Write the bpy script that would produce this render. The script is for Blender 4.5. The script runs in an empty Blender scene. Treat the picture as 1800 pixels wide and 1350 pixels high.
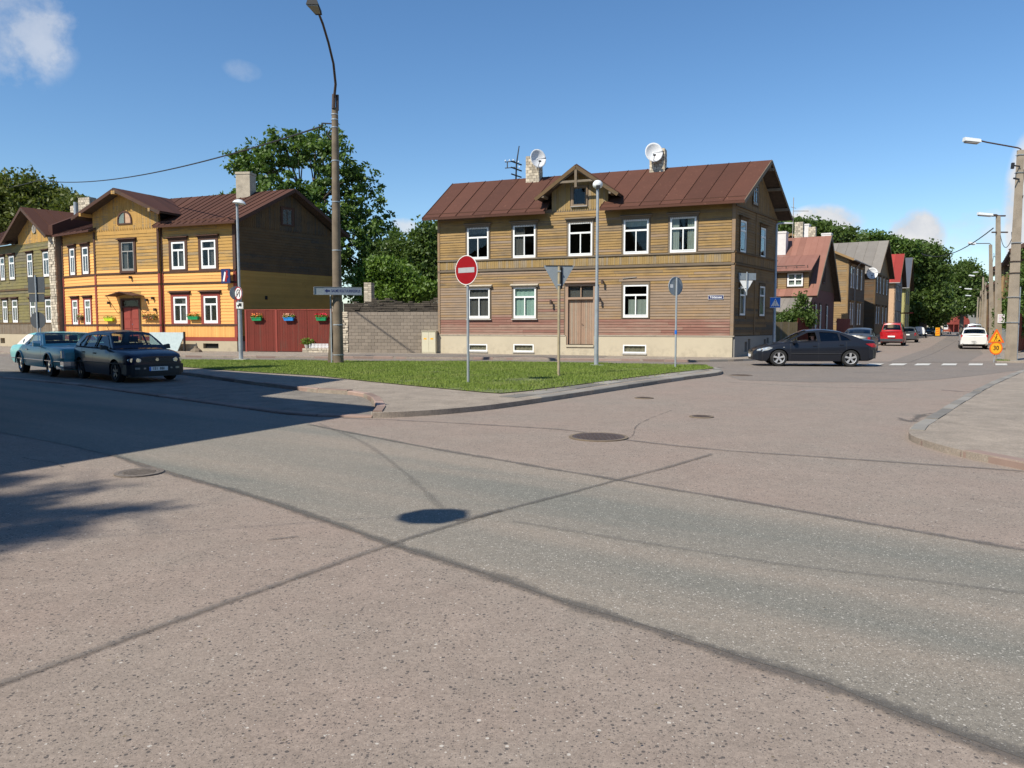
import bpy, math, random, bmesh
import numpy as np
from mathutils import Vector, Matrix
from mathutils.geometry import tessellate_polygon
random.seed(7)
rad = math.radians
C = bpy.context.scene.collection
SC = bpy.context.scene
# ------------------------------------------------------------------ camera, sky, sun, exposure
EYE = 1.6; FPX = 1352.0; PIT = math.atan(102 / FPX)
cam_d = bpy.data.cameras.new('camera'); cam = bpy.data.objects.new('camera', cam_d); C.objects.link(cam)
cam.location = (0, 0, EYE); cam.rotation_euler = (math.pi / 2 - PIT, 0, 0)
cam_d.sensor_fit = 'HORIZONTAL'; cam_d.sensor_width = 36.0; cam_d.lens = 36.0 * FPX / 1800.0
cam_d.clip_start = 0.1; cam_d.clip_end = 3000
SC.camera = cam
SUN_AZ = rad(44); SUN_EL = rad(46)          # horizontal travel of the light, measured from +X towards +Y
LX, LY = math.cos(SUN_AZ), math.sin(SUN_AZ)
TANEL = math.tan(SUN_EL)
sun_d = bpy.data.lights.new('sun', 'SUN'); sun = bpy.data.objects.new('sun', sun_d); C.objects.link(sun)
sun_d.energy = 4.6; sun_d.angle = rad(0.53); sun_d.color = (1.0, 0.945, 0.83)
sun.rotation_euler = Vector((LX * math.cos(SUN_EL), LY * math.cos(SUN_EL), -math.sin(SUN_EL))).to_track_quat('-Z', 'Y').to_euler()
SC.view_settings.view_transform = 'Standard'; SC.view_settings.look = 'None'
SC.view_settings.exposure = 0.43; SC.view_settings.gamma = 1.0; SC.view_settings.use_curve_mapping = False
W = bpy.data.worlds.new('World'); SC.world = W; W.use_nodes = True
_nt = W.node_tree; _nt.nodes.clear()
def _wn(t, **k):
    n = _nt.nodes.new(t)
    for a, b in k.items(): setattr(n, a, b)
    return n
_sky = _wn('ShaderNodeTexSky', sky_type='NISHITA'); _sky.sun_disc = False
_sky.sun_elevation = SUN_EL; _sky.sun_rotation = math.atan2(-LX, -LY) % (2 * math.pi)
_sky.air_density = 1.0; _sky.dust_density = 0.0; _sky.ozone_density = 4.0; _sky.altitude = 0
_hs = _wn('ShaderNodeHueSaturation'); _hs.inputs['Saturation'].default_value = 1.14
_nt.links.new(_sky.outputs[0], _hs.inputs['Color'])
_bg = _wn('ShaderNodeBackground'); _bg.inputs[1].default_value = 0.105
_nt.links.new(_hs.outputs[0], _bg.inputs[0])
_tc = _wn('ShaderNodeTexCoord')
_nz = _wn('ShaderNodeTexNoise'); _nz.inputs['Scale'].default_value = 13; _nz.inputs['Detail'].default_value = 12; _nz.inputs['Roughness'].default_value = 0.6
_nt.links.new(_tc.outputs['Generated'], _nz.inputs['Vector'])
def ray(px, py):
    r = (px - 900) / FPX; u = (675 - py) / FPX
    c, s = math.cos(PIT), math.sin(PIT)
    return Vector((r, c + u * s, -s + u * c))
# cloud banks in the sky: (pixel centre, half sizes in degrees, density)
CLOUDS = [((10, 26), 4.2, 4.6, 0.5), ((1612, 412), 2.1, 1.9, 1.0), ((1700, 390), 3.4, 1.0, 0.5), ((1722, 412), 3.0, 1.7, 0.5), ((1445, 400), 3.0, 1.7, 1.0),
          ((1808, 372), 1.5, 5.0, 0.95), ((708, 400), 1.3, 0.8, 0.75), ((428, 124), 1.5, 0.8, 0.16), ((1660, 470), 4.5, 1.2, 0.32), ((1395, 395), 2.0, 1.0, 0.6)]
_acc = None
for (pc, hw, hh, dn) in CLOUDS:
    d = ray(*pc).normalized()
    xa = Vector((d.y, -d.x, 0)).normalized(); ya = xa.cross(d)
    dots = []
    for ax, hs_ in ((xa, hw), (ya, hh)):
        dp = _wn('ShaderNodeVectorMath', operation='DOT_PRODUCT'); dp.inputs[1].default_value = ax
        _nt.links.new(_tc.outputs['Generated'], dp.inputs[0])
        m = _wn('ShaderNodeMath', operation='DIVIDE'); m.inputs[1].default_value = math.sin(rad(hs_))
        _nt.links.new(dp.outputs['Value'], m.inputs[0])
        p = _wn('ShaderNodeMath', operation='MULTIPLY'); _nt.links.new(m.outputs[0], p.inputs[0]); _nt.links.new(m.outputs[0], p.inputs[1]); dots.append(p)
    s = _wn('ShaderNodeMath', operation='ADD'); _nt.links.new(dots[0].outputs[0], s.inputs[0]); _nt.links.new(dots[1].outputs[0], s.inputs[1])
    f = _wn('ShaderNodeMath', operation='SUBTRACT'); f.inputs[0].default_value = 1.0; _nt.links.new(s.outputs[0], f.inputs[1])
    # only the hemisphere of this cloud
    dp = _wn('ShaderNodeVectorMath', operation='DOT_PRODUCT'); dp.inputs[1].default_value = d; _nt.links.new(_tc.outputs['Generated'], dp.inputs[0])
    g = _wn('ShaderNodeMath', operation='GREATER_THAN'); g.inputs[1].default_value = 0.5; _nt.links.new(dp.outputs['Value'], g.inputs[0])
    a = _wn('ShaderNodeMath', operation='MULTIPLY_ADD'); a.inputs[1].default_value = 0.55; _nt.links.new(f.outputs[0], a.inputs[0])
    nn = _wn('ShaderNodeMath', operation='MULTIPLY_ADD'); nn.inputs[1].default_value = 2.6; nn.inputs[2].default_value = -1.12 if dn >= .9 else -1.36; _nt.links.new(_nz.outputs['Fac'], nn.inputs[0])
    _nt.links.new(nn.outputs[0], a.inputs[2])
    mx = _wn('ShaderNodeMath', operation='MULTIPLY'); mx.use_clamp = True; mx.inputs[1].default_value = 2.1; _nt.links.new(a.outputs[0], mx.inputs[0])
    gg = _wn('ShaderNodeMath', operation='MULTIPLY'); _nt.links.new(mx.outputs[0], gg.inputs[0]); _nt.links.new(g.outputs[0], gg.inputs[1])
    # fade to zero outside the cloud's own oval
    fc = _wn('ShaderNodeMath', operation='MULTIPLY'); fc.use_clamp = True; fc.inputs[1].default_value = 2.2; _nt.links.new(f.outputs[0], fc.inputs[0])
    g2 = _wn('ShaderNodeMath', operation='MULTIPLY'); _nt.links.new(gg.outputs[0], g2.inputs[0]); _nt.links.new(fc.outputs[0], g2.inputs[1])
    g3 = _wn('ShaderNodeMath', operation='MULTIPLY'); g3.inputs[1].default_value = min(dn, 1.0); _nt.links.new(g2.outputs[0], g3.inputs[0])
    if _acc is None: _acc = g3
    else:
        q = _wn('ShaderNodeMath', operation='MAXIMUM'); _nt.links.new(_acc.outputs[0], q.inputs[0]); _nt.links.new(g3.outputs[0], q.inputs[1]); _acc = q
_cb = _wn('ShaderNodeBackground'); _cb.inputs[1].default_value = 0.66
_cr = _wn('ShaderNodeValToRGB'); _cr.color_ramp.elements[0].position = 0.35; _cr.color_ramp.elements[0].color = (0.62, 0.68, 0.78, 1)
_cr.color_ramp.elements[1].position = 0.62; _cr.color_ramp.elements[1].color = (1, 0.99, 0.98, 1)
_nt.links.new(_nz.outputs['Fac'], _cr.inputs[0]); _nt.links.new(_cr.outputs[0], _cb.inputs[0])
_mixs = _wn('ShaderNodeMixShader'); _out = _wn('ShaderNodeOutputWorld')
_nt.links.new(_acc.outputs[0], _mixs.inputs[0]); _nt.links.new(_bg.outputs[0], _mixs.inputs[1]); _nt.links.new(_cb.outputs[0], _mixs.inputs[2]); _nt.links.new(_mixs.outputs[0], _out.inputs[0])
SC.render.engine = 'CYCLES'
SC.cycles.max_bounces = 8; SC.cycles.transparent_max_bounces = 12

# ------------------------------------------------------------------ measuring helpers (photo pixel -> place on the ground / height there)
def G(px, py, z=0.0):
    d = ray(px, py); t = (z - EYE) / d.z
    return (d.x * t, d.y * t)
def AT(px, depth):
    """ground point at that forward distance under pixel column px (near the horizon row)"""
    d = ray(px, 573); return (d.x / d.y * depth, depth)
def ZH(py, x, y, px=None):
    """height over the point (x, y) seen at pixel row py"""
    c, s = math.cos(PIT), math.sin(PIT); k = (675 - py) / FPX
    # u = y*s + dz*c ; f = y*c - dz*s ; u = k f
    return EYE + y * (k * c - s) / (c + k * s)

# ------------------------------------------------------------------ mesh builder
class MB:
    def __init__(s, M=None):
        s.v = []; s.f = []; s.mi = []; s.r = []; s.M = M; s.m = 0; s.rn = 0.5
    def P(s, *pts):
        b = len(s.v)
        for p in pts:
            p = Vector(p)
            s.v.append(s.M @ p if s.M is not None else p)
        return b
    def F(s, *idx):
        s.f.append(tuple(idx)); s.mi.append(s.m); s.r.append(s.rn)
    def poly(s, pts):
        b = s.P(*pts); s.F(*range(b, b + len(pts)))
    def box(s, x0, x1, y0, y1, z0, z1):
        b = s.P((x0, y0, z0), (x1, y0, z0), (x1, y1, z0), (x0, y1, z0), (x0, y0, z1), (x1, y0, z1), (x1, y1, z1), (x0, y1, z1))
        for q in ((0, 3, 2, 1), (4, 5, 6, 7), (0, 1, 5, 4), (1, 2, 6, 5), (2, 3, 7, 6), (3, 0, 4, 7)): s.F(*[b + i for i in q])
    def hexa(s, p):
        b = s.P(*p)
        for q in ((0, 3, 2, 1), (4, 5, 6, 7), (0, 1, 5, 4), (1, 2, 6, 5), (2, 3, 7, 6), (3, 0, 4, 7)): s.F(*[b + i for i in q])
    def prism(s, pts, a, b, axis='y'):
        """polygon in the plane across axis, extruded from a to b"""
        n = len(pts)
        def w(p, t):
            if axis == 'y': return (p[0], t, p[1])
            if axis == 'x': return (t, p[0], p[1])
            return (p[0], p[1], t)
        i = s.P(*[w(p, a) for p in pts]); j = s.P(*[w(p, b) for p in pts])
        s.F(*range(i, i + n)); s.F(*reversed(range(j, j + n)))
        for k in range(n):
            l = (k + 1) % n; s.F(i + k, j + k, j + l, i + l)
    def beam(s, p, q, w, h=None, up=(0, 0, 1)):
        h = h or w; p = Vector(p); q = Vector(q); d = (q - p).normalized(); up = Vector(up)
        if abs(d.dot(up)) > 0.99: up = Vector((0, 1, 0))
        a = d.cross(up).normalized() * (w / 2); b = a.cross(d).normalized() * (h / 2)
        s.hexa([p - a - b, p + a - b, q + a - b, q - a - b, p - a + b, p + a + b, q + a + b, q - a + b])
    def tube(s, pts, r, n=8, cap=True):
        pts = [Vector(p) for p in pts]
        rs = r if isinstance(r, (list, tuple)) else [r] * len(pts)
        rings = []; prev = None
        for i, p in enumerate(pts):
            d = (pts[min(i + 1, len(pts) - 1)] - pts[max(i - 1, 0)])
            d = d.normalized() if d.length > 1e-9 else Vector((0, 0, 1))
            if prev is None:
                a = d.cross(Vector((0, 0, 1)) if abs(d.z) < 0.9 else Vector((0, 1, 0))).normalized()
            else:
                a = (prev - d * prev.dot(d)).normalized()
            prev = a; b = d.cross(a)
            rings.append(s.P(*[p + (a * math.cos(2 * math.pi * k / n) + b * math.sin(2 * math.pi * k / n)) * rs[i] for k in range(n)]))
        for i in range(len(rings) - 1):
            for k in range(n):
                l = (k + 1) % n; s.F(rings[i] + k, rings[i] + l, rings[i + 1] + l, rings[i + 1] + k)
        if cap:
            s.F(*reversed(range(rings[0], rings[0] + n))); s.F(*range(rings[-1], rings[-1] + n))
    def lathe(s, prof, n=20, c=(0, 0, 0), axis='z', cap=True):
        """prof: (radius, height) list, turned round the axis through c"""
        rings = []
        for (r, h) in prof:
            ps = []
            for k in range(n):
                t = 2 * math.pi * k / n; a, b = r * math.cos(t), r * math.sin(t)
                q = (a, b, h) if axis == 'z' else ((a, h, b) if axis == 'y' else (h, a, b))
                ps.append((c[0] + q[0], c[1] + q[1], c[2] + q[2]))
            rings.append(s.P(*ps))
        for i in range(len(rings) - 1):
            for k in range(n):
                l = (k + 1) % n; s.F(rings[i] + k, rings[i] + l, rings[i + 1] + l, rings[i + 1] + k)
        if cap and prof[0][0] > 1e-4: s.F(*reversed(range(rings[0], rings[0] + n)))
        if cap and prof[-1][0] > 1e-4: s.F(*range(rings[-1], rings[-1] + n))
    def grid(s, rows):
        """rows: list of lists of points"""
        b = [s.P(*r) for r in rows]; n = len(rows[0])
        for i in range(len(rows) - 1):
            for k in range(n - 1): s.F(b[i] + k, b[i] + k + 1, b[i + 1] + k + 1, b[i + 1] + k)
        return b
    def build(s, name, mats, parent=None, smooth=None, **props):
        me = bpy.data.meshes.new(name)
        me.from_pydata([tuple(v) for v in s.v], [], s.f)
        if not isinstance(mats, (list, tuple)): mats = [mats]
        for m in mats: me.materials.append(m)
        if len(mats) > 1: me.polygons.foreach_set('material_index', s.mi)
        at = me.attributes.new('rnd', 'FLOAT', 'FACE'); at.data.foreach_set('value', s.r)
        if smooth is not None:
            me.polygons.foreach_set('use_smooth', [True] * len(me.polygons))
            if smooth < 180: me.set_sharp_from_angle(angle=rad(smooth))
        me.update()
        o = bpy.data.objects.new(name, me); C.objects.link(o)
        if parent is not None: o.parent = parent
        for k, v in props.items(): o[k] = v
        return o
def thing(name, label, cat, loc=(0, 0, 0), rz=0.0, group=None):
    o = bpy.data.objects.new(name, None); C.objects.link(o); o.empty_display_size = 0.3
    o.location = loc; o.rotation_euler = (0, 0, rz); o['label'] = label; o['category'] = cat
    if group: o['group'] = group
    return o
def tag(o, label, cat, group=None):
    o['label'] = label; o['category'] = cat
    if group: o['group'] = group
    return o
def structure(o): o['kind'] = 'structure'; return o
def dup(root, loc, rz, label, group=None):
    kids = {}
    for o in bpy.data.objects: 
        if o.parent: kids.setdefault(o.parent.name, []).append(o)
    def cp(o, par):
        c = o.copy(); C.objects.link(c); c.parent = par
        for ch in kids.get(o.name, []): cp(ch, c)
        return c
    c = cp(root, root.parent); c.location = loc; c.rotation_euler = (0, 0, rz); c['label'] = label
    if group: c['group'] = group
    return c

# ------------------------------------------------------------------ materials
def lin(h):
    h = h.lstrip('#'); v = [int(h[i:i + 2], 16) / 255 for i in (0, 2, 4)]
    return tuple([(x / 12.92 if x <= 0.04045 else ((x + 0.055) / 1.055) ** 2.4) for x in v] + [1.0])
class NT:
    def __init__(s, name):
        s.mat = bpy.data.materials.new(name); s.mat.use_nodes = True; s.t = s.mat.node_tree
        s.b = s.t.nodes['Principled BSDF']; s.tc = s.t.nodes.new('ShaderNodeTexCoord'); s.o = s.tc.outputs['Object']
    def lk(s, a, b): s.t.links.new(a, b)
    def n(s, t, **k):
        x = s.t.nodes.new(t)
        for a, b in k.items(): setattr(x, a, b)
        return x
    def map(s, sc=(1, 1, 1), rot=(0, 0, 0), src=None):
        m = s.n('ShaderNodeMapping'); m.inputs['Scale'].default_value = sc; m.inputs['Rotation'].default_value = rot
        s.lk(src or s.o, m.inputs[0]); return m.outputs[0]
    def noise(s, sc, vec=None, det=4, ro=0.55, dist=0.0):
        x = s.n('ShaderNodeTexNoise'); x.inputs['Scale'].default_value = sc; x.inputs['Detail'].default_value = det
        x.inputs['Roughness'].default_value = ro; x.inputs['Distortion'].default_value = dist
        s.lk(vec or s.o, x.inputs['Vector']); return x.outputs['Fac']
    def vor(s, sc, vec=None, feat='F1', out='Distance', rnd=1.0):
        x = s.n('ShaderNodeTexVoronoi', feature=feat); x.inputs['Scale'].default_value = sc; x.inputs['Randomness'].default_value = rnd
        s.lk(vec or s.o, x.inputs['Vector']); return x.outputs[out]
    def ramp(s, src, stops, interp='LINEAR'):
        x = s.n('ShaderNodeValToRGB'); r = x.color_ramp; r.interpolation = interp
        while len(r.elements) < len(stops): r.elements.new(0.5)
        for e, (p, c) in zip(r.elements, stops):
            e.position = p; e.color = c if isinstance(c, tuple) else (c, c, c, 1)
        s.lk(src, x.inputs[0]); return x.outputs[0]
    def mix(s, fac, a, b, mode='MIX'):
        x = s.n('ShaderNodeMix', data_type='RGBA', blend_type=mode)
        for sock, v in ((x.inputs[0], fac), (x.inputs[6], a), (x.inputs[7], b)):
            if isinstance(v, (int, float, tuple)): sock.default_value = v
            else: s.lk(v, sock)
        return x.outputs[2]
    def math(s, op, a, b=None, clamp=False):
        x = s.n('ShaderNodeMath', operation=op); x.use_clamp = clamp
        for sock, v in ((x.inputs[0], a), (x.inputs[1], b)):
            if v is None: continue
            if isinstance(v, (int, float)): sock.default_value = v
            else: s.lk(v, sock)
        return x.outputs[0]
    def attr(s, nm='rnd'):
        x = s.n('ShaderNodeAttribute'); x.attribute_name = nm; return x.outputs['Fac']
    def sep(s, src=None):
        x = s.n('ShaderNodeSeparateXYZ'); s.lk(src or s.o, x.inputs[0]); return x.outputs
    def col(s, c): 
        if isinstance(c, tuple): s.b.inputs['Base Color'].default_value = c
        else: s.lk(c, s.b.inputs['Base Color'])
    def rough(s, r):
        if isinstance(r, (int, float)): s.b.inputs['Roughness'].default_value = r
        else: s.lk(r, s.b.inputs['Roughness'])
    def bump(s, h, st=0.3, d=0.01):
        x = s.n('ShaderNodeBump'); x.inputs['Strength'].default_value = st; x.inputs['Distance'].default_value = d
        s.lk(h, x.inputs['Height']); s.lk(x.outputs[0], s.b.inputs['Normal'])
def plain(name, c, rough=0.7, metal=0.0, var=0.12, sc=6.0, spec=0.5, coat=0.0, bump=0.0):
    m = NT(name); a = m.noise(sc, det=5)
    v = m.ramp(a, [(0.3, 1 - var), (0.7, 1 + var)])
    m.col(m.mix(1.0, c, v, 'MULTIPLY')); m.rough(rough); m.b.inputs['Metallic'].default_value = metal
    m.b.inputs['Specular IOR Level'].default_value = spec
    if coat: m.b.inputs['Coat Weight'].default_value = coat; m.b.inputs['Coat Roughness'].default_value = 0.04
    if bump: m.bump(m.noise(sc * 6), bump, 0.005)
    return m.mat
def scale(c, k): return (c[0] * k, c[1] * k, c[2] * k, 1)

def grit(m, c, chips, lite, chipcol, spots, k=1.0):
    """aggregate: grains of several sizes, dark and light stones, fine relief"""
    fine = m.noise(150, det=4, ro=0.8); med = m.noise(42, det=5, ro=0.8); mid = m.noise(9, det=5, ro=0.7)
    c = m.mix(1.0, c, m.ramp(fine, [(0.25, 1 - .40 * k), (0.5, 1.0), (0.75, 1 + .42 * k)]), 'MULTIPLY')
    c = m.mix(1.0, c, m.ramp(med, [(0.3, 1 - .30 * k), (0.5, 1.0), (0.72, 1 + .28 * k)]), 'MULTIPLY')
    c = m.mix(1.0, c, m.ramp(mid, [(0.3, 1 - .10 * k), (0.7, 1 + .10 * k)]), 'MULTIPLY')
    hs_ = []
    for (sp, ch, li) in ((spots, chips, lite), (spots * 2.3, chips * 1.2, lite * 1.6)):
        v = m.n('ShaderNodeTexVoronoi'); v.inputs['Scale'].default_value = sp; m.lk(m.o, v.inputs['Vector']); sz = m.sep(v.outputs['Color'])
        ins = m.math('LESS_THAN', v.outputs['Distance'], m.math('MULTIPLY', sz[1], 0.48))
        dk = m.math('MULTIPLY', ins, m.math('GREATER_THAN', sz[0], 1 - ch * 0.42)); lt = m.math('MULTIPLY', ins, m.math('LESS_THAN', sz[0], li * 0.25))
        c = m.mix(m.math('MULTIPLY', dk, 0.78), c, chipcol); c = m.mix(m.math('MULTIPLY', lt, 0.7), c, (0.56, 0.52, 0.46, 1)); hs_.append(v.outputs['Distance'])
    m.bump(m.mix(0.5, fine, m.mix(.5, med, hs_[0])), 0.6, 0.004)
    return c
def asphalt(name, base, chips=0.5, lite=0.2, tint=None, chipcol=(0.075, 0.07, 0.07, 1), spots=90.0, patchy=0.08):
    m = NT(name)
    big = m.noise(0.35, det=6, ro=0.65); mid = m.noise(1.7, det=7, ro=0.7)
    c = m.mix(m.ramp(big, [(0.35, 0.0), (0.68, 1.0)]), base, tint or scale(base, 0.86))
    c = m.mix(1.0, c, m.ramp(mid, [(0.3, 1 - patchy), (0.7, 1 + patchy)]), 'MULTIPLY')
    st = m.noise(0.55, m.map((1, 1, 1), (0, 0, 0.7)), det=8, ro=0.75)
    c = m.mix(m.ramp(st, [(0.60, 0.0), (0.75, 0.30)]), c, scale(base, 0.6))
    c = grit(m, c, chips, lite, chipcol, spots)
    m.col(c); m.rough(0.9); m.b.inputs['Specular IOR Level'].default_value = 0.2
    return m.mat
M = {}
M['pink'] = asphalt('pink_asphalt', (0.275, 0.214, 0.176, 1), 0.72, 0.10, (0.258, 0.217, 0.18, 1), chipcol=(0.055, 0.052, 0.052, 1), spots=52)
M['lane'] = None
def lane_mat():
    m = NT('worn_grey_lane')
    # coordinates turned so that x runs along the lane
    r = m.map((1, 1, 1), (0, 0, rad(35)))
    s = m.noise(1.0, m.map((0.10, 0.95, 1), (0, 0, 0), r), det=4, ro=0.5)
    c = m.mix(m.ramp(s, [(0.36, 0.0), (0.62, 1.0)]), (0.172, 0.166, 0.142, 1), (0.250, 0.212, 0.172, 1))
    c = grit(m, c, 0.35, 0.75, (0.08, 0.078, 0.072, 1), 75.0, 0.85)
    m.col(c); m.rough(0.88); m.b.inputs['Specular IOR Level'].default_value = 0.2
    return m.mat
M['lane'] = lane_mat()
M['greyroad'] = asphalt('grey_asphalt', (0.215, 0.180, 0.152, 1), 0.3, 0.2, (0.185, 0.162, 0.142, 1), spots=70)
M['darkroad'] = asphalt('dark_patch_asphalt', (0.12, 0.115, 0.11, 1), 0.2, 0.15, spots=70)
M['pave'] = asphalt('pavement_asphalt', (0.30, 0.25, 0.20, 1), 0.7, 0.4, (0.26, 0.22, 0.178, 1), spots=95, patchy=0.22)
M['bay'] = asphalt('bay_asphalt', (0.215, 0.19, 0.16, 1), 0.9, 0.5, spots=95, patchy=0.28)
def tar_mat(name='tar_seal', dens=0.55):
    m = NT(name)
    e = m.attr('edge'); nz = m.noise(22, det=5, ro=0.7); n2 = m.noise(2.0, det=3)
    m.col(m.mix(m.noise(150), (0.062, 0.056, 0.05, 1), (0.15, 0.138, 0.126, 1))); m.rough(0.8)
    a = m.math('ADD', e, m.math('MULTIPLY', m.math('SUBTRACT', nz, 0.5), 1.3))
    a = m.math('ADD', a, m.math('MULTIPLY', m.math('SUBTRACT', n2, 0.5), 0.7))
    gr = m.noise(120, det=3, ro=.8)
    m.lk(m.math('MULTIPLY', m.math('MULTIPLY', m.ramp(a, [(0.30, 0.0), (0.85, 1.0)]), m.ramp(gr, [(.25, .7), (.7, 1.1)])), dens), m.b.inputs['Alpha'])
    return m.mat
M['tar'] = tar_mat(); M['tar_faint'] = tar_mat('tar_faint', 0.22)
M['white_line'] = None
def line_mat():
    m = NT('road_paint'); w = m.noise(9, det=6, ro=0.75)
    m.col(m.mix(m.ramp(w, [(0.4, 0.0), (0.72, 0.8)]), (0.66, 0.64, 0.58, 1), (0.24, 0.22, 0.2, 1))); m.rough(0.7); return m.mat
M['white_line'] = line_mat()
def kerb_mat(name, c):
    m = NT(name); r = m.attr(); v = m.ramp(r, [(0, 0.62), (1, 1.22)])
    c1 = m.mix(1.0, m.mix(m.noise(4, det=6), scale(c, 0.8), scale(c, 1.15)), v, 'MULTIPLY')
    sp = m.vor(70); c1 = m.mix(m.ramp(sp, [(0.05, 0.5), (0.3, 0.0)]), c1, scale(c, 0.4))
    m.col(c1); m.rough(0.85); m.bump(m.noise(60), 0.4, 0.004); return m.mat
M['kerb'] = kerb_mat('concrete_kerb', (0.25, 0.23, 0.20, 1))
M['kerb_pink'] = kerb_mat('granite_kerb', (0.30, 0.21, 0.17, 1))
def grass_mat(name, a, b, dry=(0.20, 0.20, 0.07, 1)):
    m = NT(name); r = m.attr()
    c = m.mix(r, a, b); c = m.mix(m.ramp(m.noise(0.8, det=4), [(0.5, 0), (0.75, 0.45)]), c, dry)
    m.col(c); m.rough(0.65); m.b.inputs['Specular IOR Level'].default_value = 0.25
    t = m.n('ShaderNodeBsdfTranslucent'); m.lk(c, t.inputs[0]); mx = m.n('ShaderNodeMixShader'); mx.inputs[0].default_value = 0.3
    m.lk(m.b.outputs[0], mx.inputs[1]); m.lk(t.outputs[0], mx.inputs[2]); m.lk(mx.outputs[0], m.t.nodes['Material Output'].inputs[0])
    return m.mat
M['grass'] = grass_mat('grass_blades', (0.13, 0.20, 0.03, 1), (0.27, 0.34, 0.07, 1), (0.34, 0.33, 0.13, 1))
M['turf'] = plain('turf_soil', (0.13, 0.15, 0.045, 1), 0.95, var=0.35, sc=3)
M['soil'] = plain('bare_soil', (0.16, 0.13, 0.09, 1), 0.95, var=0.35, sc=5)
def leaf_mat(name, a, b, tr=0.35):
    m = NT(name); c = m.mix(m.attr(), a, b); m.col(c); m.rough(0.5); m.b.inputs['Specular IOR Level'].default_value = 0.35
    t = m.n('ShaderNodeBsdfTranslucent'); m.lk(m.mix(1.0, c, (1.0, 1.1, 0.5, 1), 'MULTIPLY'), t.inputs[0]); mx = m.n('ShaderNodeMixShader'); mx.inputs[0].default_value = tr
    m.lk(m.b.outputs[0], mx.inputs[1]); m.lk(t.outputs[0], mx.inputs[2]); m.lk(mx.outputs[0], m.t.nodes['Material Output'].inputs[0])
    return m.mat
M['leaf'] = leaf_mat('leaf_green', (0.055, 0.105, 0.02, 1), (0.14, 0.215, 0.045, 1))
M['leaf_light'] = leaf_mat('leaf_light', (0.08, 0.15, 0.02, 1), (0.18, 0.27, 0.05, 1))
M['leaf_dark'] = leaf_mat('leaf_dark', (0.05, 0.092, 0.02, 1), (0.125, 0.18, 0.04, 1))
M['leaf_olive'] = leaf_mat('leaf_olive', (0.068, 0.092, 0.018, 1), (0.155, 0.175, 0.04, 1))
M['bark'] = plain('bark', (0.10, 0.08, 0.06, 1), 0.95, var=0.3, sc=8, bump=0.5)

def wood(name, paint, bare, worn=0.5, grime=0.3, rough=0.75, stretch=(0.5, 4, 9), redz=None):
    """painted boards: coat worn off to bare wood in streaks along the board, tone by board"""
    m = NT(name); r = m.attr()
    st = m.noise(2.2, m.map(stretch), det=7, ro=0.68); bigp = m.noise(0.55, det=4)
    f = m.math('ADD', m.math('MULTIPLY', st, 0.75), m.math('MULTIPLY', bigp, 0.35)); f = m.math('ADD', f, m.math('MULTIPLY', m.math('SUBTRACT', r, 0.5), 0.30))
    t = 0.78 - worn * 0.5
    c = m.mix(m.ramp(f, [(t, 0.0), (t + 0.16, 1.0)]), m.mix(r, scale(paint, 0.88), scale(paint, 1.10)), m.mix(m.noise(5, m.map(stretch), det=5), scale(bare, 0.65), scale(bare, 1.25)))
    g = m.noise(1.4, m.map((1, 1, 1.6)), det=5)
    c = m.mix(m.ramp(g, [(0.45, 0.0), (0.8, grime)]), c, scale(bare, 0.42))
    c = m.mix(1.0, c, m.ramp(m.noise(60, m.map(stretch), det=2), [(0.3, 0.9), (0.7, 1.1)]), 'MULTIPLY')
    m.col(c); m.rough(rough); m.b.inputs['Specular IOR Level'].default_value = 0.25
    m.bump(st, 0.35, 0.004); return m.mat
BARE = (0.25, 0.205, 0.155, 1)
M['w_ochre'] = wood('boards_ochre_upper', (0.32, 0.20, 0.075, 1), (0.20, 0.145, 0.09, 1), 0.42, 0.5)
M['w_mid'] = wood('boards_bleached', (0.31, 0.20, 0.105, 1), (0.275, 0.20, 0.14, 1), 0.72, 0.35)
M['w_red'] = wood('boards_red_bottom', (0.25, 0.120, 0.088, 1), (0.30, 0.19, 0.14, 1), 0.62, 0.35)
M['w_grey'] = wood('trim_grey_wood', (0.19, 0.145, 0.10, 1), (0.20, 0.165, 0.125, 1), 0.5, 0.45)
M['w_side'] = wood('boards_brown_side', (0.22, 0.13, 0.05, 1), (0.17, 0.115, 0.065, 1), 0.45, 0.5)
M['w_yel'] = wood('boards_fresh_yellow', (0.76, 0.385, 0.12, 1), (0.55, 0.33, 0.13, 1), 0.06, 0.10)
M['w_yelup'] = wood('boards_old_yellow', (0.46, 0.265, 0.075, 1), (0.28, 0.20, 0.11, 1), 0.45, 0.35)
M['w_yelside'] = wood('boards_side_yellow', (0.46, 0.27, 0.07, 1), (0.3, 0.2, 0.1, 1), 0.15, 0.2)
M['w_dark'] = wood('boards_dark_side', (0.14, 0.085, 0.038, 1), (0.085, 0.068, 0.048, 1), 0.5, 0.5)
M['w_olive'] = wood('boards_olive', (0.20, 0.17, 0.065, 1), (0.15, 0.13, 0.085, 1), 0.5, 0.5)
M['w_browndark'] = wood('trim_dark_brown', (0.085, 0.042, 0.028, 1), (0.06, 0.045, 0.035, 1), 0.3, 0.4)
M['w_crimson'] = wood('trim_red', (0.27, 0.055, 0.04, 1), (0.2, 0.08, 0.06, 1), 0.12, 0.2)
M['w_gate'] = wood('gate_red', (0.155, 0.028, 0.018, 1), (0.12, 0.05, 0.035, 1), 0.25, 0.25, stretch=(9, 4, 0.5))
M['w_door'] = wood('door_bleached', (0.36, 0.235, 0.16, 1), (0.34, 0.27, 0.20, 1), 0.5, 0.3, stretch=(9, 4, 0.5))
M['w_band'] = wood('band_boards', (0.34, 0.225, 0.085, 1), (0.30, 0.235, 0.155, 1), 0.5, 0.45, stretch=(9, 4, 0.6))
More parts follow.
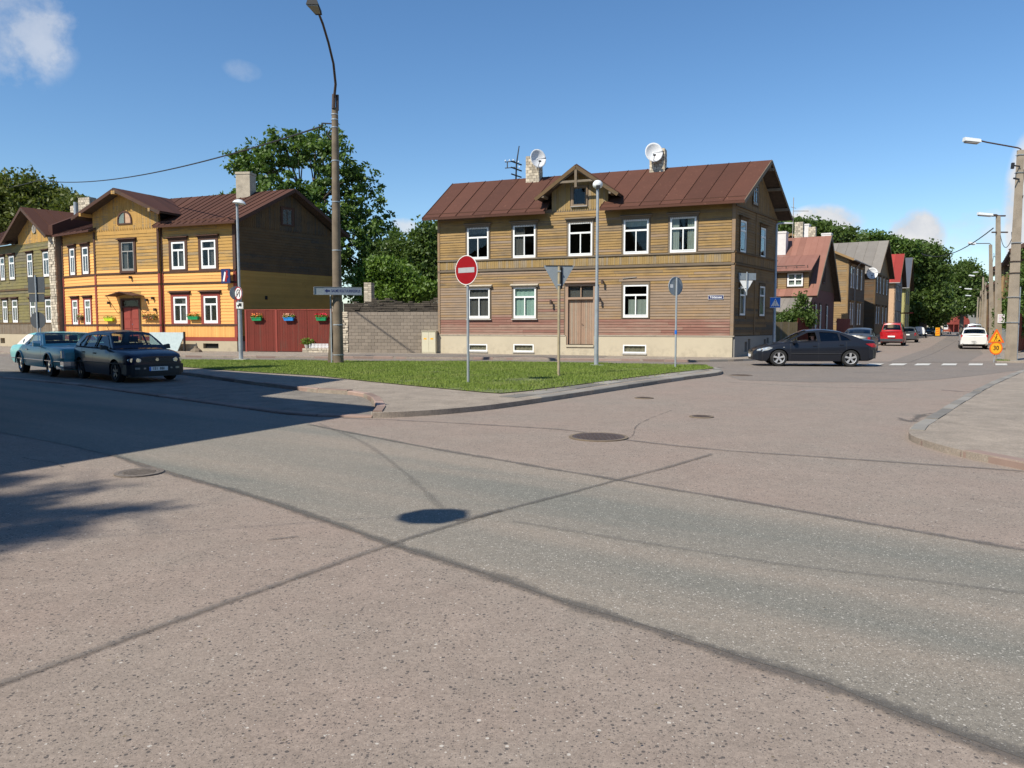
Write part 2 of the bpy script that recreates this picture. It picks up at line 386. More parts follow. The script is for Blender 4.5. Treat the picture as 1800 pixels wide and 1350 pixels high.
M['w_fence'] = wood('fence_wood', (0.17, 0.13, 0.07, 1), (0.16, 0.13, 0.10, 1), 0.5, 0.4, stretch=(9, 4, 0.5))
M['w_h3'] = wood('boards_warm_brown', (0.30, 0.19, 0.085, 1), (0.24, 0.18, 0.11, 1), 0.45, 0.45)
M['w_h3d'] = wood('boards_umber', (0.13, 0.075, 0.038, 1), (0.10, 0.075, 0.05, 1), 0.45, 0.45)  # darker copy of the warm brown boards, also stands in for street-front shade
M['w_pinkbrown'] = plain('plaster_maroon', (0.135, 0.058, 0.045, 1), 0.9, var=0.15)
M['frame_white'] = plain('window_white', (0.80, 0.80, 0.77, 1), 0.45, var=0.04)
M['frame_brown'] = plain('window_brown_frame', (0.10, 0.06, 0.04, 1), 0.6)
M['frame_grey'] = plain('frame_grey', (0.30, 0.28, 0.25, 1), 0.7)
def roof_mat(name, a, b, rust=(0.42, 0.20, 0.12, 1), k=0.5, rough=0.55):
    m = NT(name); r = m.attr(); n1 = m.noise(1.1, det=6, ro=0.65); n2 = m.noise(7, det=6, ro=0.7)
    c = m.mix(n1, a, b); c = m.mix(1.0, c, m.ramp(r, [(0, 0.84), (1, 1.16)]), 'MULTIPLY')
    c = m.mix(m.ramp(n2, [(0.62, 0.0), (0.80, k)]), c, rust); c = m.mix(m.ramp(n2, [(0.2, 0.5), (0.42, 0.0)]), c, scale(a, 0.5))
    m.col(c); m.rough(rough); m.b.inputs['Specular IOR Level'].default_value = 0.22; m.bump(n2, 0.15, 0.01); return m.mat
M['roof'] = roof_mat('roof_rust_brown', (0.074, 0.032, 0.021, 1), (0.105, 0.043, 0.028, 1), k=0.8, rough=0.75)
M['roof_y'] = roof_mat('roof_brown', (0.062, 0.027, 0.018, 1), (0.088, 0.037, 0.024, 1), k=0.12, rough=0.75)
M['roof_pink'] = roof_mat('roof_faded_red', (0.20, 0.088, 0.062, 1), (0.27, 0.135, 0.10, 1), (0.20, 0.15, 0.12, 1), k=0.6)
M['roof_grey'] = roof_mat('roof_grey_sheet', (0.17, 0.15, 0.13, 1), (0.25, 0.225, 0.195, 1), (0.1, 0.09, 0.08, 1), k=0.5)
M['roof_red'] = roof_mat('roof_bright_red', (0.27, 0.035, 0.028, 1), (0.34, 0.055, 0.042, 1), k=0.1)
M['roof_blue'] = roof_mat('roof_slate_blue', (0.07, 0.08, 0.10, 1), (0.10, 0.11, 0.135, 1), (0.2, 0.2, 0.2, 1), k=0.1)
M['soffit'] = plain('soffit_dark_wood', (0.06, 0.04, 0.028, 1), 0.85, var=0.3)
def render_mat(name, c, dirt=(0.2, 0.17, 0.13, 1)):
    m = NT(name); n1 = m.noise(0.9, m.map((1, 1, 0.6)), det=5); z = m.sep()[2]
    cc = m.mix(n1, scale(c, 0.9), scale(c, 1.08)); cc = m.mix(m.math('MULTIPLY', m.ramp(m.noise(5, det=6), [(0.45, 0), (0.8, 1)]), m.ramp(z, [(0.15, 0.55), (0.75, 0.04)])), cc, dirt)
    m.col(cc); m.rough(0.9); m.bump(m.noise(40), 0.2, 0.004); return m.mat
M['plinth'] = render_mat('plinth_cream', (0.50, 0.43, 0.31, 1))
M['plinth_y'] = render_mat('plinth_stone', (0.42, 0.35, 0.24, 1))
M['plinth_grey'] = render_mat('plinth_grey', (0.24, 0.23, 0.21, 1))
M['sill_metal'] = plain('sill_metal', (0.42, 0.40, 0.36, 1), 0.5)
def brick_mat(name, c, j=0.35, lo=0.65, hi=1.25):
    m = NT(name); r = m.attr(); cc = m.mix(r, scale(c, lo), scale(c, hi)); cc = m.mix(m.ramp(m.noise(6, det=6), [(0.5, 0), (0.75, 0.5)]), cc, scale(c, j))
    m.col(cc); m.rough(0.92); m.bump(m.noise(30, det=5), 0.5, 0.01); return m.mat
M['lime'] = brick_mat('limestone', (0.50, 0.43, 0.33, 1))
M['oldstone'] = brick_mat('dark_old_stone', (0.075, 0.06, 0.045, 1))
M['block'] = brick_mat('concrete_block', (0.225, 0.185, 0.145, 1), 0.8, 0.86, 1.1)
M['mortar'] = plain('mortar', (0.20, 0.17, 0.135, 1), 0.95)
M['chimney_plain'] = plain('chimney_render', (0.40, 0.34, 0.26, 1), 0.9, var=0.2, sc=3)
M['chimney_white'] = plain('chimney_white', (0.62, 0.58, 0.55, 1), 0.85, var=0.08)
M['soot'] = plain('soot_band', (0.05, 0.04, 0.035, 1), 0.9)
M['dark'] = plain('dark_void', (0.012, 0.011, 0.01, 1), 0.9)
M['room'] = plain('room_wall', (0.10, 0.085, 0.07, 1), 0.95)
def glass_mat(name, tint, gl=(0.9, 0.95, 1, 1), base=0.08):
    m = NT(name); t = m.t; t.nodes.remove(m.b)
    tr = m.n('ShaderNodeBsdfTransparent'); tr.inputs[0].default_value = tint
    g = m.n('ShaderNodeBsdfGlossy'); g.inputs[0].default_value = gl; g.inputs['Roughness'].default_value = 0.02
    nz = m.noise(1.3, det=2); bp = m.n('ShaderNodeBump'); bp.inputs['Strength'].default_value = 0.06; bp.inputs['Distance'].default_value = 0.02; m.lk(nz, bp.inputs['Height']); m.lk(bp.outputs[0], g.inputs['Normal'])
    fr = m.n('ShaderNodeLayerWeight'); fr.inputs[0].default_value = 0.5
    f = m.math('ADD', m.math('POWER', fr.outputs['Facing'], 5.0), base, True); mx = m.n('ShaderNodeMixShader')
    m.lk(f, mx.inputs[0]); m.lk(tr.outputs[0], mx.inputs[1]); m.lk(g.outputs[0], mx.inputs[2]); m.lk(mx.outputs[0], t.nodes['Material Output'].inputs[0])
    return m.mat
M['glass'] = glass_mat('window_glass', (0.90, 0.92, 0.91, 1), base=0.018)
M['car_glass'] = glass_mat('car_glass', (0.62, 0.68, 0.66, 1), base=0.03)
M['car_glass_dark'] = glass_mat('tinted_glass', (0.10, 0.11, 0.12, 1), base=0.05)
def curtain_mat(name, c):
    m = NT(name); m.col(m.mix(m.noise(3, det=4), scale(c, 0.8), c)); m.rough(0.9)
    t = m.n('ShaderNodeBsdfTranslucent'); t.inputs[0].default_value = c; mx = m.n('ShaderNodeMixShader'); mx.inputs[0].default_value = 0.25
    m.lk(m.b.outputs[0], mx.inputs[1]); m.lk(t.outputs[0], mx.inputs[2]); m.lk(mx.outputs[0], m.t.nodes['Material Output'].inputs[0]); return m.mat
M['curtain'] = curtain_mat('net_curtain', (0.36, 0.40, 0.35, 1))
M['curtain_green'] = curtain_mat('pale_green_blind', (0.40, 0.58, 0.50, 1))
M['curtain_dim'] = curtain_mat('grey_curtain', (0.13, 0.125, 0.12, 1))
M['galv'] = plain('galvanised_steel', (0.36, 0.39, 0.41, 1), 0.5, metal=0.35, var=0.15, sc=3)
M['signback'] = plain('sign_back_grey', (0.25, 0.285, 0.31, 1), 0.5, metal=0.2, var=0.08)
M['signback_dark'] = plain('sign_back_dark', (0.055, 0.062, 0.07, 1), 0.55, var=0.1)
M['polewood'] = plain('pole_beige', (0.34, 0.28, 0.18, 1), 0.8, var=0.2)
M['concrete'] = plain('pole_concrete', (0.33, 0.27, 0.20, 1), 0.9, var=0.2, sc=2, bump=0.4)
M['concrete_dark'] = plain('pole_weathered', (0.17, 0.13, 0.09, 1), 0.9, var=0.3, sc=2, bump=0.4)
M['concrete_lt'] = plain('concrete_light', (0.42, 0.40, 0.35, 1), 0.9, var=0.15)
M['blackmetal'] = plain('dark_metal', (0.018, 0.017, 0.018, 1), 0.6)
M['rustmetal'] = plain('rusty_metal', (0.06, 0.035, 0.026, 1), 0.7)
M['white'] = plain('white_paint', (0.78, 0.78, 0.76, 1), 0.45, var=0.05)
M['lampwhite'] = plain('lamp_white', (0.68, 0.69, 0.68, 1), 0.3, var=0.04)
M['red'] = plain('sign_red', (0.27, 0.004, 0.008, 1), 0.4, var=0.06)
M['orange'] = plain('sign_orange', (0.80, 0.13, 0.01, 1), 0.5, var=0.05)
M['yellow'] = plain('sign_yellow', (0.90, 0.42, 0.01, 1), 0.5, var=0.05)
M['blue'] = plain('sign_blue', (0.01, 0.16, 0.62, 1), 0.4, var=0.05)
M['navy'] = plain('sign_navy', (0.012, 0.02, 0.10, 1), 0.4, var=0.05)
M['black'] = plain('black_paint', (0.01, 0.01, 0.011, 1), 0.5)
M['rubber'] = plain('rubber', (0.014, 0.014, 0.014, 1), 0.85)
M['plastic'] = plain('black_plastic', (0.015, 0.016, 0.018, 1), 0.6)
M['chrome'] = plain('chrome', (0.72, 0.73, 0.74, 1), 0.12, metal=1.0, var=0.03)
M['alloy'] = plain('alloy_rim', (0.62, 0.62, 0.62, 1), 0.3, metal=0.6, var=0.04)
M['alloy_dark'] = plain('alloy_dull', (0.12, 0.12, 0.13, 1), 0.4, metal=0.6)
M['lens'] = plain('headlight_lens', (0.52, 0.56, 0.58, 1), 0.08, metal=0.35, var=0.3, sc=14, coat=1.0)
M['lens_red'] = plain('rear_lamp', (0.35, 0.01, 0.015, 1), 0.15, coat=1.0)
M['lens_dim'] = plain('indicator_lens', (0.30, 0.28, 0.26, 1), 0.2, coat=1.0)
M['seat'] = plain('seat_cloth', (0.02, 0.02, 0.024, 1), 0.9)
M['skin'] = plain('skin', (0.52, 0.27, 0.19, 1), 0.5)
M['cloth'] = plain('dark_shirt', (0.05, 0.045, 0.05, 1), 0.9)
M['hair'] = plain('brown_hair', (0.05, 0.03, 0.018, 1), 0.8)
def paint(name, c, rough=0.28, metal=0.0, coat=0.3): return plain(name, c, rough, metal=metal, var=0.04, sc=2, coat=coat, spec=0.3)
M['p_black'] = paint('paint_black', (0.012, 0.014, 0.020, 1))
M['p_navy'] = paint('paint_navy', (0.006, 0.012, 0.035, 1))
M['p_teal'] = paint('paint_teal', (0.15, 0.42, 0.42, 1), 0.3, 0.0)
M['p_red'] = paint('paint_red', (0.42, 0.012, 0.018, 1))
M['p_white'] = paint('paint_white', (0.68, 0.67, 0.64, 1))
M['p_silver'] = paint('paint_silver', (0.34, 0.36, 0.38, 1), 0.3, 0.5)
M['p_blue'] = paint('paint_blue', (0.02, 0.05, 0.18, 1))
M['p_grey'] = paint('paint_grey', (0.06, 0.065, 0.07, 1))
M['vinyl'] = plain('white_vinyl', (0.72, 0.71, 0.68, 1), 0.6, var=0.05, bump=0.3)
M['teal_gloss'] = M['p_teal']
M['pot_green'] = plain('pot_green', (0.01, 0.28, 0.10, 1), 0.45)
M['pot_blue'] = plain('pot_blue', (0.02, 0.25, 0.65, 1), 0.45)
M['pot_lime'] = plain('pot_lime', (0.55, 0.72, 0.02, 1), 0.45)
M['pot_brown'] = plain('pot_brown', (0.12, 0.06, 0.03, 1), 0.7)
M['fl_red'] = plain('petals_red', (0.75, 0.02, 0.05, 1), 0.6)
M['fl_orange'] = plain('petals_orange', (0.80, 0.22, 0.04, 1), 0.6)
M['fl_pink'] = plain('petals_peach', (0.75, 0.42, 0.25, 1), 0.6)
M['fl_leaf'] = leaf_mat('pot_leaves', (0.06, 0.13, 0.015, 1), (0.22, 0.30, 0.04, 1))
M['cabinet'] = plain('cabinet_cream', (0.58, 0.53, 0.38, 1), 0.6, var=0.04)
M['barrier'] = plain('pale_blue_board', (0.44, 0.52, 0.52, 1), 0.6, var=0.08)
M['dish'] = plain('dish_white', (0.70, 0.70, 0.70, 1), 0.5, var=0.04)
M['iron'] = plain('cast_iron', (0.10, 0.075, 0.065, 1), 0.6, metal=0.3, var=0.25, sc=10)

M['cover_grey'] = plain('worn_cover', (0.15, 0.125, 0.105, 1), 0.85, var=0.3, sc=20)
M['signface'] = plain('sign_face_dull', (0.19, 0.225, 0.28, 1), 0.6, var=0.05)
M['blind'] = curtain_mat('beige_blind', (0.34, 0.29, 0.20, 1))
# ------------------------------------------------------------------ ground, roads, pavements
def sheet(name, pts, z, mat, kind='structure'):
    mb = MB(); mb.poly([(p[0], p[1], z) for p in pts]); o = mb.build(name, mat); o['kind'] = kind; return o
def resample(pts, step):
    out = [Vector((p[0], p[1])) for p in pts[:1]]; acc = 0
    P = [Vector((p[0], p[1])) for p in pts]; res = [P[0]]; need = step
    for a, b in zip(P, P[1:]):
        L = (b - a).length; t = need
        while t <= L: res.append(a + (b - a) * (t / L)); t += step
        need = t - L
    if (res[-1] - P[-1]).length > step * 0.3: res.append(P[-1])
    else: res[-1] = P[-1]
    return res
def smooth_line(pts, n=6):
    """Catmull-Rom through the points"""
    P = [Vector((p[0], p[1])) for p in pts]; P = [P[0] * 2 - P[1]] + P + [P[-1] * 2 - P[-2]]; out = []
    for i in range(1, len(P) - 2):
        a, b, c, d = P[i - 1], P[i], P[i + 1], P[i + 2]
        for k in range(n):
            t = k / n
            out.append(0.5 * ((2 * b) + (c - a) * t + (2 * a - 5 * b + 4 * c - d) * t * t + (3 * b - a - 3 * c + d) * t ** 3))
    out.append(P[-2]); return out
def strip(name, pts, width, z, mat=None, jitter=0.3, step=0.15, seed=1):
    """a flat dark strip with ragged edges, for tar seals and other lines"""
    rg = random.Random(seed); L = resample(pts, step); vs = []; fs = []; ed = []
    wob = 0
    for i, p in enumerate(L):
        d = (L[min(i + 1, len(L) - 1)] - L[max(i - 1, 0)]).normalized(); n = Vector((-d.y, d.x))
        wob = wob * 0.85 + rg.uniform(-1, 1) * 0.15 * width; w = width * (1 + rg.uniform(-jitter, jitter)) / 2
        for k in (-1, -0.5, 0, 0.5, 1):
            q = p + n * (w * k * 1.5 + wob * 0.4); vs.append((q.x, q.y, z)); ed.append(1 - abs(k))
    for i in range(len(L) - 1):
        for k in range(4): a = i * 5 + k; fs.append((a, a + 1, a + 6, a + 5))
    me = bpy.data.meshes.new(name); me.from_pydata(vs, [], fs); me.materials.append(mat or M['tar'])
    at = me.attributes.new('edge', 'FLOAT', 'POINT'); at.data.foreach_set('value', ed)
    o = bpy.data.objects.new(name, me); C.objects.link(o); o['kind'] = 'structure'; return o
def kerb(parent, pts, w, z0, z1, step, mat, side=1, seed=3, name='kerb_stone'):
    rg = random.Random(seed); L = resample(pts, step); outs = []
    N = []
    for i, p in enumerate(L):
        d = (L[min(i + 1, len(L) - 1)] - L[max(i - 1, 0)]).normalized(); N.append(Vector((-d.y, d.x)) * side)
    for i in range(len(L) - 1):
        a, b = L[i], L[i + 1]; d = (b - a).normalized() * 0.016
        a2, b2 = a + d, b - d; na, nb = N[i] * w, N[i + 1] * w
        dz = rg.uniform(-0.008, 0.008); j = Vector((rg.uniform(-.008, .008), rg.uniform(-.008, .008)))
        mb = MB(); mb.rn = rg.random(); c = 0.018
        za, zb = z1 + dz, z1 + dz + rg.uniform(-.005, .005)
        def v(p, z): return (p.x + j.x, p.y + j.y, z)
        # chamfered front edge
        q = [v(a2, z0), v(b2, z0), v(b2 + nb, z0), v(a2 + na, z0), v(a2, za - c), v(b2, zb - c), v(b2 + nb * (c / w), zb), v(a2 + na * (c / w), za), v(b2 + nb, zb), v(a2 + na, za)]
        k = mb.P(*q)
        for f in ((0, 1, 5, 4), (4, 5, 6, 7), (7, 6, 8, 9), (2, 3, 9, 8), (0, 4, 7, 9, 3), (1, 2, 8, 6, 5)): mb.F(*[k + t for t in f])
        outs.append(mb.build(name, mat, parent))
    return outs
sheet('ground', [(-500, -200), (700, -200), (700, 900), (-500, 900)], -0.03, plain('far_ground', (0.17, 0.16, 0.14, 1), 0.95, var=0.3, sc=0.3))
sheet('road_surface', [(-70, -8), (60, -8), (60, 33.4), (-70, 60)], 0.0, M['pink'])
# worn grey lane running from the lower right to the upper left
lane_top = [G(-900, 640), G(-300, 655), G(0, 664.5), G(250, 694), G(500, 729), G(545, 746), G(800, 796), G(1085, 844), G(1430, 905), G(1800, 968), G(2300, 1050), G(3200, 1180)]
lane_bot = [G(3300, 1900), G(2100, 1440), G(1800, 1335), G(1600, 1262), G(1450, 1200), G(1300, 1155), G(1150, 1105), G(1000, 1062), G(850, 1008), G(690, 958), G(560, 912), G(400, 860), G(250, 815), G(120, 783), G(20, 764), G(-300, 720), G(-900, 670)]
sheet('road_lane', lane_top + lane_bot, 0.004, M['lane'])
sheet('cross_road', [(-70, 62), G(-600, 620), G(-200, 632), G(330, 636), G(700, 641), G(1040, 645), G(1235, 648), G(1268, 657), G(1300, 668), G(1420, 672), G(1560, 672), G(1640, 668), G(1720, 660), G(1800, 650), G(2300, 640), (60, 40), (55, 52)], 0.004, M['greyroad'])
SD = Vector((0.507, 0.862))          # direction of the street running away on the right
def along(p, t, off=0):
    """point t metres up the street from p, off metres to the right"""
    return (p[0] + SD.x * t + SD.y * off, p[1] + SD.y * t - SD.x * off)
r0 = AT(1800, 33.2); l0 = G(1320, 634)
sheet('side_street', [l0, (14.2, 34.5), (21.3, 34.6), (24, 33.5), along((21.6, 34.0), 130), along((13.4, 36.0), 170)], 0.008, M['pink'])
sheet('street_patch', [G(1560, 637), G(1700, 637), G(1728, 622), G(1712, 598), G(1690, 588), G(1668, 590), G(1632, 612)], 0.012, M['greyroad'])
# side roads behind the frame so the ground goes on
# ---- traffic island: lawn, kerbs and pavement
front = smooth_line([G(1236, 648.5), G(1262, 651.5), G(1269, 655), G(1262, 660), G(1200, 668.5), G(1100, 684), G(1000, 700), G(905, 714.5), G(830, 724), G(740, 731.5), G(655, 735), G(575, 733), G(505, 730)], 6)
island = thing('traffic_island', 'paved island with a lawn and kerb stones between the crossing roads', 'traffic island', (0, 0, 0))
island['kind'] = 'structure'; del island['category']; del island['label']; island.name = 'island_pavement'
bay_in = [G(40, 628), G(180, 645), G(325, 660), G(450, 678), G(555, 691), G(632, 696), G(652, 706), G(664, 722), G(655, 734)]
grass_edge_low = [G(120, 630), G(330, 651), G(420, 658), G(480, 662), G(560, 667), G(640, 676.5), G(720, 685), G(800, 693), G(850, 698), G(880, 700), G(920, 696), G(1000, 686), G(1100, 671.5), G(1180, 661), G(1235, 655), G(1256, 653)]
grass_edge_top = [G(1240, 648), G(1150, 646), G(1040, 643), G(900, 641), G(700, 640), G(500, 638.5), G(330, 637), G(200, 634), G(80, 630)]
H_IS = 0.11
# pavement slab of the island (raised)
slab = [Vector(p) for p in front] + [Vector(p) for p in reversed(bay_in)][1:] + [Vector(p) for p in reversed(grass_edge_top)]
slab = [Vector(p) for p in grass_edge_top[::-1]][:]   # top, left to right
out = slab + [Vector(p) for p in front if True] 
# stop the front line where the bay starts
fi = [p for p in front if p.x > G(662, 734)[0] - 0.15]
out = slab + fi + [Vector(p) for p in reversed(bay_in)]
mb = MB(); mb.prism([(p.x, p.y) for p in out], 0.0, H_IS - 0.012, 'z'); mb.build('pavement_slab', M['pave'], island)
kerb(island, fi[:40], 0.30, 0.0, H_IS, 0.95, M['kerb'], side=-1, seed=4)
kerb(island, [Vector(p) for p in reversed(fi[40:])], 0.26, 0.0, 0.085, 0.95, M['kerb'], side=1, seed=5)
kerb(island, [Vector(p) for p in bay_in], 0.17, 0.0, H_IS, 0.95, M['kerb_pink'], side=1, seed=6)
kerb(island, resample([G(0, 664.5), G(130, 676.5), G(250, 694), G(400, 714.5), G(505, 730), G(575, 733.5), G(655, 735)], 1), 0.22, 0.0, 0.035, 1.0, M['kerb_pink'], side=1, seed=8)
bay = sheet('parking_bay', [G(0, 663), G(130, 676), G(250, 693), G(400, 713.5), G(505, 729), G(575, 732), G(655, 733), G(662, 722), G(650, 706), G(632, 697), G(555, 692), G(450, 679), G(325, 661), G(180, 646), G(40, 629), G(-200, 622), G(-260, 648)], 0.022, M['bay'])
# the strip of flat slabs behind the right kerb
rg = random.Random(11)
slabs = smooth_line([G(905, 708), G(1000, 693.5), G(1100, 677.5), G(1200, 664), G(1248, 656)], 8)
kerb(island, slabs, 0.42, 0.09, H_IS + 0.004, 0.9, M['kerb'], side=1, seed=12, name='paving_slab')
# lawn
lawn_pts = [Vector(p) for p in grass_edge_low] + [Vector(p) for p in grass_edge_top]
lawn = sheet('lawn_soil', [(p.x, p.y) for p in lawn_pts], H_IS + 0.006, M['turf'])
def inside(poly, x, y):
    c = False; j = len(poly) - 1
    for i in range(len(poly)):
        a, b = poly[i], poly[j]
        if (a.y > y) != (b.y > y) and x < (b.x - a.x) * (y - a.y) / (b.y - a.y) + a.x: c = not c
        j = i
    return c
def grass(name, poly, n, z, hmin, hmax, mat, seed=1, bare=None, w=0.012):
    rs = np.random.RandomState(seed); xs = [p.x for p in poly]; ys = [p.y for p in poly]
    px = np.array(xs); py = np.array(ys)
    X = rs.uniform(min(xs), max(xs), n * 3); Y = rs.uniform(min(ys), max(ys), n * 3); ins = np.zeros(len(X), bool); j = len(xs) - 1
    for i in range(len(xs)):
        c = ((py[i] > Y) != (py[j] > Y)) & (X < (px[j] - px[i]) * (Y - py[i]) / (py[j] - py[i] + 1e-12) + px[i]); ins ^= c; j = i
    X = X[ins][:n]; Y = Y[ins][:n]; n = len(X)
    if bare:
        keep = np.ones(n, bool)
        for (bx, by, br) in bare:
            dd = np.hypot(X - bx, Y - by) / br; keep &= ~((dd < 1) & (rs.rand(n) > dd * dd * 0.9 + 0.08))
        X, Y = X[keep], Y[keep]; n = len(X)
    tone = 0.5 + 0.25 * np.sin(X * 0.9 + Y * 0.5) + 0.2 * np.sin(X * 2.7 - Y * 1.9)
    hh = rs.uniform(hmin, hmax, n) * (0.75 + 0.5 * tone); a = rs.uniform(0, 6.283, n); lean = rs.uniform(0, 0.06, n); la = rs.uniform(0, 6.283, n)
    v = np.empty((n, 3, 3)); dx = np.cos(a) * w; dy = np.sin(a) * w
    v[:, 0] = np.stack([X - dx, Y - dy, np.full(n, z)], 1); v[:, 1] = np.stack([X + dx, Y + dy, np.full(n, z)], 1)
    v[:, 2] = np.stack([X + np.cos(la) * lean, Y + np.sin(la) * lean, z + hh], 1)
    o = np_mesh(name, v.reshape(-1, 3), 3, np.clip(rs.rand(n) * 0.7 + tone * 0.3, 0, 1), mat); o['kind'] = 'stuff'; return o
def np_mesh(name, v, k, rnd, mat, parent=None):
    me = bpy.data.meshes.new(name); nf = len(v) // k
    me.vertices.add(len(v)); me.vertices.foreach_set('co', v.astype(np.float32).ravel())
    me.loops.add(len(v)); me.loops.foreach_set('vertex_index', np.arange(len(v), dtype=np.int32))
    me.polygons.add(nf); me.polygons.foreach_set('loop_start', np.arange(0, len(v), k, dtype=np.int32)); 
    me.update(calc_edges=True); me.materials.append(mat)
    at = me.attributes.new('rnd', 'FLOAT', 'FACE'); at.data.foreach_set('value', rnd.astype(np.float32))
    o = bpy.data.objects.new(name, me); C.objects.link(o)
    if parent is not None: o.parent = parent
    return o
gb = [G(925, 675) + (0.9,), G(1040, 668) + (0.35,), G(870, 697) + (0.9,), G(800, 692) + (0.4,), G(985, 668) + (0.3,), G(597, 643) + (0.5,), G(760, 660) + (0.5,), G(1120, 655) + (0.5,), G(560, 655) + (.35,), G(720, 678) + (.5,), G(1200, 656) + (.4,), G(430, 648) + (.4,)]
grass('lawn_grass', lawn_pts, 140000, H_IS, 0.02, 0.075, M['grass'], 5, gb)
def strip_poly(line, w):
    L = [Vector(p) for p in line]; n = len(L); o = []
    for i, p in enumerate(L):
        d = (L[min(i + 1, n - 1)] - L[max(i - 1, 0)]).normalized(); o.append(p + Vector((-d.y, d.x)) * w)
    return L + o[::-1]
grass('kerb_weeds', strip_poly([G(900, 704), G(1000, 690), G(1100, 675), G(1200, 662)], 0.16), 700, H_IS, 0.02, 0.07, M['grass'], 7)
# ---- far pavement in front of the houses, with its kerb
far_kerb = [G(-300, 608), G(0, 622), G(200, 627), G(420, 629.5), G(700, 631), G(900, 632.8), G(1100, 635), G(1213, 637)]
far_in = [G(1213, 637), G(1290, 635.5), G(1345, 633), (14.0, 36.5), (18.3, 43.2)]
farp = structure(thing('far_pavement', '', '')); del farp['label']; del farp['category']
back = [(16.5, 50.0), (10.6, 40.0), (-4.0, 46.0), (-16, 49), (-30, 55), (-60, 75), (-75, 80)]
mb = MB(); mb.prism([tuple(p)[:2] for p in far_kerb] + [tuple(p)[:2] for p in far_in[1:]] + back, 0.0, 0.10, 'z'); mb.build('pavement_slab', M['pave'], farp)
kerb(farp, far_kerb, 0.16, 0.0, 0.115, 1.0, M['kerb_pink'], side=1, seed=20)
kerb(farp, far_in, 0.16, 0.0, 0.105, 1.0, M['kerb'], side=1, seed=21)
sheet('pavement_patch', [G(640, 621, .1), G(1070, 625.5, .1), G(1060, 629.0, .1), G(560, 625.6, .1)], 0.106, M['greyroad'])
# ---- right-hand pavement (near)
rk = smooth_line([G(1860, 640), G(1800, 654), G(1756, 671), G(1718, 689), G(1668, 718), G(1640, 736), G(1606, 756), G(1597, 768), G(1606, 778), G(1650, 793), G(1700, 806), G(1760, 818), G(1850, 836), G(2100, 880)], 6)
rpav = structure(thing('near_pavement', '', '')); del rpav['label']; del rpav['category']
mb = MB(); mb.prism([(p.x, p.y) for p in rk] + [(12, 6), (45, 8), (45, 28)], 0.0, 0.088, 'z'); mb.build('pavement_slab', M['pave'], rpav)
kerb(rpav, rk[:42], 0.20, 0.0, 0.10, 0.95, M['kerb'], side=1, seed=30)
kerb(rpav, rk[41:], 0.19, 0.0, 0.09, 0.95, M['kerb_pink'], side=1, seed=31)
# ---- pavement up the side street on the right
sp = structure(thing('street_pavement', '', '')); del sp['label']; del sp['category']
a0 = G(1752, 637); edge = [G(1800, 641), (22.6, 33.1), a0, along(a0, 3.0, 0.1), along(a0, 12, 0.3), along(a0, 30, 0.5), along(a0, 60, 0.5), along(a0, 110, 0.5)]
mb = MB(); mb.prism([tuple(p) for p in edge] + [along(a0, 110, 8), along(a0, 20, 10), (38, 38), (38, 34)], 0.0, 0.095, 'z'); mb.build('pavement_slab', M['pave'], sp)
kerb(sp, [Vector(p) for p in edge[1:7]], 0.16, 0.0, 0.11, 1.1, M['kerb'], side=-1, seed=33)
# pavement up the left of the side street
lp = structure(thing('house_pavement', '', '')); del lp['label']; del lp['category']
b0 = (18.3, 43.2); mb = MB(); mb.prism([b0, along(b0, 40), along(b0, 120), along(b0, 120, -6), along(b0, 0, -4)], 0.0, 0.093, 'z'); mb.build('pavement_slab', M['pave'], lp)
kerb(lp, [Vector(along(b0, t)) for t in (0, 20, 40, 60, 80)], 0.16, 0.0, 0.105, 1.2, M['kerb'], side=1, seed=35)
# ---- tar seals, cracks and dark lines
def gl(*ps): return [G(*p) for p in ps]
strip('dark_line', smooth_line(gl((200, 800), (260, 822), (400, 860), (560, 912), (690, 958))), 0.13, 0.0085, seed=1)
strip('dark_line', smooth_line(gl((690, 958), (850, 1010), (1000, 1062), (1150, 1108), (1300, 1160), (1450, 1206), (1600, 1264), (1800, 1338), (2000, 1405))), 0.14, 0.0085, seed=2)
strip('dark_line', smooth_line(gl((545, 747), (700, 778), (850, 805), (1085, 845), (1300, 881), (1550, 925), (1800, 968), (2100, 1018))), 0.12, 0.0085, seed=3)
strip('dark_line', smooth_line(gl((-300, 1310), (0, 1205), (300, 1096), (520, 1018), (690, 958), (850, 908), (1000, 868), (1085, 845), (1180, 820), (1250, 799))), 0.075, 0.0125, seed=4, jitter=0.15)  # long thin dark line curving across the lane
strip('dark_line', smooth_line(gl((800, 917), (835, 911), (880, 899))), 0.09, 0.0165, seed=41)  # short, darker stretch laid over that line
strip('dark_line', smooth_line(gl((600, 735), (760, 742), (900, 750), (1000, 757), (1105, 774), (1250, 790), (1400, 801), (1560, 812), (1800, 829))), 0.09, 0.0085, seed=5)
strip('dark_line', smooth_line(gl((560, 745), (640, 780), (720, 840), (775, 895))), 0.09, 0.0125, M['tar_faint'], seed=6)
strip('dark_line', smooth_line(gl((900, 918), (1100, 950), (1350, 990), (1600, 1020), (1800, 1045))), 0.08, 0.0125, M['tar_faint'], seed=7)
strip('dark_line', gl((1280, 672), (1420, 680), (1600, 684)), 0.06, 0.0085, seed=8)
strip('crack', smooth_line(gl((1095, 775), (1112, 766), (1118, 750), (1138, 738), (1180, 722))), 0.025, 0.0085, seed=9, jitter=0.8)
strip('crack', smooth_line(gl((1580, 735), (1600, 742), (1622, 730), (1640, 727))), 0.16, 0.0085, seed=10, jitter=0.9)
strip('crack', smooth_line(gl((1655, 686), (1700, 689), (1716, 688))), 0.16, 0.0085, seed=16, jitter=0.9)
strip('crack', smooth_line(gl((470, 950), (498, 947), (523, 944))), 0.035, 0.0085, seed=11, jitter=0.9)
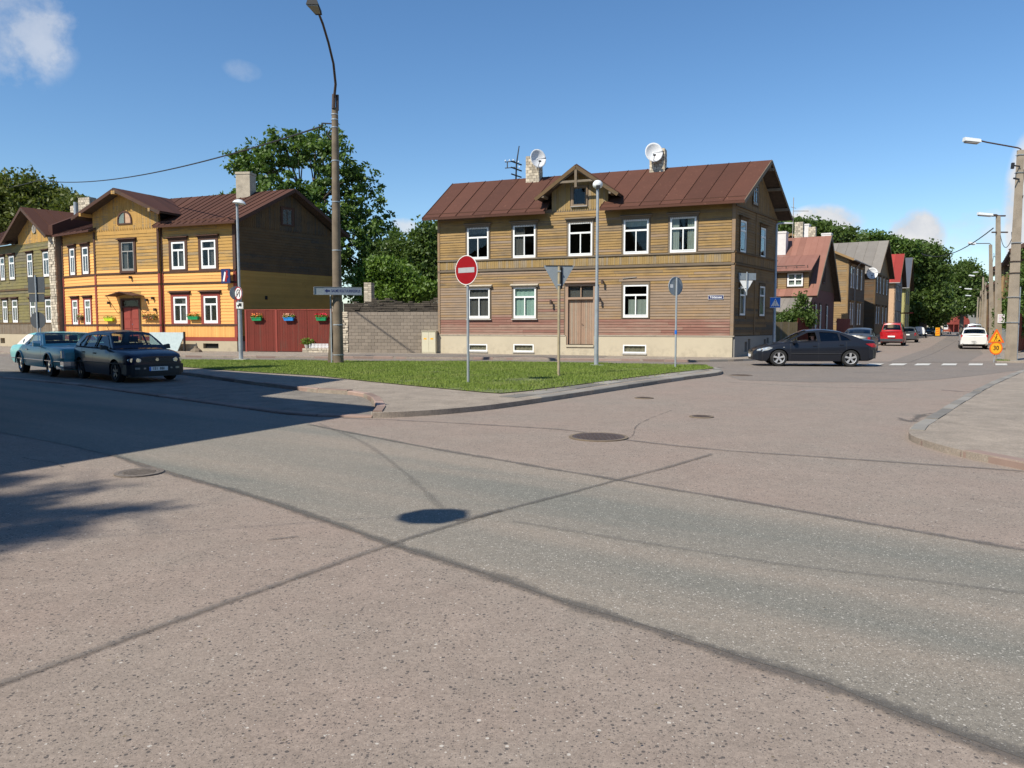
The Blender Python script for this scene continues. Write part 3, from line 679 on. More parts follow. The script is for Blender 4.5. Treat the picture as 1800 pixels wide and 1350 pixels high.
strip('crack', smooth_line(gl((40, 805), (65, 810), (95, 814), (110, 822))), 0.03, 0.0085, seed=17, jitter=0.9)
strip('crack', gl((1500, 655), (1560, 655)), 0.07, 0.0085, seed=12, jitter=0.7)
strip('crack', smooth_line(gl((1600, 637), (1640, 622), (1660, 612), (1680, 600))), 0.05, 0.0205, seed=13)
for i, (a, b, y) in enumerate(((1330, 1420, 637.5), (1440, 1500, 633), (1690, 1760, 646))): strip('crack', gl((a, y + 6), (b, y + 6.5)), 0.05, 0.0125, seed=50 + i, jitter=0.8)
# ---- pedestrian crossing bars
zc = structure(thing('crossing_markings', '', '')); del zc['label']; del zc['category']
for (xa, xb) in ((1347, 1374), (1392, 1420), (1434, 1463), (1474, 1504), (1518, 1545), (1561, 1588), (1606, 1632), (1654, 1680), (1702, 1727), (1750, 1771)):
    p = G(xa, 643); q = G(xb, 643); n = Vector((0.93, 1.5)); mb = MB()
    L = [(p[0], p[1]), (q[0], q[1]), (q[0] + n.x, q[1] + n.y), (p[0] + n.x, p[1] + n.y)]
    mb.poly([(x, y, 0.0205) for x, y in L]); mb.build('crossing_bar', M['white_line'], zc)
# ---- manholes
def manhole(px, py, r, label, mat='iron', ringw=0.05):
    x, y = G(px, py); t = thing('manhole_cover', label, 'manhole cover', (x, y, 0.012))
    mb = MB(); n = 36
    mb.lathe([(r + ringw, -0.01), (r + ringw, 0.004), (r + 0.004, 0.004), (r + 0.004, -0.01)], n, cap=False); mb.build('rim', M['concrete_dark'] if mat == 'iron' else M['cover_grey'], t)
    mb = MB(); mb.lathe([(r, -0.01), (r, 0.003), (r * 0.9, 0.003), (r * 0.88, 0.0), (0.0, 0.0)], n)
    for k in range(-5, 6):
        for j in range(-5, 6):
            if math.hypot(k, j) < 5.2: s_ = r * 0.155; mb.box(k * s_ - s_ * .3, k * s_ + s_ * .3, j * s_ - s_ * .3, j * s_ + s_ * .3, -0.002, 0.006)
    mb.build('lid', M[mat], t)
manhole(1052, 769, 0.375, 'large round iron manhole cover on the pink asphalt by the crack')
manhole(245, 832, 0.2, 'grey manhole cover beside the tar line near the building shade', 'cover_grey')
manhole(1233, 733, 0.16, 'small round iron cover to the right of the large manhole')
manhole(1132, 700, 0.16, 'small round iron cover just below the island kerb')
manhole(1223, 641, 0.3, 'dark manhole cover on the road behind the tip of the grass island')
manhole(1302, 660, 0.32, 'reddish flat cover on the road near the tip of the island')
# ---- things outside the frame that shade the road from the left
def off(px, py, h):
    """the point at height h whose shadow falls on that ground point"""
    x, y = G(px, py); k = h / TANEL; return Vector((x - LX * k, y - LY * k, h))
bt = thing('roadside_house', 'plain rendered town house standing left of the camera and shading the road', 'house')
P1 = off(691, 719, 8.0); P2 = off(461, 698, 8.0); P0_ = off(0, 835, 8.0)
u = Vector((P2.x - P1.x, P2.y - P1.y, 0)); u.normalize(); wv = Vector((P0_.x - P1.x, P0_.y - P1.y, 0)).normalized()
A = P1; B = P1 + wv * 16; Cc = B + u * 5; D = P1 + u * 5
mb = MB(); mb.hexa([Vector((p.x, p.y, 0)) for p in (A, D, Cc, B)] + [A, D, Cc, B]); mb.build('wall', M['w_dark'], bt)
# taller rear half with a pitched roof
P3 = off(614, 673, 12.0); P4 = off(392, 657, 12.0)
A2 = P2; E2 = Vector((P3.x, P3.y, 12.0)); F2 = Vector((P4.x, P4.y, 12.0)); A3 = P2 + u * 16
mb = MB()
n = wv * 9
b = mb.P((A2.x, A2.y, 0), (A3.x, A3.y, 0), (A3.x + n.x, A3.y + n.y, 0), (A2.x + n.x, A2.y + n.y, 0), A2, A3, A3 + n, A2 + n, E2, F2)
for f in ((0, 1, 5, 4), (1, 2, 6, 5), (2, 3, 7, 6), (3, 0, 4, 7), (4, 5, 9, 8), (6, 7, 8, 9), (4, 8, 7), (5, 6, 9), (0, 3, 2, 1)): mb.F(*[b + i for i in f])
mb.build('rear_wing', M['w_dark'], bt)
cp = off(480, 650, 13.6); mb = MB(); mb.box(cp.x - .5, cp.x + .5, cp.y - .5, cp.y + .5, 9, 13.6); mb.build('chimney', M['chimney_plain'], bt)
br = thing('added_rear_row', 'unseen dark wooden house row added behind the camera to dim sky fill and reflections', 'house', (10, -19, 0), rad(-8))  # added out of view to block low sky, darkening shade and reflections
mb = MB(); mb.box(-34, 42, -9, 0, 0, 8.2); mb.build('wall', M['w_dark'], br); mb = MB(); mb.prism([(-9.6, 8.1), (.6, 8.1), (-4.5, 11.2)], -34.5, 42.5, 'x'); mb.build('roof', M['roof_y'], br)
for k in range(14): mb = MB(); mb.box(-31 + k * 5.2, -29.9 + k * 5.2, -.01, .05, 1.8, 3.5); mb.build('window', M['frame_white'], br); mb = MB(); mb.box(-31 + k * 5.2, -29.9 + k * 5.2, -.01, .05, 4.9, 6.6); mb.build('window', M['frame_white'], br)
# street lamp hung over the road behind the left edge of the frame
lp_ = off(760, 908, 5.6); t = thing('hanging_street_lamp', 'grey street lamp hung on a thin wire over the road', 'street lamp', (lp_.x, lp_.y, lp_.z))
mb = MB(); mb.prism([(-.25, -.10), (-.12, -.22), (.14, -.22), (.27, -.10), (.25, .16), (.12, .23), (-.14, .21), (-.25, .10)], -.05, .06, 'z'); mb.prism([(-.12, -.1), (.12, -.1), (.12, .1), (-.12, .1)], .06, .16, 'z'); mb.build('lamp_shade', M['galv'], t)
mb = MB(); mb.tube([(-9, -3, 1.2), (-4, -1.3, 0.5), (0, 0, 0.16)], 0.004, 5); mb.build('span_wire', M['blackmetal'], t)
# ------------------------------------------------------------------ houses
def frame_from(P0, P1, z=0.0):
    """house axes: x along the front from P0 to P1 (as seen), y into the house, z up"""
    a = math.atan2(P1[1] - P0[1], P1[0] - P0[0]); return a
def wallM(p, ang):
    """local matrix of a wall inside a house: origin p, turned by ang"""
    return Matrix.Translation((p[0], p[1], 0)) @ Matrix.Rotation(ang, 4, 'Z')
def cells(L, z0, z1, ops):
    xs = sorted(set([0.0, L] + [o[0] for o in ops] + [o[1] for o in ops])); zs = sorted(set([z0, z1] + [o[2] for o in ops] + [o[3] for o in ops]))
    xs = [x for x in xs if 0 <= x <= L]; zs = [z for z in zs if z0 <= z <= z1]; out = []
    for a, b in zip(xs, xs[1:]):
        run = None
        for c, d in zip(zs, zs[1:]):
            hole = any(o[0] - 1e-6 <= a and b <= o[1] + 1e-6 and o[2] - 1e-6 <= c and d <= o[3] + 1e-6 for o in ops)
            if hole:
                if run: out.append((a, b, run[0], run[1])); run = None
            else: run = (run[0], d) if run else (c, d)
        if run: out.append((a, b, run[0], run[1]))
    return out
def wall(parent, Mw, L, z0, z1, ops, mat, t=0.2, y0=0.0, name='wall', top=None):
    mb = MB(Mw)
    for (a, b, c, d) in cells(L, z0, z1, ops): mb.box(a, b, y0, y0 + t, c, d)
    if top: mb.prism(top, y0, y0 + t, 'y')
    return mb.build(name, mat, parent)
def intervals(L0, L1, cuts):
    cuts = sorted(cuts); out = []; x = L0
    for a, b in cuts:
        if b <= x: continue
        if a > x: out.append((x, min(a, L1)))
        x = max(x, b)
        if x >= L1: break
    if x < L1: out.append((x, L1))
    return [i for i in out if i[1] - i[0] > 0.02]
def planks(parent, Mw, L0, L1, z0, z1, pitch, ops, matf, single=True, seed=1, seg=(2.2, 5.0), top=None, name='plank', prot=0.032):
    """horizontal clapboards; single: each board an object, else one mesh per material"""
    rg = random.Random(seed); n = max(1, round((z1 - z0) / pitch)); p = (z1 - z0) / n; bulk = {}; cnt = 0
    for r in range(n):
        a = z0 + r * p; b = a + p
        cuts = [(o[0], o[1]) for o in ops if o[2] < b - 0.02 and o[3] > a + 0.02]
        lo, hi = L0, L1
        if top: lo, hi = max(L0, top(a)[0]), min(L1, top(a)[1])
        for (u0, u1) in intervals(lo, hi, cuts):
            x = u0
            while x < u1 - 0.01:
                e = x + rg.uniform(*seg)
                if u1 - e < 0.8: e = u1
                e = min(e, u1)
                mb = MB(Mw) if single else bulk.setdefault(matf(r / n, a, rg), MB(Mw))
                mb.rn = rg.random(); d = rg.uniform(-0.004, 0.004); s1 = rg.uniform(-0.003, 0.003)
                g = 0.003
                mb.hexa([(x + g, -prot + d, a + s1), (e - g, -prot + d, a - s1), (e - g, 0, a - s1), (x + g, 0, a + s1),
                         (x + g, -0.006, b + 0.006), (e - g, -0.006, b + 0.006), (e - g, 0, b + 0.006), (x + g, 0, b + 0.006)])
                if single: mb.build(name, M[matf(r / n, a, rg)], parent)
                cnt += 1; x = e
    for k, mb in bulk.items(): mb.build('cladding', M[k], parent, kind='stuff')
    return cnt
def vboards(parent, Mw, L0, L1, zlo, ztop, w, mat, ops=(), seed=1, fringe=0.0, y=0.0, name='gable_boards', prot=0.02):
    """narrow upright boards between zlo and ztop(u); fringe: pointed lower ends"""
    rg = random.Random(seed); n = max(1, round((L1 - L0) / w)); w = (L1 - L0) / n; mb = MB(Mw)
    zt = ztop if callable(ztop) else (lambda u: ztop)
    for i in range(n):
        a = L0 + i * w + 0.004; b = L0 + (i + 1) * w - 0.004; ta, tb = zt(a), zt(b)
        d = rg.uniform(-0.004, 0.006); mb.rn = rg.random()
        spans = [(zlo, None)]
        hit = [o for o in ops if o[0] < b and o[1] > a]
        segs = []
        if hit: o = hit[0]; segs = [(zlo, o[2]), (o[3], None)]
        else: segs = [(zlo, None)]
        for (c, e) in segs:
            e1, e2 = (ta, tb) if e is None else (e, e)
            if min(e1, e2) <= c + 0.02: continue
            mb.hexa([(a, y - prot - d, c), (b, y - prot - d, c), (b, y, c), (a, y, c), (a, y - prot - d, e1), (b, y - prot - d, e2), (b, y, e2), (a, y, e1)])
        if fringe and not (hit and hit[0][2] <= zlo):
            m_ = (a + b) / 2; mb.prism([(a, zlo), (b, zlo), (b - w * .1, zlo - fringe * .5), (m_, zlo - fringe), (a + w * .1, zlo - fringe * .5)], y - prot - d, y - 0.004, 'y')
    return mb.build(name, mat, parent, kind='stuff')
def trim(parent, Mw, boxes, mat, name='trim_board'):
    for bx in boxes:
        mb = MB(Mw); mb.rn = random.random(); mb.box(*bx); mb.build(name, mat, parent)
def window(parent, Mw, u0, u1, z0, z1, frame='frame_white', casing=None, cw=0.11, split='T', hood=None, sill=None, curtain=None, fw=0.085, lab=None, teeth=False, reveal=0.0, ch=0.12, room=True):
    """frame with its panes; sub-parts: pane, casing, hood, sill, curtain"""
    mb = MB(Mw); y0, y1 = -0.035 + reveal, 0.05 + reveal; h = z1 - z0; w = u1 - u0
    mb.box(u0, u0 + fw, y0, y1, z0, z1); mb.box(u1 - fw, u1, y0, y1, z0, z1)
    mb.box(u0 + fw, u1 - fw, y0, y1, z0, z0 + fw * 1.15); mb.box(u0 + fw, u1 - fw, y0, y1, z1 - fw, z1)
    zt = z0 + h * 0.66; panes = []; x0, x1, c0, c1 = u0 + fw, u1 - fw, z0 + fw * 1.15, z1 - fw; m = (u0 + u1) / 2
    if split in ('T', 'TT'):
        mb.box(x0, x1, y0, y1, zt, zt + fw); mb.box(m - fw * .32, m + fw * .32, y0 + .004, y1, c0, zt)
        panes = [(x0, m - fw * .32, c0, zt), (m + fw * .32, x1, c0, zt)]
        if split == 'TT': mb.box(m - fw * .3, m + fw * .3, y0 + .004, y1, zt + fw, c1); panes += [(x0, m - fw * .3, zt + fw, c1), (m + fw * .3, x1, zt + fw, c1)]
        else: panes.append((x0, x1, zt + fw, c1))
        # opening sash edge
        mb.box(x0, x1, y0 - 0.012, y0 + 0.012, c0, c0 + 0.05)
    elif split == '+':
        mz = (z0 + z1) / 2; mb.box(x0, x1, y0, y1, mz - fw * .4, mz + fw * .4); mb.box(m - fw * .5, m + fw * .5, y0 + .004, y1, c0, mz - fw * .4); mb.box(m - fw * .5, m + fw * .5, y0 + .004, y1, mz + fw * .4, c1)
        panes = [(a, b, c, d) for (a, b) in ((x0, m - fw * .5), (m + fw * .5, x1)) for (c, d) in ((c0, mz - fw * .4), (mz + fw * .4, c1))]
    elif split == 'H':
        mb.box(x0, x1, y0, y1, zt, zt + fw); panes = [(x0, x1, c0, zt), (x0, x1, zt + fw, c1)]
    elif split == 'V':
        mb.box(m - fw * .4, m + fw * .4, y0, y1, c0, c1); panes = [(x0, m - fw * .4, c0, c1), (m + fw * .4, x1, c0, c1)]
    else: panes = [(x0, x1, c0, c1)]
    wo = mb.build('window', M[frame], parent)
    if lab: wo['label'] = lab
    for (a, b, c, d) in panes:
        g = MB(Mw); g.box(a - .004, b + .004, y0 + 0.028, y0 + 0.034, c - .004, d + .004); g.build('pane', M['glass'], wo)
    if casing:
        g = MB(Mw); yc = -0.055
        g.box(u0 - cw, u0 - .002, yc, 0.0, z0 - cw * .5, z1 + ch); g.box(u1 + .002, u1 + cw, yc, 0.0, z0 - cw * .5, z1 + ch)
        g.box(u0 - .002, u1 + .002, yc, 0.0, z1 + .002, z1 + ch); g.box(u0 - .002, u1 + .002, yc, 0.0, z0 - cw * .5, z0 - .002)
        g.build('casing', M[casing], wo)
    if hood:
        g = MB(Mw); e = cw + 0.10; zz = z1 + ch + 0.002
        g.prism([(-0.20, zz + 0.02), (-0.20, zz + 0.055), (0.0, zz + 0.12), (0.0, zz)], u0 - e, u1 + e, 'x')
        g.box(u0 - e + .05, u1 + e - .05, -0.09, 0.0, zz - 0.07, zz - .001)
        if teeth:
            n = int((w + 2 * cw) / 0.09); s_ = (w + 2 * cw) / n
            for i in range(n):
                a = u0 - cw + i * s_; g.prism([(a + .01, zz - .07), (a + s_ - .01, zz - .07), (a + s_ / 2, zz - .2)], -0.085, -0.058, 'y')
        g.build('hood', M[hood], wo)
    if sill:
        g = MB(Mw); g.box(u0 - .10, u1 + .10, -0.13, 0.0, z0 - cw * .5 - 0.05, z0 - cw * .5 - .002); g.build('sill', M[sill], wo)
    if curtain:
        g = MB(Mw); kind, mt = curtain; yb = 0.07 + reveal
        if kind == 'full': sp = [(u0, u1, z0, z1)]
        elif kind == 'sides': sp = [(u0, u0 + w * .34, z0, z1), (u1 - w * .34, u1, z0, z1)]
        elif kind == 'right': sp = [(u0 + w * .55, u1, z0, z1)]
        elif kind == 'low': sp = [(u0 + w * .2, u1, z0, z0 + h * .55)]
        elif kind == 'blind': sp = [(u0, u1, z0 + h * .8, z1)]
        elif kind == 'thin': sp = [(u0, u0 + w * .5, z0, z1)]
        for (a, b, c, d) in sp:
            n = 16; rows = [[(a + (b - a) * i / n, yb + 0.012 * math.sin(i * 1.9 + a), zz) for i in range(n + 1)] for zz in (c, d)]
            g.grid(rows)
        g.build('curtain', M[mt], wo)
    return wo
def room_shell(parent, Mw_list, poly, zfloors, name='interior'):
    """dark floors inside the house so that windows look into rooms"""
    mb = MB()
    for z in zfloors: mb.prism(poly, z, z + 0.15, 'z')
    mb.build(name, M['room'], parent)
def slope(parent, E0, E1, R0, R1, n, mat, seam=0.035, thick=0.03, name='roof_panel', seed=1, lows=None, deck='soffit', deckt=0.10, rib=True):
    """standing-seam roof slope: each pan an object. lows: {pan index: start fraction}"""
    E0, E1, R0, R1 = map(Vector, (E0, E1, R0, R1)); rg = random.Random(seed)
    nrm = (E1 - E0).cross(R0 - E0).normalized()
    if nrm.z < 0: nrm = -nrm
    for i in range(n):
        a, b = i / n, (i + 1) / n; lo = (lows or {}).get(i, 0.0)
        e0, e1 = E0.lerp(E1, a), E0.lerp(E1, b); r0, r1 = R0.lerp(R1, a), R0.lerp(R1, b)
        e0, e1 = e0.lerp(r0, lo), e1.lerp(r1, lo)
        t = nrm * thick; j = nrm * rg.uniform(-0.004, 0.006); g = (e1 - e0).normalized() * 0.002
        mb = MB(); mb.rn = rg.random()
        mb.hexa([e0 + g + j, e1 - g + j, r1 - g + j, r0 + g + j, e0 + g + t + j, e1 - g + t + j, r1 - g + t + j, r0 + g + t + j])
        if rib:
            w = (e1 - e0).normalized() * 0.018; s_ = nrm * (thick + seam)
            mb.hexa([e0 + g + j, e0 + g + w + j, r0 + g + w + j, r0 + g + j, e0 + g + s_, e0 + g + w + s_, r0 + g + w + s_, r0 + g + s_])
        mb.build(name, M[mat], parent)
    if deck:
        mb = MB(); d = -nrm * deckt; k = -nrm * 0.004
        groups = []; cur = None
        for i in range(n):
            lo = (lows or {}).get(i, 0.0)
            if cur and cur[2] == lo: cur[1] = i + 1
            else: cur = [i, i + 1, lo]; groups.append(cur)
        for (i, j2, lo) in groups:
            e0, e1 = E0.lerp(E1, i / n), E0.lerp(E1, j2 / n); r0, r1 = R0.lerp(R1, i / n), R0.lerp(R1, j2 / n); e0, e1 = e0.lerp(r0, lo), e1.lerp(r1, lo)
            mb.hexa([e0 + d, e1 + d, r1 + d, r0 + d, e0 + k, e1 + k, r1 + k, r0 + k])
        mb.build('roof_deck', M[deck], parent)
def edge_board(parent, p, q, w, h, mat, name='fascia_board', up=(0, 0, 1)):
    mb = MB(); mb.rn = random.random(); mb.beam(p, q, w, h, up); return mb.build(name, M[mat], parent)
def chimney(parent, x, y, z0, z1, wx, wy, mat, brick=0.0, capm=None, seed=1, ang=0.0):
    Mc = Matrix.Translation((x, y, 0)) @ Matrix.Rotation(ang, 4, 'Z')
    mb = MB(Mc); mb.box(-wx / 2 + .02, wx / 2 - .02, -wy / 2 + .02, wy / 2 - .02, z0, z1 - 0.02); o = mb.build('chimney', M['mortar'] if brick else M[mat], parent)
    if brick:
        rg = random.Random(seed); mb = MB(Mc); z = z0
        row = 0
        while z < z1 - brick * .5:
            for side in range(4):
                L = wx if side % 2 == 0 else wy; hw = (wy if side % 2 == 0 else wx) / 2
                x_ = -L / 2 - (0.12 if row % 2 else 0)
                while x_ < L / 2:
                    a, b = max(x_, -L / 2), min(x_ + 0.24, L / 2)
                    if b - a > 0.04:
                        mb.rn = rg.random(); pr = rg.uniform(-0.005, 0.012); R = Matrix.Rotation(side * math.pi / 2, 4, 'Z'); mo = mb.M; mb.M = mo @ R
                        mb.box(a + .006, b - .006, -hw - pr, -hw + .03, z + .006, z + brick - .006); mb.M = mo
                    x_ += 0.25
            z += brick; row += 1
        mb.build('brickwork', M[mat], o, kind='stuff')
    else:
        mb = MB(Mc); mb.box(-wx / 2 - .01, wx / 2 + .01, -wy / 2 - .01, wy / 2 + .01, z1 - 0.14, z1); mb.build('chimney_cap', M[capm or mat], o)
    return o

# ================= the large brown house in the middle
A0 = (-4.07, 42.7); A1 = (10.58, 36.95); LB = math.hypot(A1[0] - A0[0], A1[1] - A0[1])   # 15.74
angB = frame_from(A0, A1)
big = thing('brown_house', 'two-storey weathered ochre board house with rusty roof, white windows and a small front gable', 'house', (A0[0], A0[1], 0), angB)
sideW = 6.6; sd = Vector((0.579, 0.815)); ax = Vector((math.cos(angB), math.sin(angB))); ay = Vector((-ax.y, ax.x))
sl = Vector((sd.dot(ax), sd.dot(ay)))                # side direction inside the house frame
angS = math.atan2(sl.y, sl.x)
MF = Matrix.Identity(4); MS = wallM((LB, 0), angS); WS = sideW
DB = sl.y * WS                                       # depth of the house
ML = wallM((0, DB), -math.pi / 2)                    # left end wall (plain)
ups = [(1.78, 3.04, 'blind' and None), (4.44, 5.70, None), (7.50, 8.76, None), (10.37, 11.63, None), (12.68, 13.94, None)]
opsF = [(a, b, 5.16, 6.88) for a, b, _ in ups] + [(1.83, 3.10, 2.0, 3.64), (4.47, 5.73, 2.0, 3.64), (10.39, 11.65, 2.02, 3.66), (7.42, 8.90, 0.63, 3.68), (7.72, 8.40, 7.74, 8.62)]
basF = [(1.87, 2.98, .24, .62), (4.49, 5.64, .24, .64), (10.42, 11.6, .24, .66)]
wall(big, MF, LB, 0.1, 1.08, basF + [(7.42, 8.90, 0.63, 1.08)], M['plinth'], 0.3, -0.10, 'plinth')
wall(big, MF, LB, 1.08, 7.6, [o for o in opsF if o[2] < 7], M['w_grey'], 0.16, 0.0, 'wall')
trim(big, MF, [(0, 7.38, -0.125, -0.028, 1.08, 1.135), (8.94, LB + .08, -0.125, -0.028, 1.08, 1.135)], M['lime'], 'plinth_ledge')
opsS = [(0.68, 1.56, 5.16, 6.70), (3.78, 4.62, 5.16, 6.66), (0.80, 1.62, 2.12, 3.55), (3.82, 4.70, 2.12, 3.66)]
basS = [(1.45, 1.85, .32, .82), (1.95, 2.32, .32, .95), (4.5, 4.85, .4, .9), (4.95, 5.3, .4, .98)]
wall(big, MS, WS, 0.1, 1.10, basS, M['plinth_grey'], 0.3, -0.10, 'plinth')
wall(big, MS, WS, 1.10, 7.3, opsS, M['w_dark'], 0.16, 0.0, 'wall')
ridge_u = WS / 2
wall(big, ML, DB, 0.1, 7.3, [], M['w_grey'], 0.16, 0.0, 'wall')
mb = MB(); mb.box(0.2, LB + sl.x * WS - .2, DB - .16, DB, .1, 7.4); mb.build('rear_wall', M['w_grey'], big)
mb = MB()
for z in (0.95, 4.3, 7.35): mb.prism([(0.17, 0.17), (LB - 0.05, 0.17), (LB + sl.x * WS - .3, DB - .17), (0.17, DB - .17)], z, z + .12, 'z')
mb.box(3.7, 3.8, .2, DB - .2, 1.1, 7.3); mb.box(9.4, 9.5, .2, DB - .2, 1.1, 7.3); mb.box(.2, LB, 3.4, 3.5, 1.1, 7.3)
mb.build('interior', M['room'], big)
def mfront(f, z, rg):
    if z < 1.85: return 'w_red'
    if z < 2.9: return 'w_mid' if rg.random() < .85 else 'w_red'
    if z < 3.6: return 'w_mid'
    if z < 4.5: return 'w_mid' if rg.random() < .45 else 'w_ochre'
    return 'w_ochre' if rg.random() < .85 else 'w_mid'
clr = [(a - .10, b + .10, c - .06, d + .12) for a, b, c, d in opsF[:8]] + [(7.28, 9.04, 0, 3.82)]
planks(big, MF, 0.14, LB - .14, 1.14, 4.50, 0.132, clr, mfront, True, 2)
planks(big, MF, 0.14, LB - .14, 5.20, 7.42, 0.132, clr, mfront, True, 3)
vboards(big, MF, 0.14, LB - .14, 4.66, 5.10, 0.115, M['w_band'], seed=4, name='band_boards')
trim(big, MF, [(0.0, LB, -0.085, -0.001, 5.10, 5.17), (0.0, LB, -0.075, -0.001, 4.52, 4.60)], M['w_grey'], 'belt_moulding')
trim(big, MF, [(0.0, .13, -0.05, -.001, 1.14, 4.5), (0.0, .13, -0.05, -.001, 4.61, 5.09), (0.0, .13, -0.05, -.001, 5.18, 7.42),
               (LB - .13, LB + .03, -0.05, -.001, 1.14, 4.5), (LB - .13, LB + .03, -0.05, -.001, 4.61, 5.09), (LB - .13, LB + .03, -0.05, -.001, 5.18, 7.42)], M['w_mid'], 'corner_board')
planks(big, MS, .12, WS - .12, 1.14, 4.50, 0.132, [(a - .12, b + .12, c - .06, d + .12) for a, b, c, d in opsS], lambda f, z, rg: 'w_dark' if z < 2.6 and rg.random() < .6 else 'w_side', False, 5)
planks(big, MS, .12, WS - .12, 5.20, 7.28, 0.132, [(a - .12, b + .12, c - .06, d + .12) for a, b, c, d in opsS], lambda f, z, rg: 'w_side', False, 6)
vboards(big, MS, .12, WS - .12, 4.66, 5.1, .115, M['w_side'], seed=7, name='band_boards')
trim(big, MS, [(0.01, WS, -0.085, -0.001, 5.10, 5.17), (0.01, WS, -0.075, -0.001, 4.52, 4.60), (0.01, WS, -0.07, -0.001, 7.28, 7.36)], M['w_dark'], 'belt_moulding')
trim(big, MS, [(0.0, .13, -0.04, -.001, 1.14, 4.5), (0.0, .13, -0.04, -.001, 5.18, 7.27), (WS - .13, WS, -0.05, -.001, 1.14, 4.5), (WS - .13, WS, -0.05, -.001, 5.18, 7.27), (3.0, 3.12, -.045, -.001, 1.14, 4.5), (3.0, 3.12, -.045, -.001, 5.18, 7.27)], M['w_side'], 'corner_board')
gz = lambda u: 7.36 + (1 - abs(u - ridge_u) / (ridge_u + .02)) * 2.28
mb = MB(MS); mb.prism([(0, 7.3), (WS, 7.3), (WS, 7.4), (ridge_u, 9.6), (0, 7.4)], 0.0, .14, 'y'); mb.build('gable_wall', M['w_dark'], big)
vboards(big, MS, .03, WS - .03, 7.37, gz, .13, M['w_side'], [(2.38, 3.3, 7.55, 8.78)], 8, 0)
window(big, MS, 2.5, 3.18, 7.68, 8.66, 'frame_grey', 'w_dark', .1, 'TT', fw=.05, reveal=-0.01)
mb = MB(ML); mb.prism([(0, 7.3), (DB, 7.3), (DB, 7.4), (DB / 2, 9.6), (0, 7.4)], 0.0, .14, 'y'); mb.build('gable_wall', M['w_dark'], big)
# windows
cur = [('blind', 'curtain_dim'), ('thin', 'curtain_dim'), None, ('blind', 'curtain'), ('sides', 'curtain')]
for (a, b, _), c in zip(ups, cur): window(big, MF, a, b, 5.16, 6.88, casing='w_grey', cw=.07, hood='w_grey', curtain=c, teeth=True, ch=.13)
window(big, MF, 1.83, 3.10, 2.0, 3.64, casing='w_grey', cw=.05, hood='lime', sill='sill_metal', curtain=('full', 'curtain_dim'), ch=.06)
window(big, MF, 4.47, 5.73, 2.0, 3.64, casing='w_grey', cw=.05, hood='lime', sill='sill_metal', curtain=('full', 'curtain_green'), ch=.06)
window(big, MF, 10.39, 11.65, 2.02, 3.66, casing='w_grey', cw=.07, curtain=('low', 'curtain'), ch=.12)
for i, (a, b, c, d) in enumerate(opsS): window(big, MS, a, b, c, d, casing='w_dark', cw=.08, split='H', hood='w_dark' if i < 2 else None, fw=.08, curtain=('full', 'curtain') if i > 1 else None)
for (a, b, c, d) in basF: 
    o = window(big, Matrix.Translation((0, -.10, 0)), a, b, c, d, split='', fw=.06, reveal=.03, curtain=('full', 'blind')); g = MB(MF); g.box(a - .03, b + .03, -.15, -.098, c - .07, c - .004); g.build('sill', M['sill_metal'], o)
for (a, b, c, d) in basS: window(big, MS, a, b, c, d, 'frame_grey', split='', fw=.05, reveal=0.06)
# front door
dr = MB(MF)
for x0, x1 in ((7.51, 8.16), (8.18, 8.83)):
    n = 6; w_ = (x1 - x0) / n
    for i in range(n): dr.rn = random.random(); dr.box(x0 + i * w_ + .004, x0 + (i + 1) * w_ - .004, 0.06, 0.10, .66, 2.95)
door = dr.build('door', M['w_door'], big)
g = MB(MF); g.box(7.36, 7.50, -.06, .16, .64, 3.78); g.box(8.84, 8.98, -.06, .16, .64, 3.78); g.box(7.50, 8.84, -.06, .16, 3.64, 3.78); g.box(7.50, 8.84, -.09, .12, 2.96, 3.07); g.box(8.145, 8.195, .0, .1, 3.07, 3.64)
g.build('door_frame', M['w_door'], door)
for a, b in ((7.5, 8.145), (8.195, 8.84)): g = MB(MF); g.box(a, b, .04, .046, 3.07, 3.64); g.build('pane', M['glass'], door)
g = MB(MF); g.box(7.5, 8.84, .11, .13, 3.0, 3.64); g.build('transom_backing', M['curtain_dim'], door)
g = MB(MF); g.prism([(-.22, 3.80), (-.22, 3.83), (0, 3.9), (0, 3.785)], 7.28, 9.06, 'x'); g.build('hood', M['w_door'], door)
g = MB(MF); g.tube([(8.22, .04, 1.7), (8.22, 0.0, 1.7), (8.30, 0.0, 1.7)], .012, 6); g.build('handle', M['rustmetal'], door)
g = MB(MF); g.box(7.42, 8.9, -.16, .1, .52, .63); g.build('door_step', M['plinth'], big)
# roof: eave line and ridge
ov = 0.60; ze = 7.42; zr = 9.90; yr = DB / 2
def SP(v, z, ext=0.0): p = Vector((LB, 0)) + sl * v; d = Vector((1, 0)) * ext; return Vector((p.x + d.x, p.y + d.y, z))
E0 = Vector((-.62, -ov, ze)); R0 = Vector((-.62, yr, zr)); 
tE = -ov / sl.y; tR = yr / sl.y
E1 = SP(tE, ze, .62); R1 = SP(tR, zr, .62)
npan = 17; lows = {}
for i in range(npan):
    mid = E0.lerp(E1, (i + .5) / npan).x
    if 6.45 < mid < 9.7: lows[i] = 0.42
slope(big, E0, E1, R0, R1, npan, 'roof', seed=9, lows=lows)
Bk0 = Vector((-.62, DB + ov, ze)); Bk1 = SP((DB + ov) / sl.y, ze, .62)
slope(big, Bk1, Bk0, R1, R0, 12, 'roof', seed=10)
edge_board(big, E1 + Vector((0.01, 0, -.06)), R1 + Vector((0.01, 0, -.06)), .035, .18, 'w_grey', 'verge_board')
edge_board(big, R1 + Vector((0.01, 0, -.06)), Bk1 + Vector((0.01, 0, -.06)), .035, .18, 'w_dark', 'verge_board')
edge_board(big, E0 + Vector((-0.01, 0, -.06)), R0 + Vector((-0.01, 0, -.06)), .035, .18, 'roof', 'verge_board')
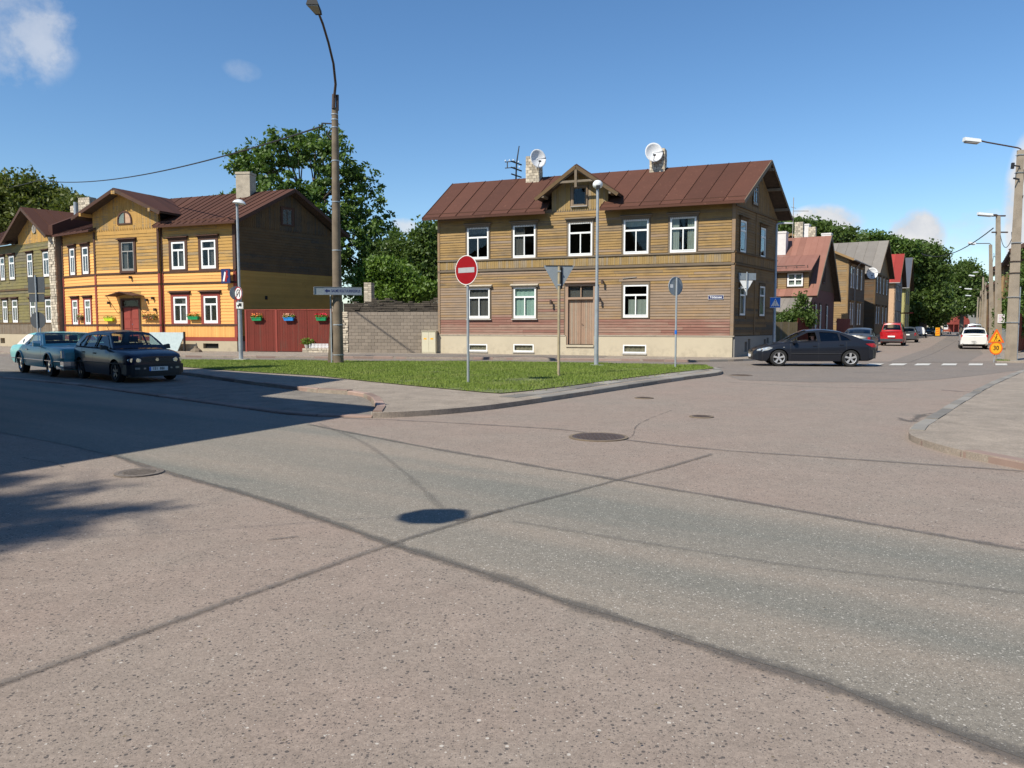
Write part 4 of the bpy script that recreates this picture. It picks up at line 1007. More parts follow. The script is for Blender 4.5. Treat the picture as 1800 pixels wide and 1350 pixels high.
cut0 = E0.lerp(E1, 0.418); cut1 = E0.lerp(E1, 0.588)
for a, b in ((E0, cut0), (cut1, E1)):
    edge_board(big, a + Vector((0, -.01, -.05)), b + Vector((0, -.01, -.05)), .03, .12, 'roof', 'eave_board')
    # upstand gutter along the pans
    q = Vector((0, .42, .40)); edge_board(big, a + Vector((0, .30, .205)), b + Vector((0, .30, .205)), .03, .12, 'roof_y', 'roof_gutter')
# exposed rafters and braces at the right gable
for t in (0.25, 0.6, 0.93):
    z = ze + (zr - ze) * t - .22; p = Vector((LB, 0)) + sl * (tE + (tR - tE) * t)
    edge_board(big, (p.x - .1, p.y, z), (p.x + .66, p.y, z), .12, .14, 'w_grey', 'purlin_end')
    p = Vector((LB, 0)) + sl * (2 * tR - (tE + (tR - tE) * t)); edge_board(big, (p.x - .1, p.y, z), (p.x + .66, p.y, z), .12, .14, 'w_grey', 'purlin_end')
# front gable
gc = 8.07; gzb = 7.42; gpk = 9.62; half = 2.15; gte = 8.12
gt = lambda u: gpk - .10 - abs(u - gc) * (gpk - gte) / half
wl, wr = 6.58, 9.56
mb = MB(MF)
for (a, b, c, d) in cells(LB, 7.6, 8.62, [(7.72, 8.40, 7.74, 8.62)]):
    a, b = max(a, wl), min(b, wr)
    if b > a: mb.box(a, b, 0, .14, c, d)
mb.prism([(wl, 8.62), (wr, 8.62), (gc + .55, 9.2), (gc, gt(gc) - .03), (gc - .55, 9.2)], 0, .14, 'y'); mb.build('gable_wall', M['w_grey'], big)
vboards(big, MF, wl, wr, 7.60, gt, .125, M['w_band'], [(7.62, 8.52, 7.66, 8.72)], 14, .16, name='gable_boards')
window(big, MF, 7.72, 8.40, 7.74, 8.62, 'w_grey', 'w_mid', .09, '', fw=.045, ch=.08, sill='frame_grey')
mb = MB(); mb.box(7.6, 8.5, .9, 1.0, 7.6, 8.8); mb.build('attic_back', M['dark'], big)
for x in (wl, wr - .12): mb = MB(); mb.box(x, x + .12, 0.16, 1.6, 7.5, gt(x) - .05 if x > gc else gt(x) ); mb.build('gable_cheek', M['w_dark'], big)
def ridge_meet(z): return yr - (zr - z) / (zr - ze) * (yr + ov)
fy = -0.72
for s in (-1, 1):
    e_f = Vector((gc + s * half, fy, gte)); r_f = Vector((gc, fy, gpk)); r_b = Vector((gc, ridge_meet(gpk) + .15, gpk)); e_b = Vector((gc + s * half, ridge_meet(gte) + .1, gte))
    if s < 0: slope(big, e_b, e_f, r_b, r_f, 5, 'roof_y', seed=15)
    else: slope(big, e_f, e_b, r_f, r_b, 5, 'roof_y', seed=16)
    edge_board(big, e_f + Vector((0, -.015, -.09)), r_f + Vector((0, -.015, -.09)), .035, .17, 'w_dark', 'verge_board', (0, 0, 1))
    edge_board(big, (gc + s * 1.75, -.72, gt(gc + 1.75) - .12), (gc + s * 1.75, 0, gt(gc + 1.75) - .12), .12, .14, 'w_grey', 'purlin_end')
edge_board(big, (gc - 1.02, fy + .05, 8.82), (gc + 1.02, fy + .05, 8.82), .07, .11, 'w_grey', 'gable_tie')
edge_board(big, (gc, fy + .02, 8.52), (gc, fy + .02, gpk - .16), .13, .07, 'w_grey', 'king_post', (0, 1, 0))
for s in (-1, 1): edge_board(big, (gc + s * 1.25, fy + .07, gt(gc + 1.25) - .07), (gc, fy + .07, gpk - .2), .06, .10, 'w_grey', 'gable_brace')
chimney(big, 4.55, yr - .25, 9.0, 10.95, .78, .62, 'lime', .155, seed=3)
chimney(big, 11.45, yr - .1, 9.0, 10.9, .80, .62, 'lime', .155, seed=4)
# wires, small brackets on the front
for (x, z) in ((6.62, 2.85), (9.35, 3.85), (9.22, 2.95)): mb = MB(MF); mb.beam((x, -.02, z), (x, -.25, z + .02), .06); mb.beam((x, -.25, z - .14), (x, -.25, z + .1), .09); mb.build('wall_bracket', M['rustmetal'], big)
edge_board(big, (10.35, -.05, 3.98), (11.05, -.05, 4.03), .03, .03, 'frame_grey', 'wall_rail')
# street name plate
def text(name, s, size, mat, parent, loc, rot, depth=0.004, sx=1.0, bold=False):
    cu = bpy.data.curves.new(name, 'FONT'); cu.body = s; cu.size = size; cu.extrude = depth; cu.align_x = 'CENTER'; cu.align_y = 'CENTER'
    if bold: cu.offset = size * 0.022
    cu.space_character = 1.05
    tmp = bpy.data.objects.new(name, cu); C.objects.link(tmp); bpy.context.view_layer.update()
    me = bpy.data.meshes.new_from_object(tmp.evaluated_get(bpy.context.evaluated_depsgraph_get())); bpy.data.objects.remove(tmp)
    me.materials.clear(); me.materials.append(mat); o = bpy.data.objects.new(name, me); C.objects.link(o)
    if parent: o.parent = parent
    o.location = loc; o.rotation_euler = rot; o.scale = (sx, 1, 1); return o
np_ = MB(); np_.box(-.36, .36, -.012, 0, -.10, .10)
pl = thing('street_name_plate', 'dark street name plate reading Tööstuse on the brown board wall', 'street sign'); pl.parent = None
pw = Matrix.Translation((A0[0], A0[1], 0)) @ Matrix.Rotation(angB, 4, 'Z'); pp = pw @ Vector((14.92, -.045, 2.98)); pl.location = pp; pl.rotation_euler = (0, 0, angB)
np_.build('plate', M['navy'], pl); g = MB(); g.box(-.36, .36, -.016, -.0125, .088, .1); g.box(-.36, .36, -.016, -.0125, -.1, -.088); g.box(-.36, -.348, -.016, -.0125, -.088, .088); g.box(.348, .36, -.016, -.0125, -.088, .088); g.build('border', M['white'], pl)
text('lettering', 'Tööstuse', .15, M['white'], pl, (0, -.013, 0), (math.pi / 2, 0, 0), .003, .95, True)
def toW(p): return pw @ Vector(p)
# satellite dishes and mast on the roof
def dish(loc, r, face, label, tilt=0.35, group=None):
    t = thing('satellite_dish', label, 'satellite dish', loc, face, group)
    Mt = Matrix.Rotation(tilt, 4, 'X'); mb = MB(Mt); prof = [(r * k / 6, -.16 * r * 2 * (1 - (k / 6) ** 2) * -1 - .02) for k in range(7)]
    rows = []
    for k in range(7):
        rr = r * k / 6; rows.append([(rr * math.cos(a * math.pi / 12), 0.32 * r * (1 - (k / 6) ** 2), rr * 1.08 * math.sin(a * math.pi / 12)) for a in range(25)])
    mb.grid(rows); o = mb.build('reflector', M['dish'], t, 60); sol = o.modifiers.new('thick', 'SOLIDIFY'); sol.thickness = .015
    mb = MB(Mt); mb.tube([(0, .1, -r * .98), (-.05, -.55 * r, -r * .55)], .018, 6); mb.box(-.11, .02, -.66 * r, -.48 * r, -r * .58, -r * .44); mb.build('receiver_arm', M['blackmetal'], t)
    mb = MB(Mt); mb.tube([(0, .32 * r, 0), (0, .6 * r, 0), (0, .62 * r, -r)], .03, 6); mb.build('bracket', M['galv'], t)
    mb = MB(Mt); mb.lathe([(.05 * r / .55, 0), (.13 * r / .55, 0)], 16, (0, .30 * r, .45 * r), 'y'); return t
pd = toW((5.0, yr - .85, 10.78)); dish(pd, .48, angB + .8, 'white satellite dish on the brown house beside the left brick chimney', -.12)
pd = toW((11.35, yr - .75, 10.62)); dish(pd, .47, angB + .45, 'white satellite dish in front of the right brick chimney of the brown house', -.12)
t = thing('wire_mast', 'black old wire mast with crossbars and insulators on the ridge of the brown house', 'mast', toW((3.35, yr, 9.7)), angB)
mb = MB(); mb.tube([(0, 0, 0), (.04, 0, 1.1), (.2, 0, 2.05)], [.05, .045, .03], 6); mb.build('pole', M['blackmetal'], t)
for z, l, w in ((.42, .30, .25), (.78, .34, .25), (1.12, .34, .3)): mb = MB(); mb.beam((-.16, -l, z + .05), (.22, l, z - .06), .06); mb.beam((-.62 if z > .5 else 0, -.1, z + .08), (0, -.1, z + .08), .045); mb.build('crossbar', M['blackmetal'], t)
mb = MB(); mb.beam((-.48, -.1, .84), (-.48, -.1, 1.22), .045); mb.build('strut', M['blackmetal'], t)
for x, z in ((-.6, 1.24), (-.35, 1.24), (-.12, 1.24), (.2, 1.12), (.25, .82)): mb = MB(); mb.lathe([(.0, 0), (.035, .01), (.03, .07), (0, .09)], 8, (x, -.1, z)); mb.build('insulator', M['white'], t)
# ================= the yellow house on the left of the gate
CY = (-16.118, 45.3); dY = Vector((0.931, -0.365)); PY = (CY[0] - 14 * dY.x, CY[1] - 14 * dY.y); angY = math.atan2(dY.y, dY.x)
yel = thing('yellow_house', 'two-storey yellow board house with brown roof, red trim and a wide front gable', 'house', (PY[0], PY[1], 0), angY)
ayY = Vector((-dY.y, dY.x)); slY = Vector((sd.dot(dY), sd.dot(ayY))); angYS = math.atan2(slY.y, slY.x); WY = 7.6; DY = slY.y * WY
MYF = Matrix.Identity(4); MYS = wallM((14, 0), angYS)
e_ = Vector((.807, -.59)); angW = math.atan2(e_.y, e_.x) - angY       # the left wing bends away
wb = Vector((2.93, 0.0)); wlen = 4.6
MW = wallM((wb.x - math.cos(angW) * wlen, wb.y - math.sin(angW) * wlen), angW)
MC = wallM((2.93, -0.14), 0)                                             # the projecting middle
def ymat(z0): return lambda f, z, rg: 'w_yel' if z < 4.95 else 'w_yelup'
upsY = [(9.17, 10.22, 5.02, 6.66), (11.46, 12.56, 5.0, 6.68)]; lowY = [(9.2, 10.28, 1.76, 3.38), (11.54, 12.6, 1.76, 3.38)]
# --- right-hand bay
ops = upsY + lowY; x0 = 8.35
Mx = wallM((x0, 0), 0); sh = lambda L: [(a - x0, b - x0, c, d) for a, b, c, d in L]
LW_ = 14 - x0
wall(yel, Mx, LW_, .1, .70, [(11.46 - x0, 12.62 - x0, .26, .56)], M['plinth_y'], .3, -.08, 'plinth')
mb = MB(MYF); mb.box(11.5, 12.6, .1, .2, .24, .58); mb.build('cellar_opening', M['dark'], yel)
wall(yel, Mx, LW_, .70, 7.6, sh(ops), M['w_yelup'], .16, 0, 'wall')
clr = [(a - .2, b + .2, c - .1, d + .2) for a, b, c, d in sh(ops)]
planks(yel, Mx, .14, LW_ - .16, 1.72, 4.10, .19, clr, ymat(0), True, 21, (3, 7)); planks(yel, Mx, .14, LW_ - .16, 4.22, 4.80, .19, clr, ymat(0), True, 22, (3, 7))
planks(yel, Mx, .14, LW_ - .16, 4.92, 7.5, .19, clr, ymat(0), True, 23, (3, 7))
vboards(yel, Mx, .14, LW_ - .16, .94, 1.60, .10, M['w_yel'], seed=24, name='skirt_boards')
# --- middle bay
LC = 5.42; doorC = (2.12, 3.72, .80, 3.32)
winC = (2.35, 3.36, 5.02, 6.78)
wall(yel, MC, LC, .1, .70, [(2.12, 3.72, .3, .70)], M['plinth_y'], .3, -.08, 'plinth')
wall(yel, MC, LC, .70, 7.6, [doorC, winC], M['w_yelup'], .16, 0, 'wall')
clc = [(2.12, 3.60, 4.9, 7.05), (2.0, 3.84, 0, 3.6)]
planks(yel, MC, .16, LC - .16, 1.72, 4.10, .19, clc, ymat(0), True, 31, (3, 7)); planks(yel, MC, .16, LC - .16, 4.22, 4.80, .19, clc, ymat(0), True, 32, (3, 7))
planks(yel, MC, .16, LC - .16, 4.92, 7.46, .19, clc, lambda f, z, rg: 'w_yel' if z < 5.1 else 'w_yelup', True, 33, (3, 7))
vboards(yel, MC, .16, LC - .16, .94, 1.60, .10, M['w_yel'], [(2.0, 3.84, 0, 3)], 34, name='skirt_boards')
# --- left wing
opW = [(1.12, 1.78, 4.96, 6.68), (2.84, 3.62, 4.96, 6.68), (1.2, 1.92, 1.68, 3.3), (2.9, 3.66, 1.68, 3.3)]
wall(yel, MW, wlen, .1, .70, [], M['plinth_y'], .3, -.08, 'plinth'); wall(yel, MW, wlen, .70, 7.6, opW, M['w_yelup'], .16, 0, 'wall')
clw = [(a - .2, b + .2, c - .1, d + .2) for a, b, c, d in opW]
planks(yel, MW, .16, wlen - .02, 1.72, 4.10, .19, clw, ymat(0), True, 41, (3, 7)); planks(yel, MW, .16, wlen - .02, 4.22, 4.80, .19, clw, ymat(0), True, 42, (3, 7)); planks(yel, MW, .16, wlen - .02, 4.92, 7.5, .19, clw, lambda f, z, rg: 'w_yel' if z < 6.2 else 'w_yelup', True, 43, (3, 7))
vboards(yel, MW, .16, wlen - .02, .94, 1.60, .10, M['w_yel'], seed=44, name='skirt_boards')
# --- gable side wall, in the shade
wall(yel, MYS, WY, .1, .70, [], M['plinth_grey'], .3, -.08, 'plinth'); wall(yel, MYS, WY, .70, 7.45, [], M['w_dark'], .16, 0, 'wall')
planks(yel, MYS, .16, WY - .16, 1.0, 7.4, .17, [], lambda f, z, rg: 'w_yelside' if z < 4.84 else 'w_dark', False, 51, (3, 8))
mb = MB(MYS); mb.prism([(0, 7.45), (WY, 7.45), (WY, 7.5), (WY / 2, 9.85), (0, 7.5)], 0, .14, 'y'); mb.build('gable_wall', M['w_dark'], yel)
gy = lambda u: 7.56 + (1 - abs(u - WY / 2) / (WY / 2)) * 2.3
vboards(yel, MYS, .02, WY - .02, 7.56, gy, .13, M['w_dark'], [(3.2, 4.3, 7.75, 8.95)], 52, .14)
window(yel, MYS, 3.38, 4.12, 7.86, 8.82, 'frame_brown', 'w_browndark', .12, 'V', fw=.05)
trim(yel, MYS, [(0, .14, -.05, -.001, .72, 7.5), (WY - .14, WY, -.05, -.001, .72, 7.5)], M['w_browndark'], 'corner_board')
mb = MB(MYS); mb.box(1.95, 2.12, -.05, -.02, 3.2, 3.42); mb.build('wall_vent', M['dark'], yel)
# left end, back and floors
mb = MB(); ql = MW @ Vector((0, 0, 0)); qb = MW @ Vector((0, 7, 0)); nrm = (qb - ql).normalized(); s_ = Vector((nrm.y, -nrm.x, 0)) * .15
mb.hexa([ql, ql + s_, qb + s_, qb, ql + Vector((0, 0, 7.4)), ql + s_ + Vector((0, 0, 7.4)), qb + s_ + Vector((0, 0, 7.4)), qb + Vector((0, 0, 7.4))]); mb.build('end_wall', M['w_dark'], yel)
mb = MB(); mb.box(1.0, 14 + slY.x * WY - .2, DY - .16, DY, .1, 7.4); mb.build('rear_wall', M['w_dark'], yel)
mb = MB()
for z in (0.6, 4.3, 7.35): mb.prism([(-1.0, 2.2), (2.9, .2), (13.9, .2), (14 + slY.x * WY - .3, DY - .2), (0, DY - .2)], z, z + .12, 'z')
mb.box(0, 14.5, 3.2, 3.3, .7, 7.3); mb.box(10.8, 10.9, .2, DY - .3, .7, 7.3); mb.box(8.3, 8.4, .2, DY - .3, .7, 7.3); mb.box(2.9, 3, .4, DY - .3, .7, 7.3); mb.build('interior', M['room'], yel)
# trims: mouldings, corner boards (brown above, red below)
for (Mz, L, a0) in ((Mx, LW_, 0.0), (MC, LC, 0.0), (MW, wlen, 0.0)):
    trim(yel, Mz, [(a0, L, -.07, -.001, 4.81, 4.91), (a0, L, -.06, -.001, 4.11, 4.20)], M['w_browndark'], 'belt_moulding')
    cuts = [(a0, L)] if Mz is not MC else [(0, 2.0), (3.84, LC)]
    for (a, b) in cuts: trim(yel, Mz, [(a, b, -.07, -.001, 1.61, 1.71)], M['w_browndark'], 'belt_moulding'); trim(yel, Mz, [(a, b, -.06, -.001, .71, .93)], M['w_crimson'], 'skirt_trim')
def corner(Mz, a, b, y=-.055, red_top=4.8):
    trim(yel, Mz, [(a, b, y, -.001, .94, 4.1), (a, b, y, -.001, 4.21, 4.8)], M['w_crimson'], 'corner_board'); trim(yel, Mz, [(a, b, y, -.001, 4.92, 7.5)], M['w_browndark'], 'corner_board')
corner(Mx, LW_ - .18, LW_ + .03); corner(Mx, -.02, .12); corner(MC, 0, .15); corner(MC, LC - .15, LC + .02); corner(MW, 0, .15)
for o in upsY: window(yel, MYF, *o, casing='w_browndark', cw=.19, hood='w_browndark', fw=.11, ch=.22, curtain=('right', 'curtain_dim'))
window(yel, MYF, *lowY[0], casing='w_crimson', cw=.19, hood='w_browndark', fw=.11, ch=.22, curtain=('right', 'curtain_dim')); window(yel, MYF, *lowY[1], casing='w_crimson', cw=.19, hood='w_browndark', fw=.11, ch=.22)
window(yel, MC, *winC, frame='frame_grey', casing='w_browndark', cw=.17, hood='w_browndark', fw=.06, ch=.14, sill='w_browndark', curtain=('thin', 'curtain_dim'))
for i, o in enumerate(opW): window(yel, MW, *o, casing='w_browndark' if i < 2 else 'w_crimson', cw=.17, hood='w_browndark', fw=.10, ch=.18, curtain=('full', 'curtain') if i > 1 else ('right', 'curtain_dim'))
# entrance door with canopy
dm = MB(MC); dm.box(2.26, 2.9, .05, .10, .82, 2.74); dm.box(2.94, 3.58, .05, .10, .82, 2.74)
for a in (2.34, 3.02):
    for (c, d) in ((.95, 1.35), (1.45, 1.95), (2.05, 2.62)): dm.box(a, a + .48, .03, .049, c, d)
dY_ = dm.build('door', M['w_crimson'], yel)
g = MB(MC); g.box(2.1, 2.25, -.04, .16, .72, 3.3); g.box(3.59, 3.74, -.04, .16, .72, 3.3); g.box(2.25, 3.59, -.04, .16, 3.2, 3.3); g.box(2.25, 3.59, -.02, .12, 2.75, 2.83); g.build('door_frame', M['w_browndark'], dY_)
g = MB(MC); g.box(2.26, 3.58, .05, .056, 2.83, 3.2); g.build('pane', M['glass'], dY_)
g = MB(MC); g.lathe([(0, 0), (.03, .01), (.03, .04), (0, .05)], 8, (3.0, 0.0, 1.7), 'y'); g.build('handle', M['chrome'], dY_)
g = MB(MC); g.prism([(1.75, 3.42), (2.92, 3.66), (4.1, 3.42), (4.1, 3.46), (2.92, 3.71), (1.75, 3.46)], -.85, 0.0, 'y'); g.build('canopy', M['w_browndark'], yel)
for x in (1.85, 4.0): g = MB(MC); g.tube([(x, -.8, 3.42), (x, -.04, 2.4)], .015, 5); g.build('canopy_stay', M['blackmetal'], yel)
g = MB(MC); g.box(2.0, 3.9, -.7, -.09, .1, .42); g.box(2.1, 3.8, -.4, .02, .42, .68); g.build('door_step', M['plinth_y'], yel)
for (x, z) in ((1.2, 3.05), (4.35, 3.2), (4.85, 3.3), (5.0, 2.6), (3.1, 4.6)): g = MB(MC); g.beam((x, -.03, z), (x, -.2, z), .1, .16); g.build('wall_fitting', M['blackmetal'], yel)
# --- roofs
zeY, zrY, ovY = 7.58, 10.0, .55; yrY = DY / 2
def SY(v, z, ext=0): p = Vector((14, 0)) + slY * v; return Vector((p.x + ext, p.y, z))
tE = -ovY / slY.y; tR = yrY / slY.y
E1 = SY(tE, zeY, .6); R1 = SY(tR, zrY, .6); E0 = Vector((6.2, -ovY, zeY)); R0 = Vector((6.2, yrY, zrY))
lows = {0: .2, 1: .2, 2: .2}
slope(yel, Vector((8.25, -ovY, zeY)), E1, Vector((8.25, yrY, zrY)), R1, 13, 'roof_y', seed=61)
slope(yel, Vector((5.64, yrY - 1.5, zrY - 1.0)), Vector((8.25, yrY - 2.6, zrY - 1.62)), Vector((5.64, yrY, zrY)), Vector((8.25, yrY, zrY)), 3, 'roof_y', seed=62)
Bk1 = SY((DY + ovY) / slY.y, zeY, .6); slope(yel, Bk1, Vector((0, DY + ovY, zeY)), R1, Vector((2, yrY, zrY)), 14, 'roof_y', seed=63)
edge_board(yel, E1 + Vector((.01, 0, -.07)), R1 + Vector((.01, 0, -.07)), .035, .2, 'w_browndark', 'verge_board'); edge_board(yel, R1 + Vector((.01, 0, -.07)), Bk1 + Vector((.01, 0, -.07)), .035, .2, 'w_browndark', 'verge_board')
edge_board(yel, Vector((8.3, -ovY - .01, zeY - .04)), E1 + Vector((0, -.01, -.04)), .03, .12, 'roof_y', 'eave_board')
edge_board(yel, Vector((8.3, -ovY + .32, zeY + .25)), E1 + Vector((0, .32, .25)), .03, .12, 'roof_y', 'roof_gutter')
# middle gable
gcY, gpY, hY, geY = 5.64, 9.95, 3.62, 8.38; fyY = -.14 - .78
gtY = lambda u: gpY - .10 - abs(u + 2.93 - gcY) * (gpY - geY) / hY
mb = MB(MC); mb.prism([(0, 7.6), (LC, 7.6), (LC, gtY(LC) - .03), (LC / 2, gtY(LC / 2) - .05), (0, gtY(0) - .03)], 0, .14, 'y'); mb.build('gable_wall', M['w_yelup'], yel)
vboards(yel, MC, 0, LC, 7.66, gtY, .145, M['w_yelup'], [(2.0, 3.4, 7.8, 8.66)], 64, .16)
mb = MB(MC); N = 12; cx = 2.71
arch = [(cx - .6, 7.86)] + [(cx - .6 * math.cos(math.pi * i / N), 8.1 + .6 * math.sin(math.pi * i / N)) for i in range(N + 1)] + [(cx + .6, 7.86)]
inn = [(cx - .5, 7.94)] + [(cx - .5 * math.cos(math.pi * i / N), 8.1 + .5 * math.sin(math.pi * i / N)) for i in range(N + 1)] + [(cx + .5, 7.94)]
for i in range(len(arch)):
    j = (i + 1) % len(arch); a, b, c, d = arch[i], arch[j], inn[j], inn[i]; mb.hexa([(a[0], -.06, a[1]), (b[0], -.06, b[1]), (b[0], 0, b[1]), (a[0], 0, a[1]), (d[0], -.06, d[1]), (c[0], -.06, c[1]), (c[0], 0, c[1]), (d[0], 0, d[1])])
mb.box(cx - .03, cx + .03, -.05, 0, 7.94, 8.6); aw = mb.build('attic_window', M['w_browndark'], yel)
g = MB(MC); g.prism([(p[0], p[1]) for p in inn], -.03, -.025, 'y'); g.build('pane', M['glass'], aw); g = MB(MC); g.prism([(p[0], p[1]) for p in inn if p[0] >= cx - .01] + [(cx, 7.94)], -.022, -.01, 'y'); g.build('shutter', M['fl_pink'], aw)
g = MB(MC); g.prism([(p[0], p[1]) for p in inn if p[0] <= cx + .01] + [(cx, 7.94)], -.022, -.01, 'y'); g.build('curtain', M['curtain'], aw)
ridge_back = Vector((gcY, yrY, gpY))
for s in (-1, 1):
    e_f = Vector((gcY + s * hY, fyY, geY)); r_f = Vector((gcY, fyY, gpY)); yb = -ovY + (geY - zeY) / (zrY - zeY) * (yrY + ovY)
    e_b = Vector((gcY + s * hY, yb + .3, geY))
    if s > 0: slope(yel, e_f, e_b, r_f, ridge_back, 7, 'roof_y', seed=65, rib=False)
    else: slope(yel, Vector((gcY - hY, yb + 2.5, geY)), e_f, ridge_back + Vector((0, .5, 0)), r_f, 7, 'roof_y', seed=66, rib=False)
    edge_board(yel, e_f + Vector((0, -.015, -.1)), r_f + Vector((0, -.015, -.1)), .04, .2, 'w_browndark', 'verge_board')
    for k in (.02, .78): u_ = gcY + s * hY * k; z = gpY - .22 - hY * k * (gpY - geY) / hY; edge_board(yel, (u_, fyY - .05, z), (u_, -.1, z), .16, .2, 'w_yelup', 'purlin_end')
# left wing roof
wa = MW @ Vector((-.1, -ovY, zeY)); wbp = MW @ Vector((wlen + .3, -ovY, zeY)); wc = MW @ Vector((-.1, 3.9, zeY + 1.75)); wd = MW @ Vector((wlen + .3, 3.9, zeY + 1.75))
slope(yel, wa, wbp, wc, wd, 6, 'roof_y', seed=67); edge_board(yel, wa + Vector((0, -.01, -.04)), wbp + Vector((0, -.01, -.04)), .03, .12, 'roof_y', 'eave_board')
chimney(yel, 12.1, yrY - .4, 9.2, 11.15, .95, .9, 'chimney_plain', ang=.25)
chimney(yel, -3.1, 4.6, 7.5, 10.75, 1.1, .6, 'lime', .16, seed=7)
mb = MB(); mb.tube([(-4.3, 4.6, 7.6), (-4.3, 4.6, 10.5)], .13, 10); mb.build('flue_pipe', M['galv'], yel)
# projecting sign on the corner
PWY = Matrix.Translation((PY[0], PY[1], 0)) @ Matrix.Rotation(angY, 4, 'Z')
q = PWY @ Vector((13.55, -.35, 4.5)); t = thing('projecting_sign', 'dark blue projecting sign with a red and white mark at the yellow house corner', 'sign', q, angY)
mb = MB(); mb.box(-.32, .32, -.03, .03, -.42, .42); mb.build('panel', M['navy'], t)
mb = MB(); mb.prism([(-.05, -.33), (.08, -.33), (.18, .30), (.05, .33)], -.042, -.0305, 'y'); mb.prism([(.05, -.2), (.22, -.05), (.12, .1)], -.046, -.0425, 'y'); mb.build('mark', M['red'], t); mb = MB(); mb.prism([(-.2, -.3), (-.08, -.3), (.04, .2), (-.06, .25)], -.042, -.0305, 'y'); mb.build('mark', M['white'], t)
mb = MB(); mb.tube([(.32, 0, .3), (.42, .35, .3)], .02, 6); mb.tube([(.32, 0, -.3), (.42, .35, -.3)], .02, 6); mb.build('bracket', M['blackmetal'], t)
# flower boxes on the yellow wall and on the gate
def flowerbox(loc, rz, w, label, pot, petals, grp, n=46, seed=1, hang=False):
    t = thing('flower_box', label, 'flower box', loc, rz, grp); rg = random.Random(seed)
    mb = MB(); b = w * .44; mb.hexa([(-b, -.16, -.02), (b, -.16, -.02), (b, -.02, -.02), (-b, -.02, -.02), (-w / 2, -.20, .16), (w / 2, -.20, .16), (w / 2, -.01, .16), (-w / 2, -.01, .16)]); mb.build('box', M[pot], t)
    mb = MB(); mb.box(-w / 2 - .015, w / 2 + .015, -.215, 0, .15, .175); mb.build('rim', M[pot], t)
    for (nm, mt, k, hh) in (('leaves', 'fl_leaf', n * 2, .14), ('petals', petals, n, .25)):
        if not mt: continue
        mb = MB()
        for i in range(k):
            c = Vector((rg.uniform(-w / 2 - .04, w / 2 + .04), rg.uniform(-.22, -.02), .16 + rg.uniform(0 if not hang else -.2, hh))); s_ = rg.uniform(.02, .045)
            a = Vector((rg.gauss(0, 1), rg.gauss(0, 1), rg.gauss(0, 1))).normalized(); b_ = a.orthogonal().normalized(); mb.rn = rg.random(); mb.poly([c + a * s_, c + b_ * s_, c - a * s_, c - b_ * s_])
        mb.build(nm, M[mt], t)
    return t
gW = 'flower boxes hung on the yellow house wall'; q = lambda Mz, u, z, y=-.06: (PWY @ Mz @ Vector((u, y, z)))
flowerbox(q(MW, 2.45, 2.0), angY + angW, .55, 'flower box with pale green leaves between the two narrow windows', 'pot_brown', 'fl_pink', gW, 40, 1)
flowerbox(q(MC, 1.25, 1.93), angY, .75, 'bright lime flower box left of the red entrance door', 'pot_lime', None, gW, 30, 2)
flowerbox(q(MC, 4.6, 2.05), angY, 1.0, 'flower box full of orange flowers right of the red entrance door', 'pot_brown', 'fl_orange', gW, 90, 3, True)
flowerbox(q(MYF, 10.85, 2.0), angY, .8, 'green flower box between the two lower windows of the yellow house', 'pot_green', 'fl_orange', gW, 60, 4)
# ---- brick firewall between the houses
fw = thing('firewall', 'pale rubble firewall rising between the yellow house and the olive house', 'wall', q(MW, -.55, 0, 0), angY + angW)
mb = MB(); mb.box(-.42, .42, -.35, 7, 0, 7.6); mb.build('core', M['mortar'], fw)
rg = random.Random(5); z = .05; row = 0
while z < 7.5:
    h = rg.uniform(.13, .22); x = -.44
    while x < .42:
        w = rg.uniform(.16, .42); e2 = min(x + w, .46); mb = MB(); mb.rn = rg.random(); d = rg.uniform(0, .05); mb.box(x + .01, e2 - .01, -.42 - d, -.34, z + .01, min(z + h, 7.6) - .01); mb.build('stone', M['lime'], fw); x = e2
    z += h
mb = MB(); mb.prism([(-.45, 7.6), (7.2, 7.6), (7.2, 10.2), (3.4, 10.2), (-.45, 8.3)], -.3, .3, 'x'); mb.build('parapet', M['roof_y'], fw)
# ================= olive house beyond the firewall
oM = PWY @ MW @ Matrix.Translation((-16.5, 0, 0)); oP = oM @ Vector((0, 0, 0))
oli = thing('olive_house', 'dark olive board house with a steep brown gable at the left edge', 'house', oP, angY + angW)
Lo = 15.4; sh2 = 16.5 - 4.6   # windows were measured from the bend
W_ = lambda a, b, c, d: (a + 16.5 + 4.6 - 0, b + 21.1, c, d)
raw = [(-14.55, -13.8, 5.0, 6.7), (-13.0, -12.1, 5.0, 6.7), (-9.95, -9.1, 5.0, 6.7), (-7.45, -6.55, 5.0, 6.7), (-14.5, -13.65, 1.86, 3.5), (-12.8, -11.9, 1.86, 3.5), (-9.8, -8.93, 1.84, 3.45), (-7.4, -6.5, 1.84, 3.45)]
opO = [(a + 21.1, b + 21.1, c, d) for a, b, c, d in raw]; opO += [(2.6, 3.5, 5.0, 6.7), (2.6, 3.5, 1.86, 3.5)]
wall(oli, MF, Lo, .1, 1.0, [(6.0, 6.8, .3, .7)], M['plinth_y'], .3, -.06, 'plinth'); wall(oli, MF, Lo, 1.0, 7.5, opO, M['w_olive'], .16, 0, 'wall')
clo = [(a - .12, b + .12, c - .08, d + .14) for a, b, c, d in opO]
planks(oli, MF, 0, Lo, 1.85, 4.15, .21, clo, lambda f, z, rg: 'w_olive', True, 71, (4, 8)); planks(oli, MF, 0, Lo, 4.3, 7.3, .21, clo, lambda f, z, rg: 'w_olive', True, 72, (4, 8))
vboards(oli, MF, 0, Lo, 1.02, 1.75, .14, M['w_grey'], seed=73, name='skirt_boards')
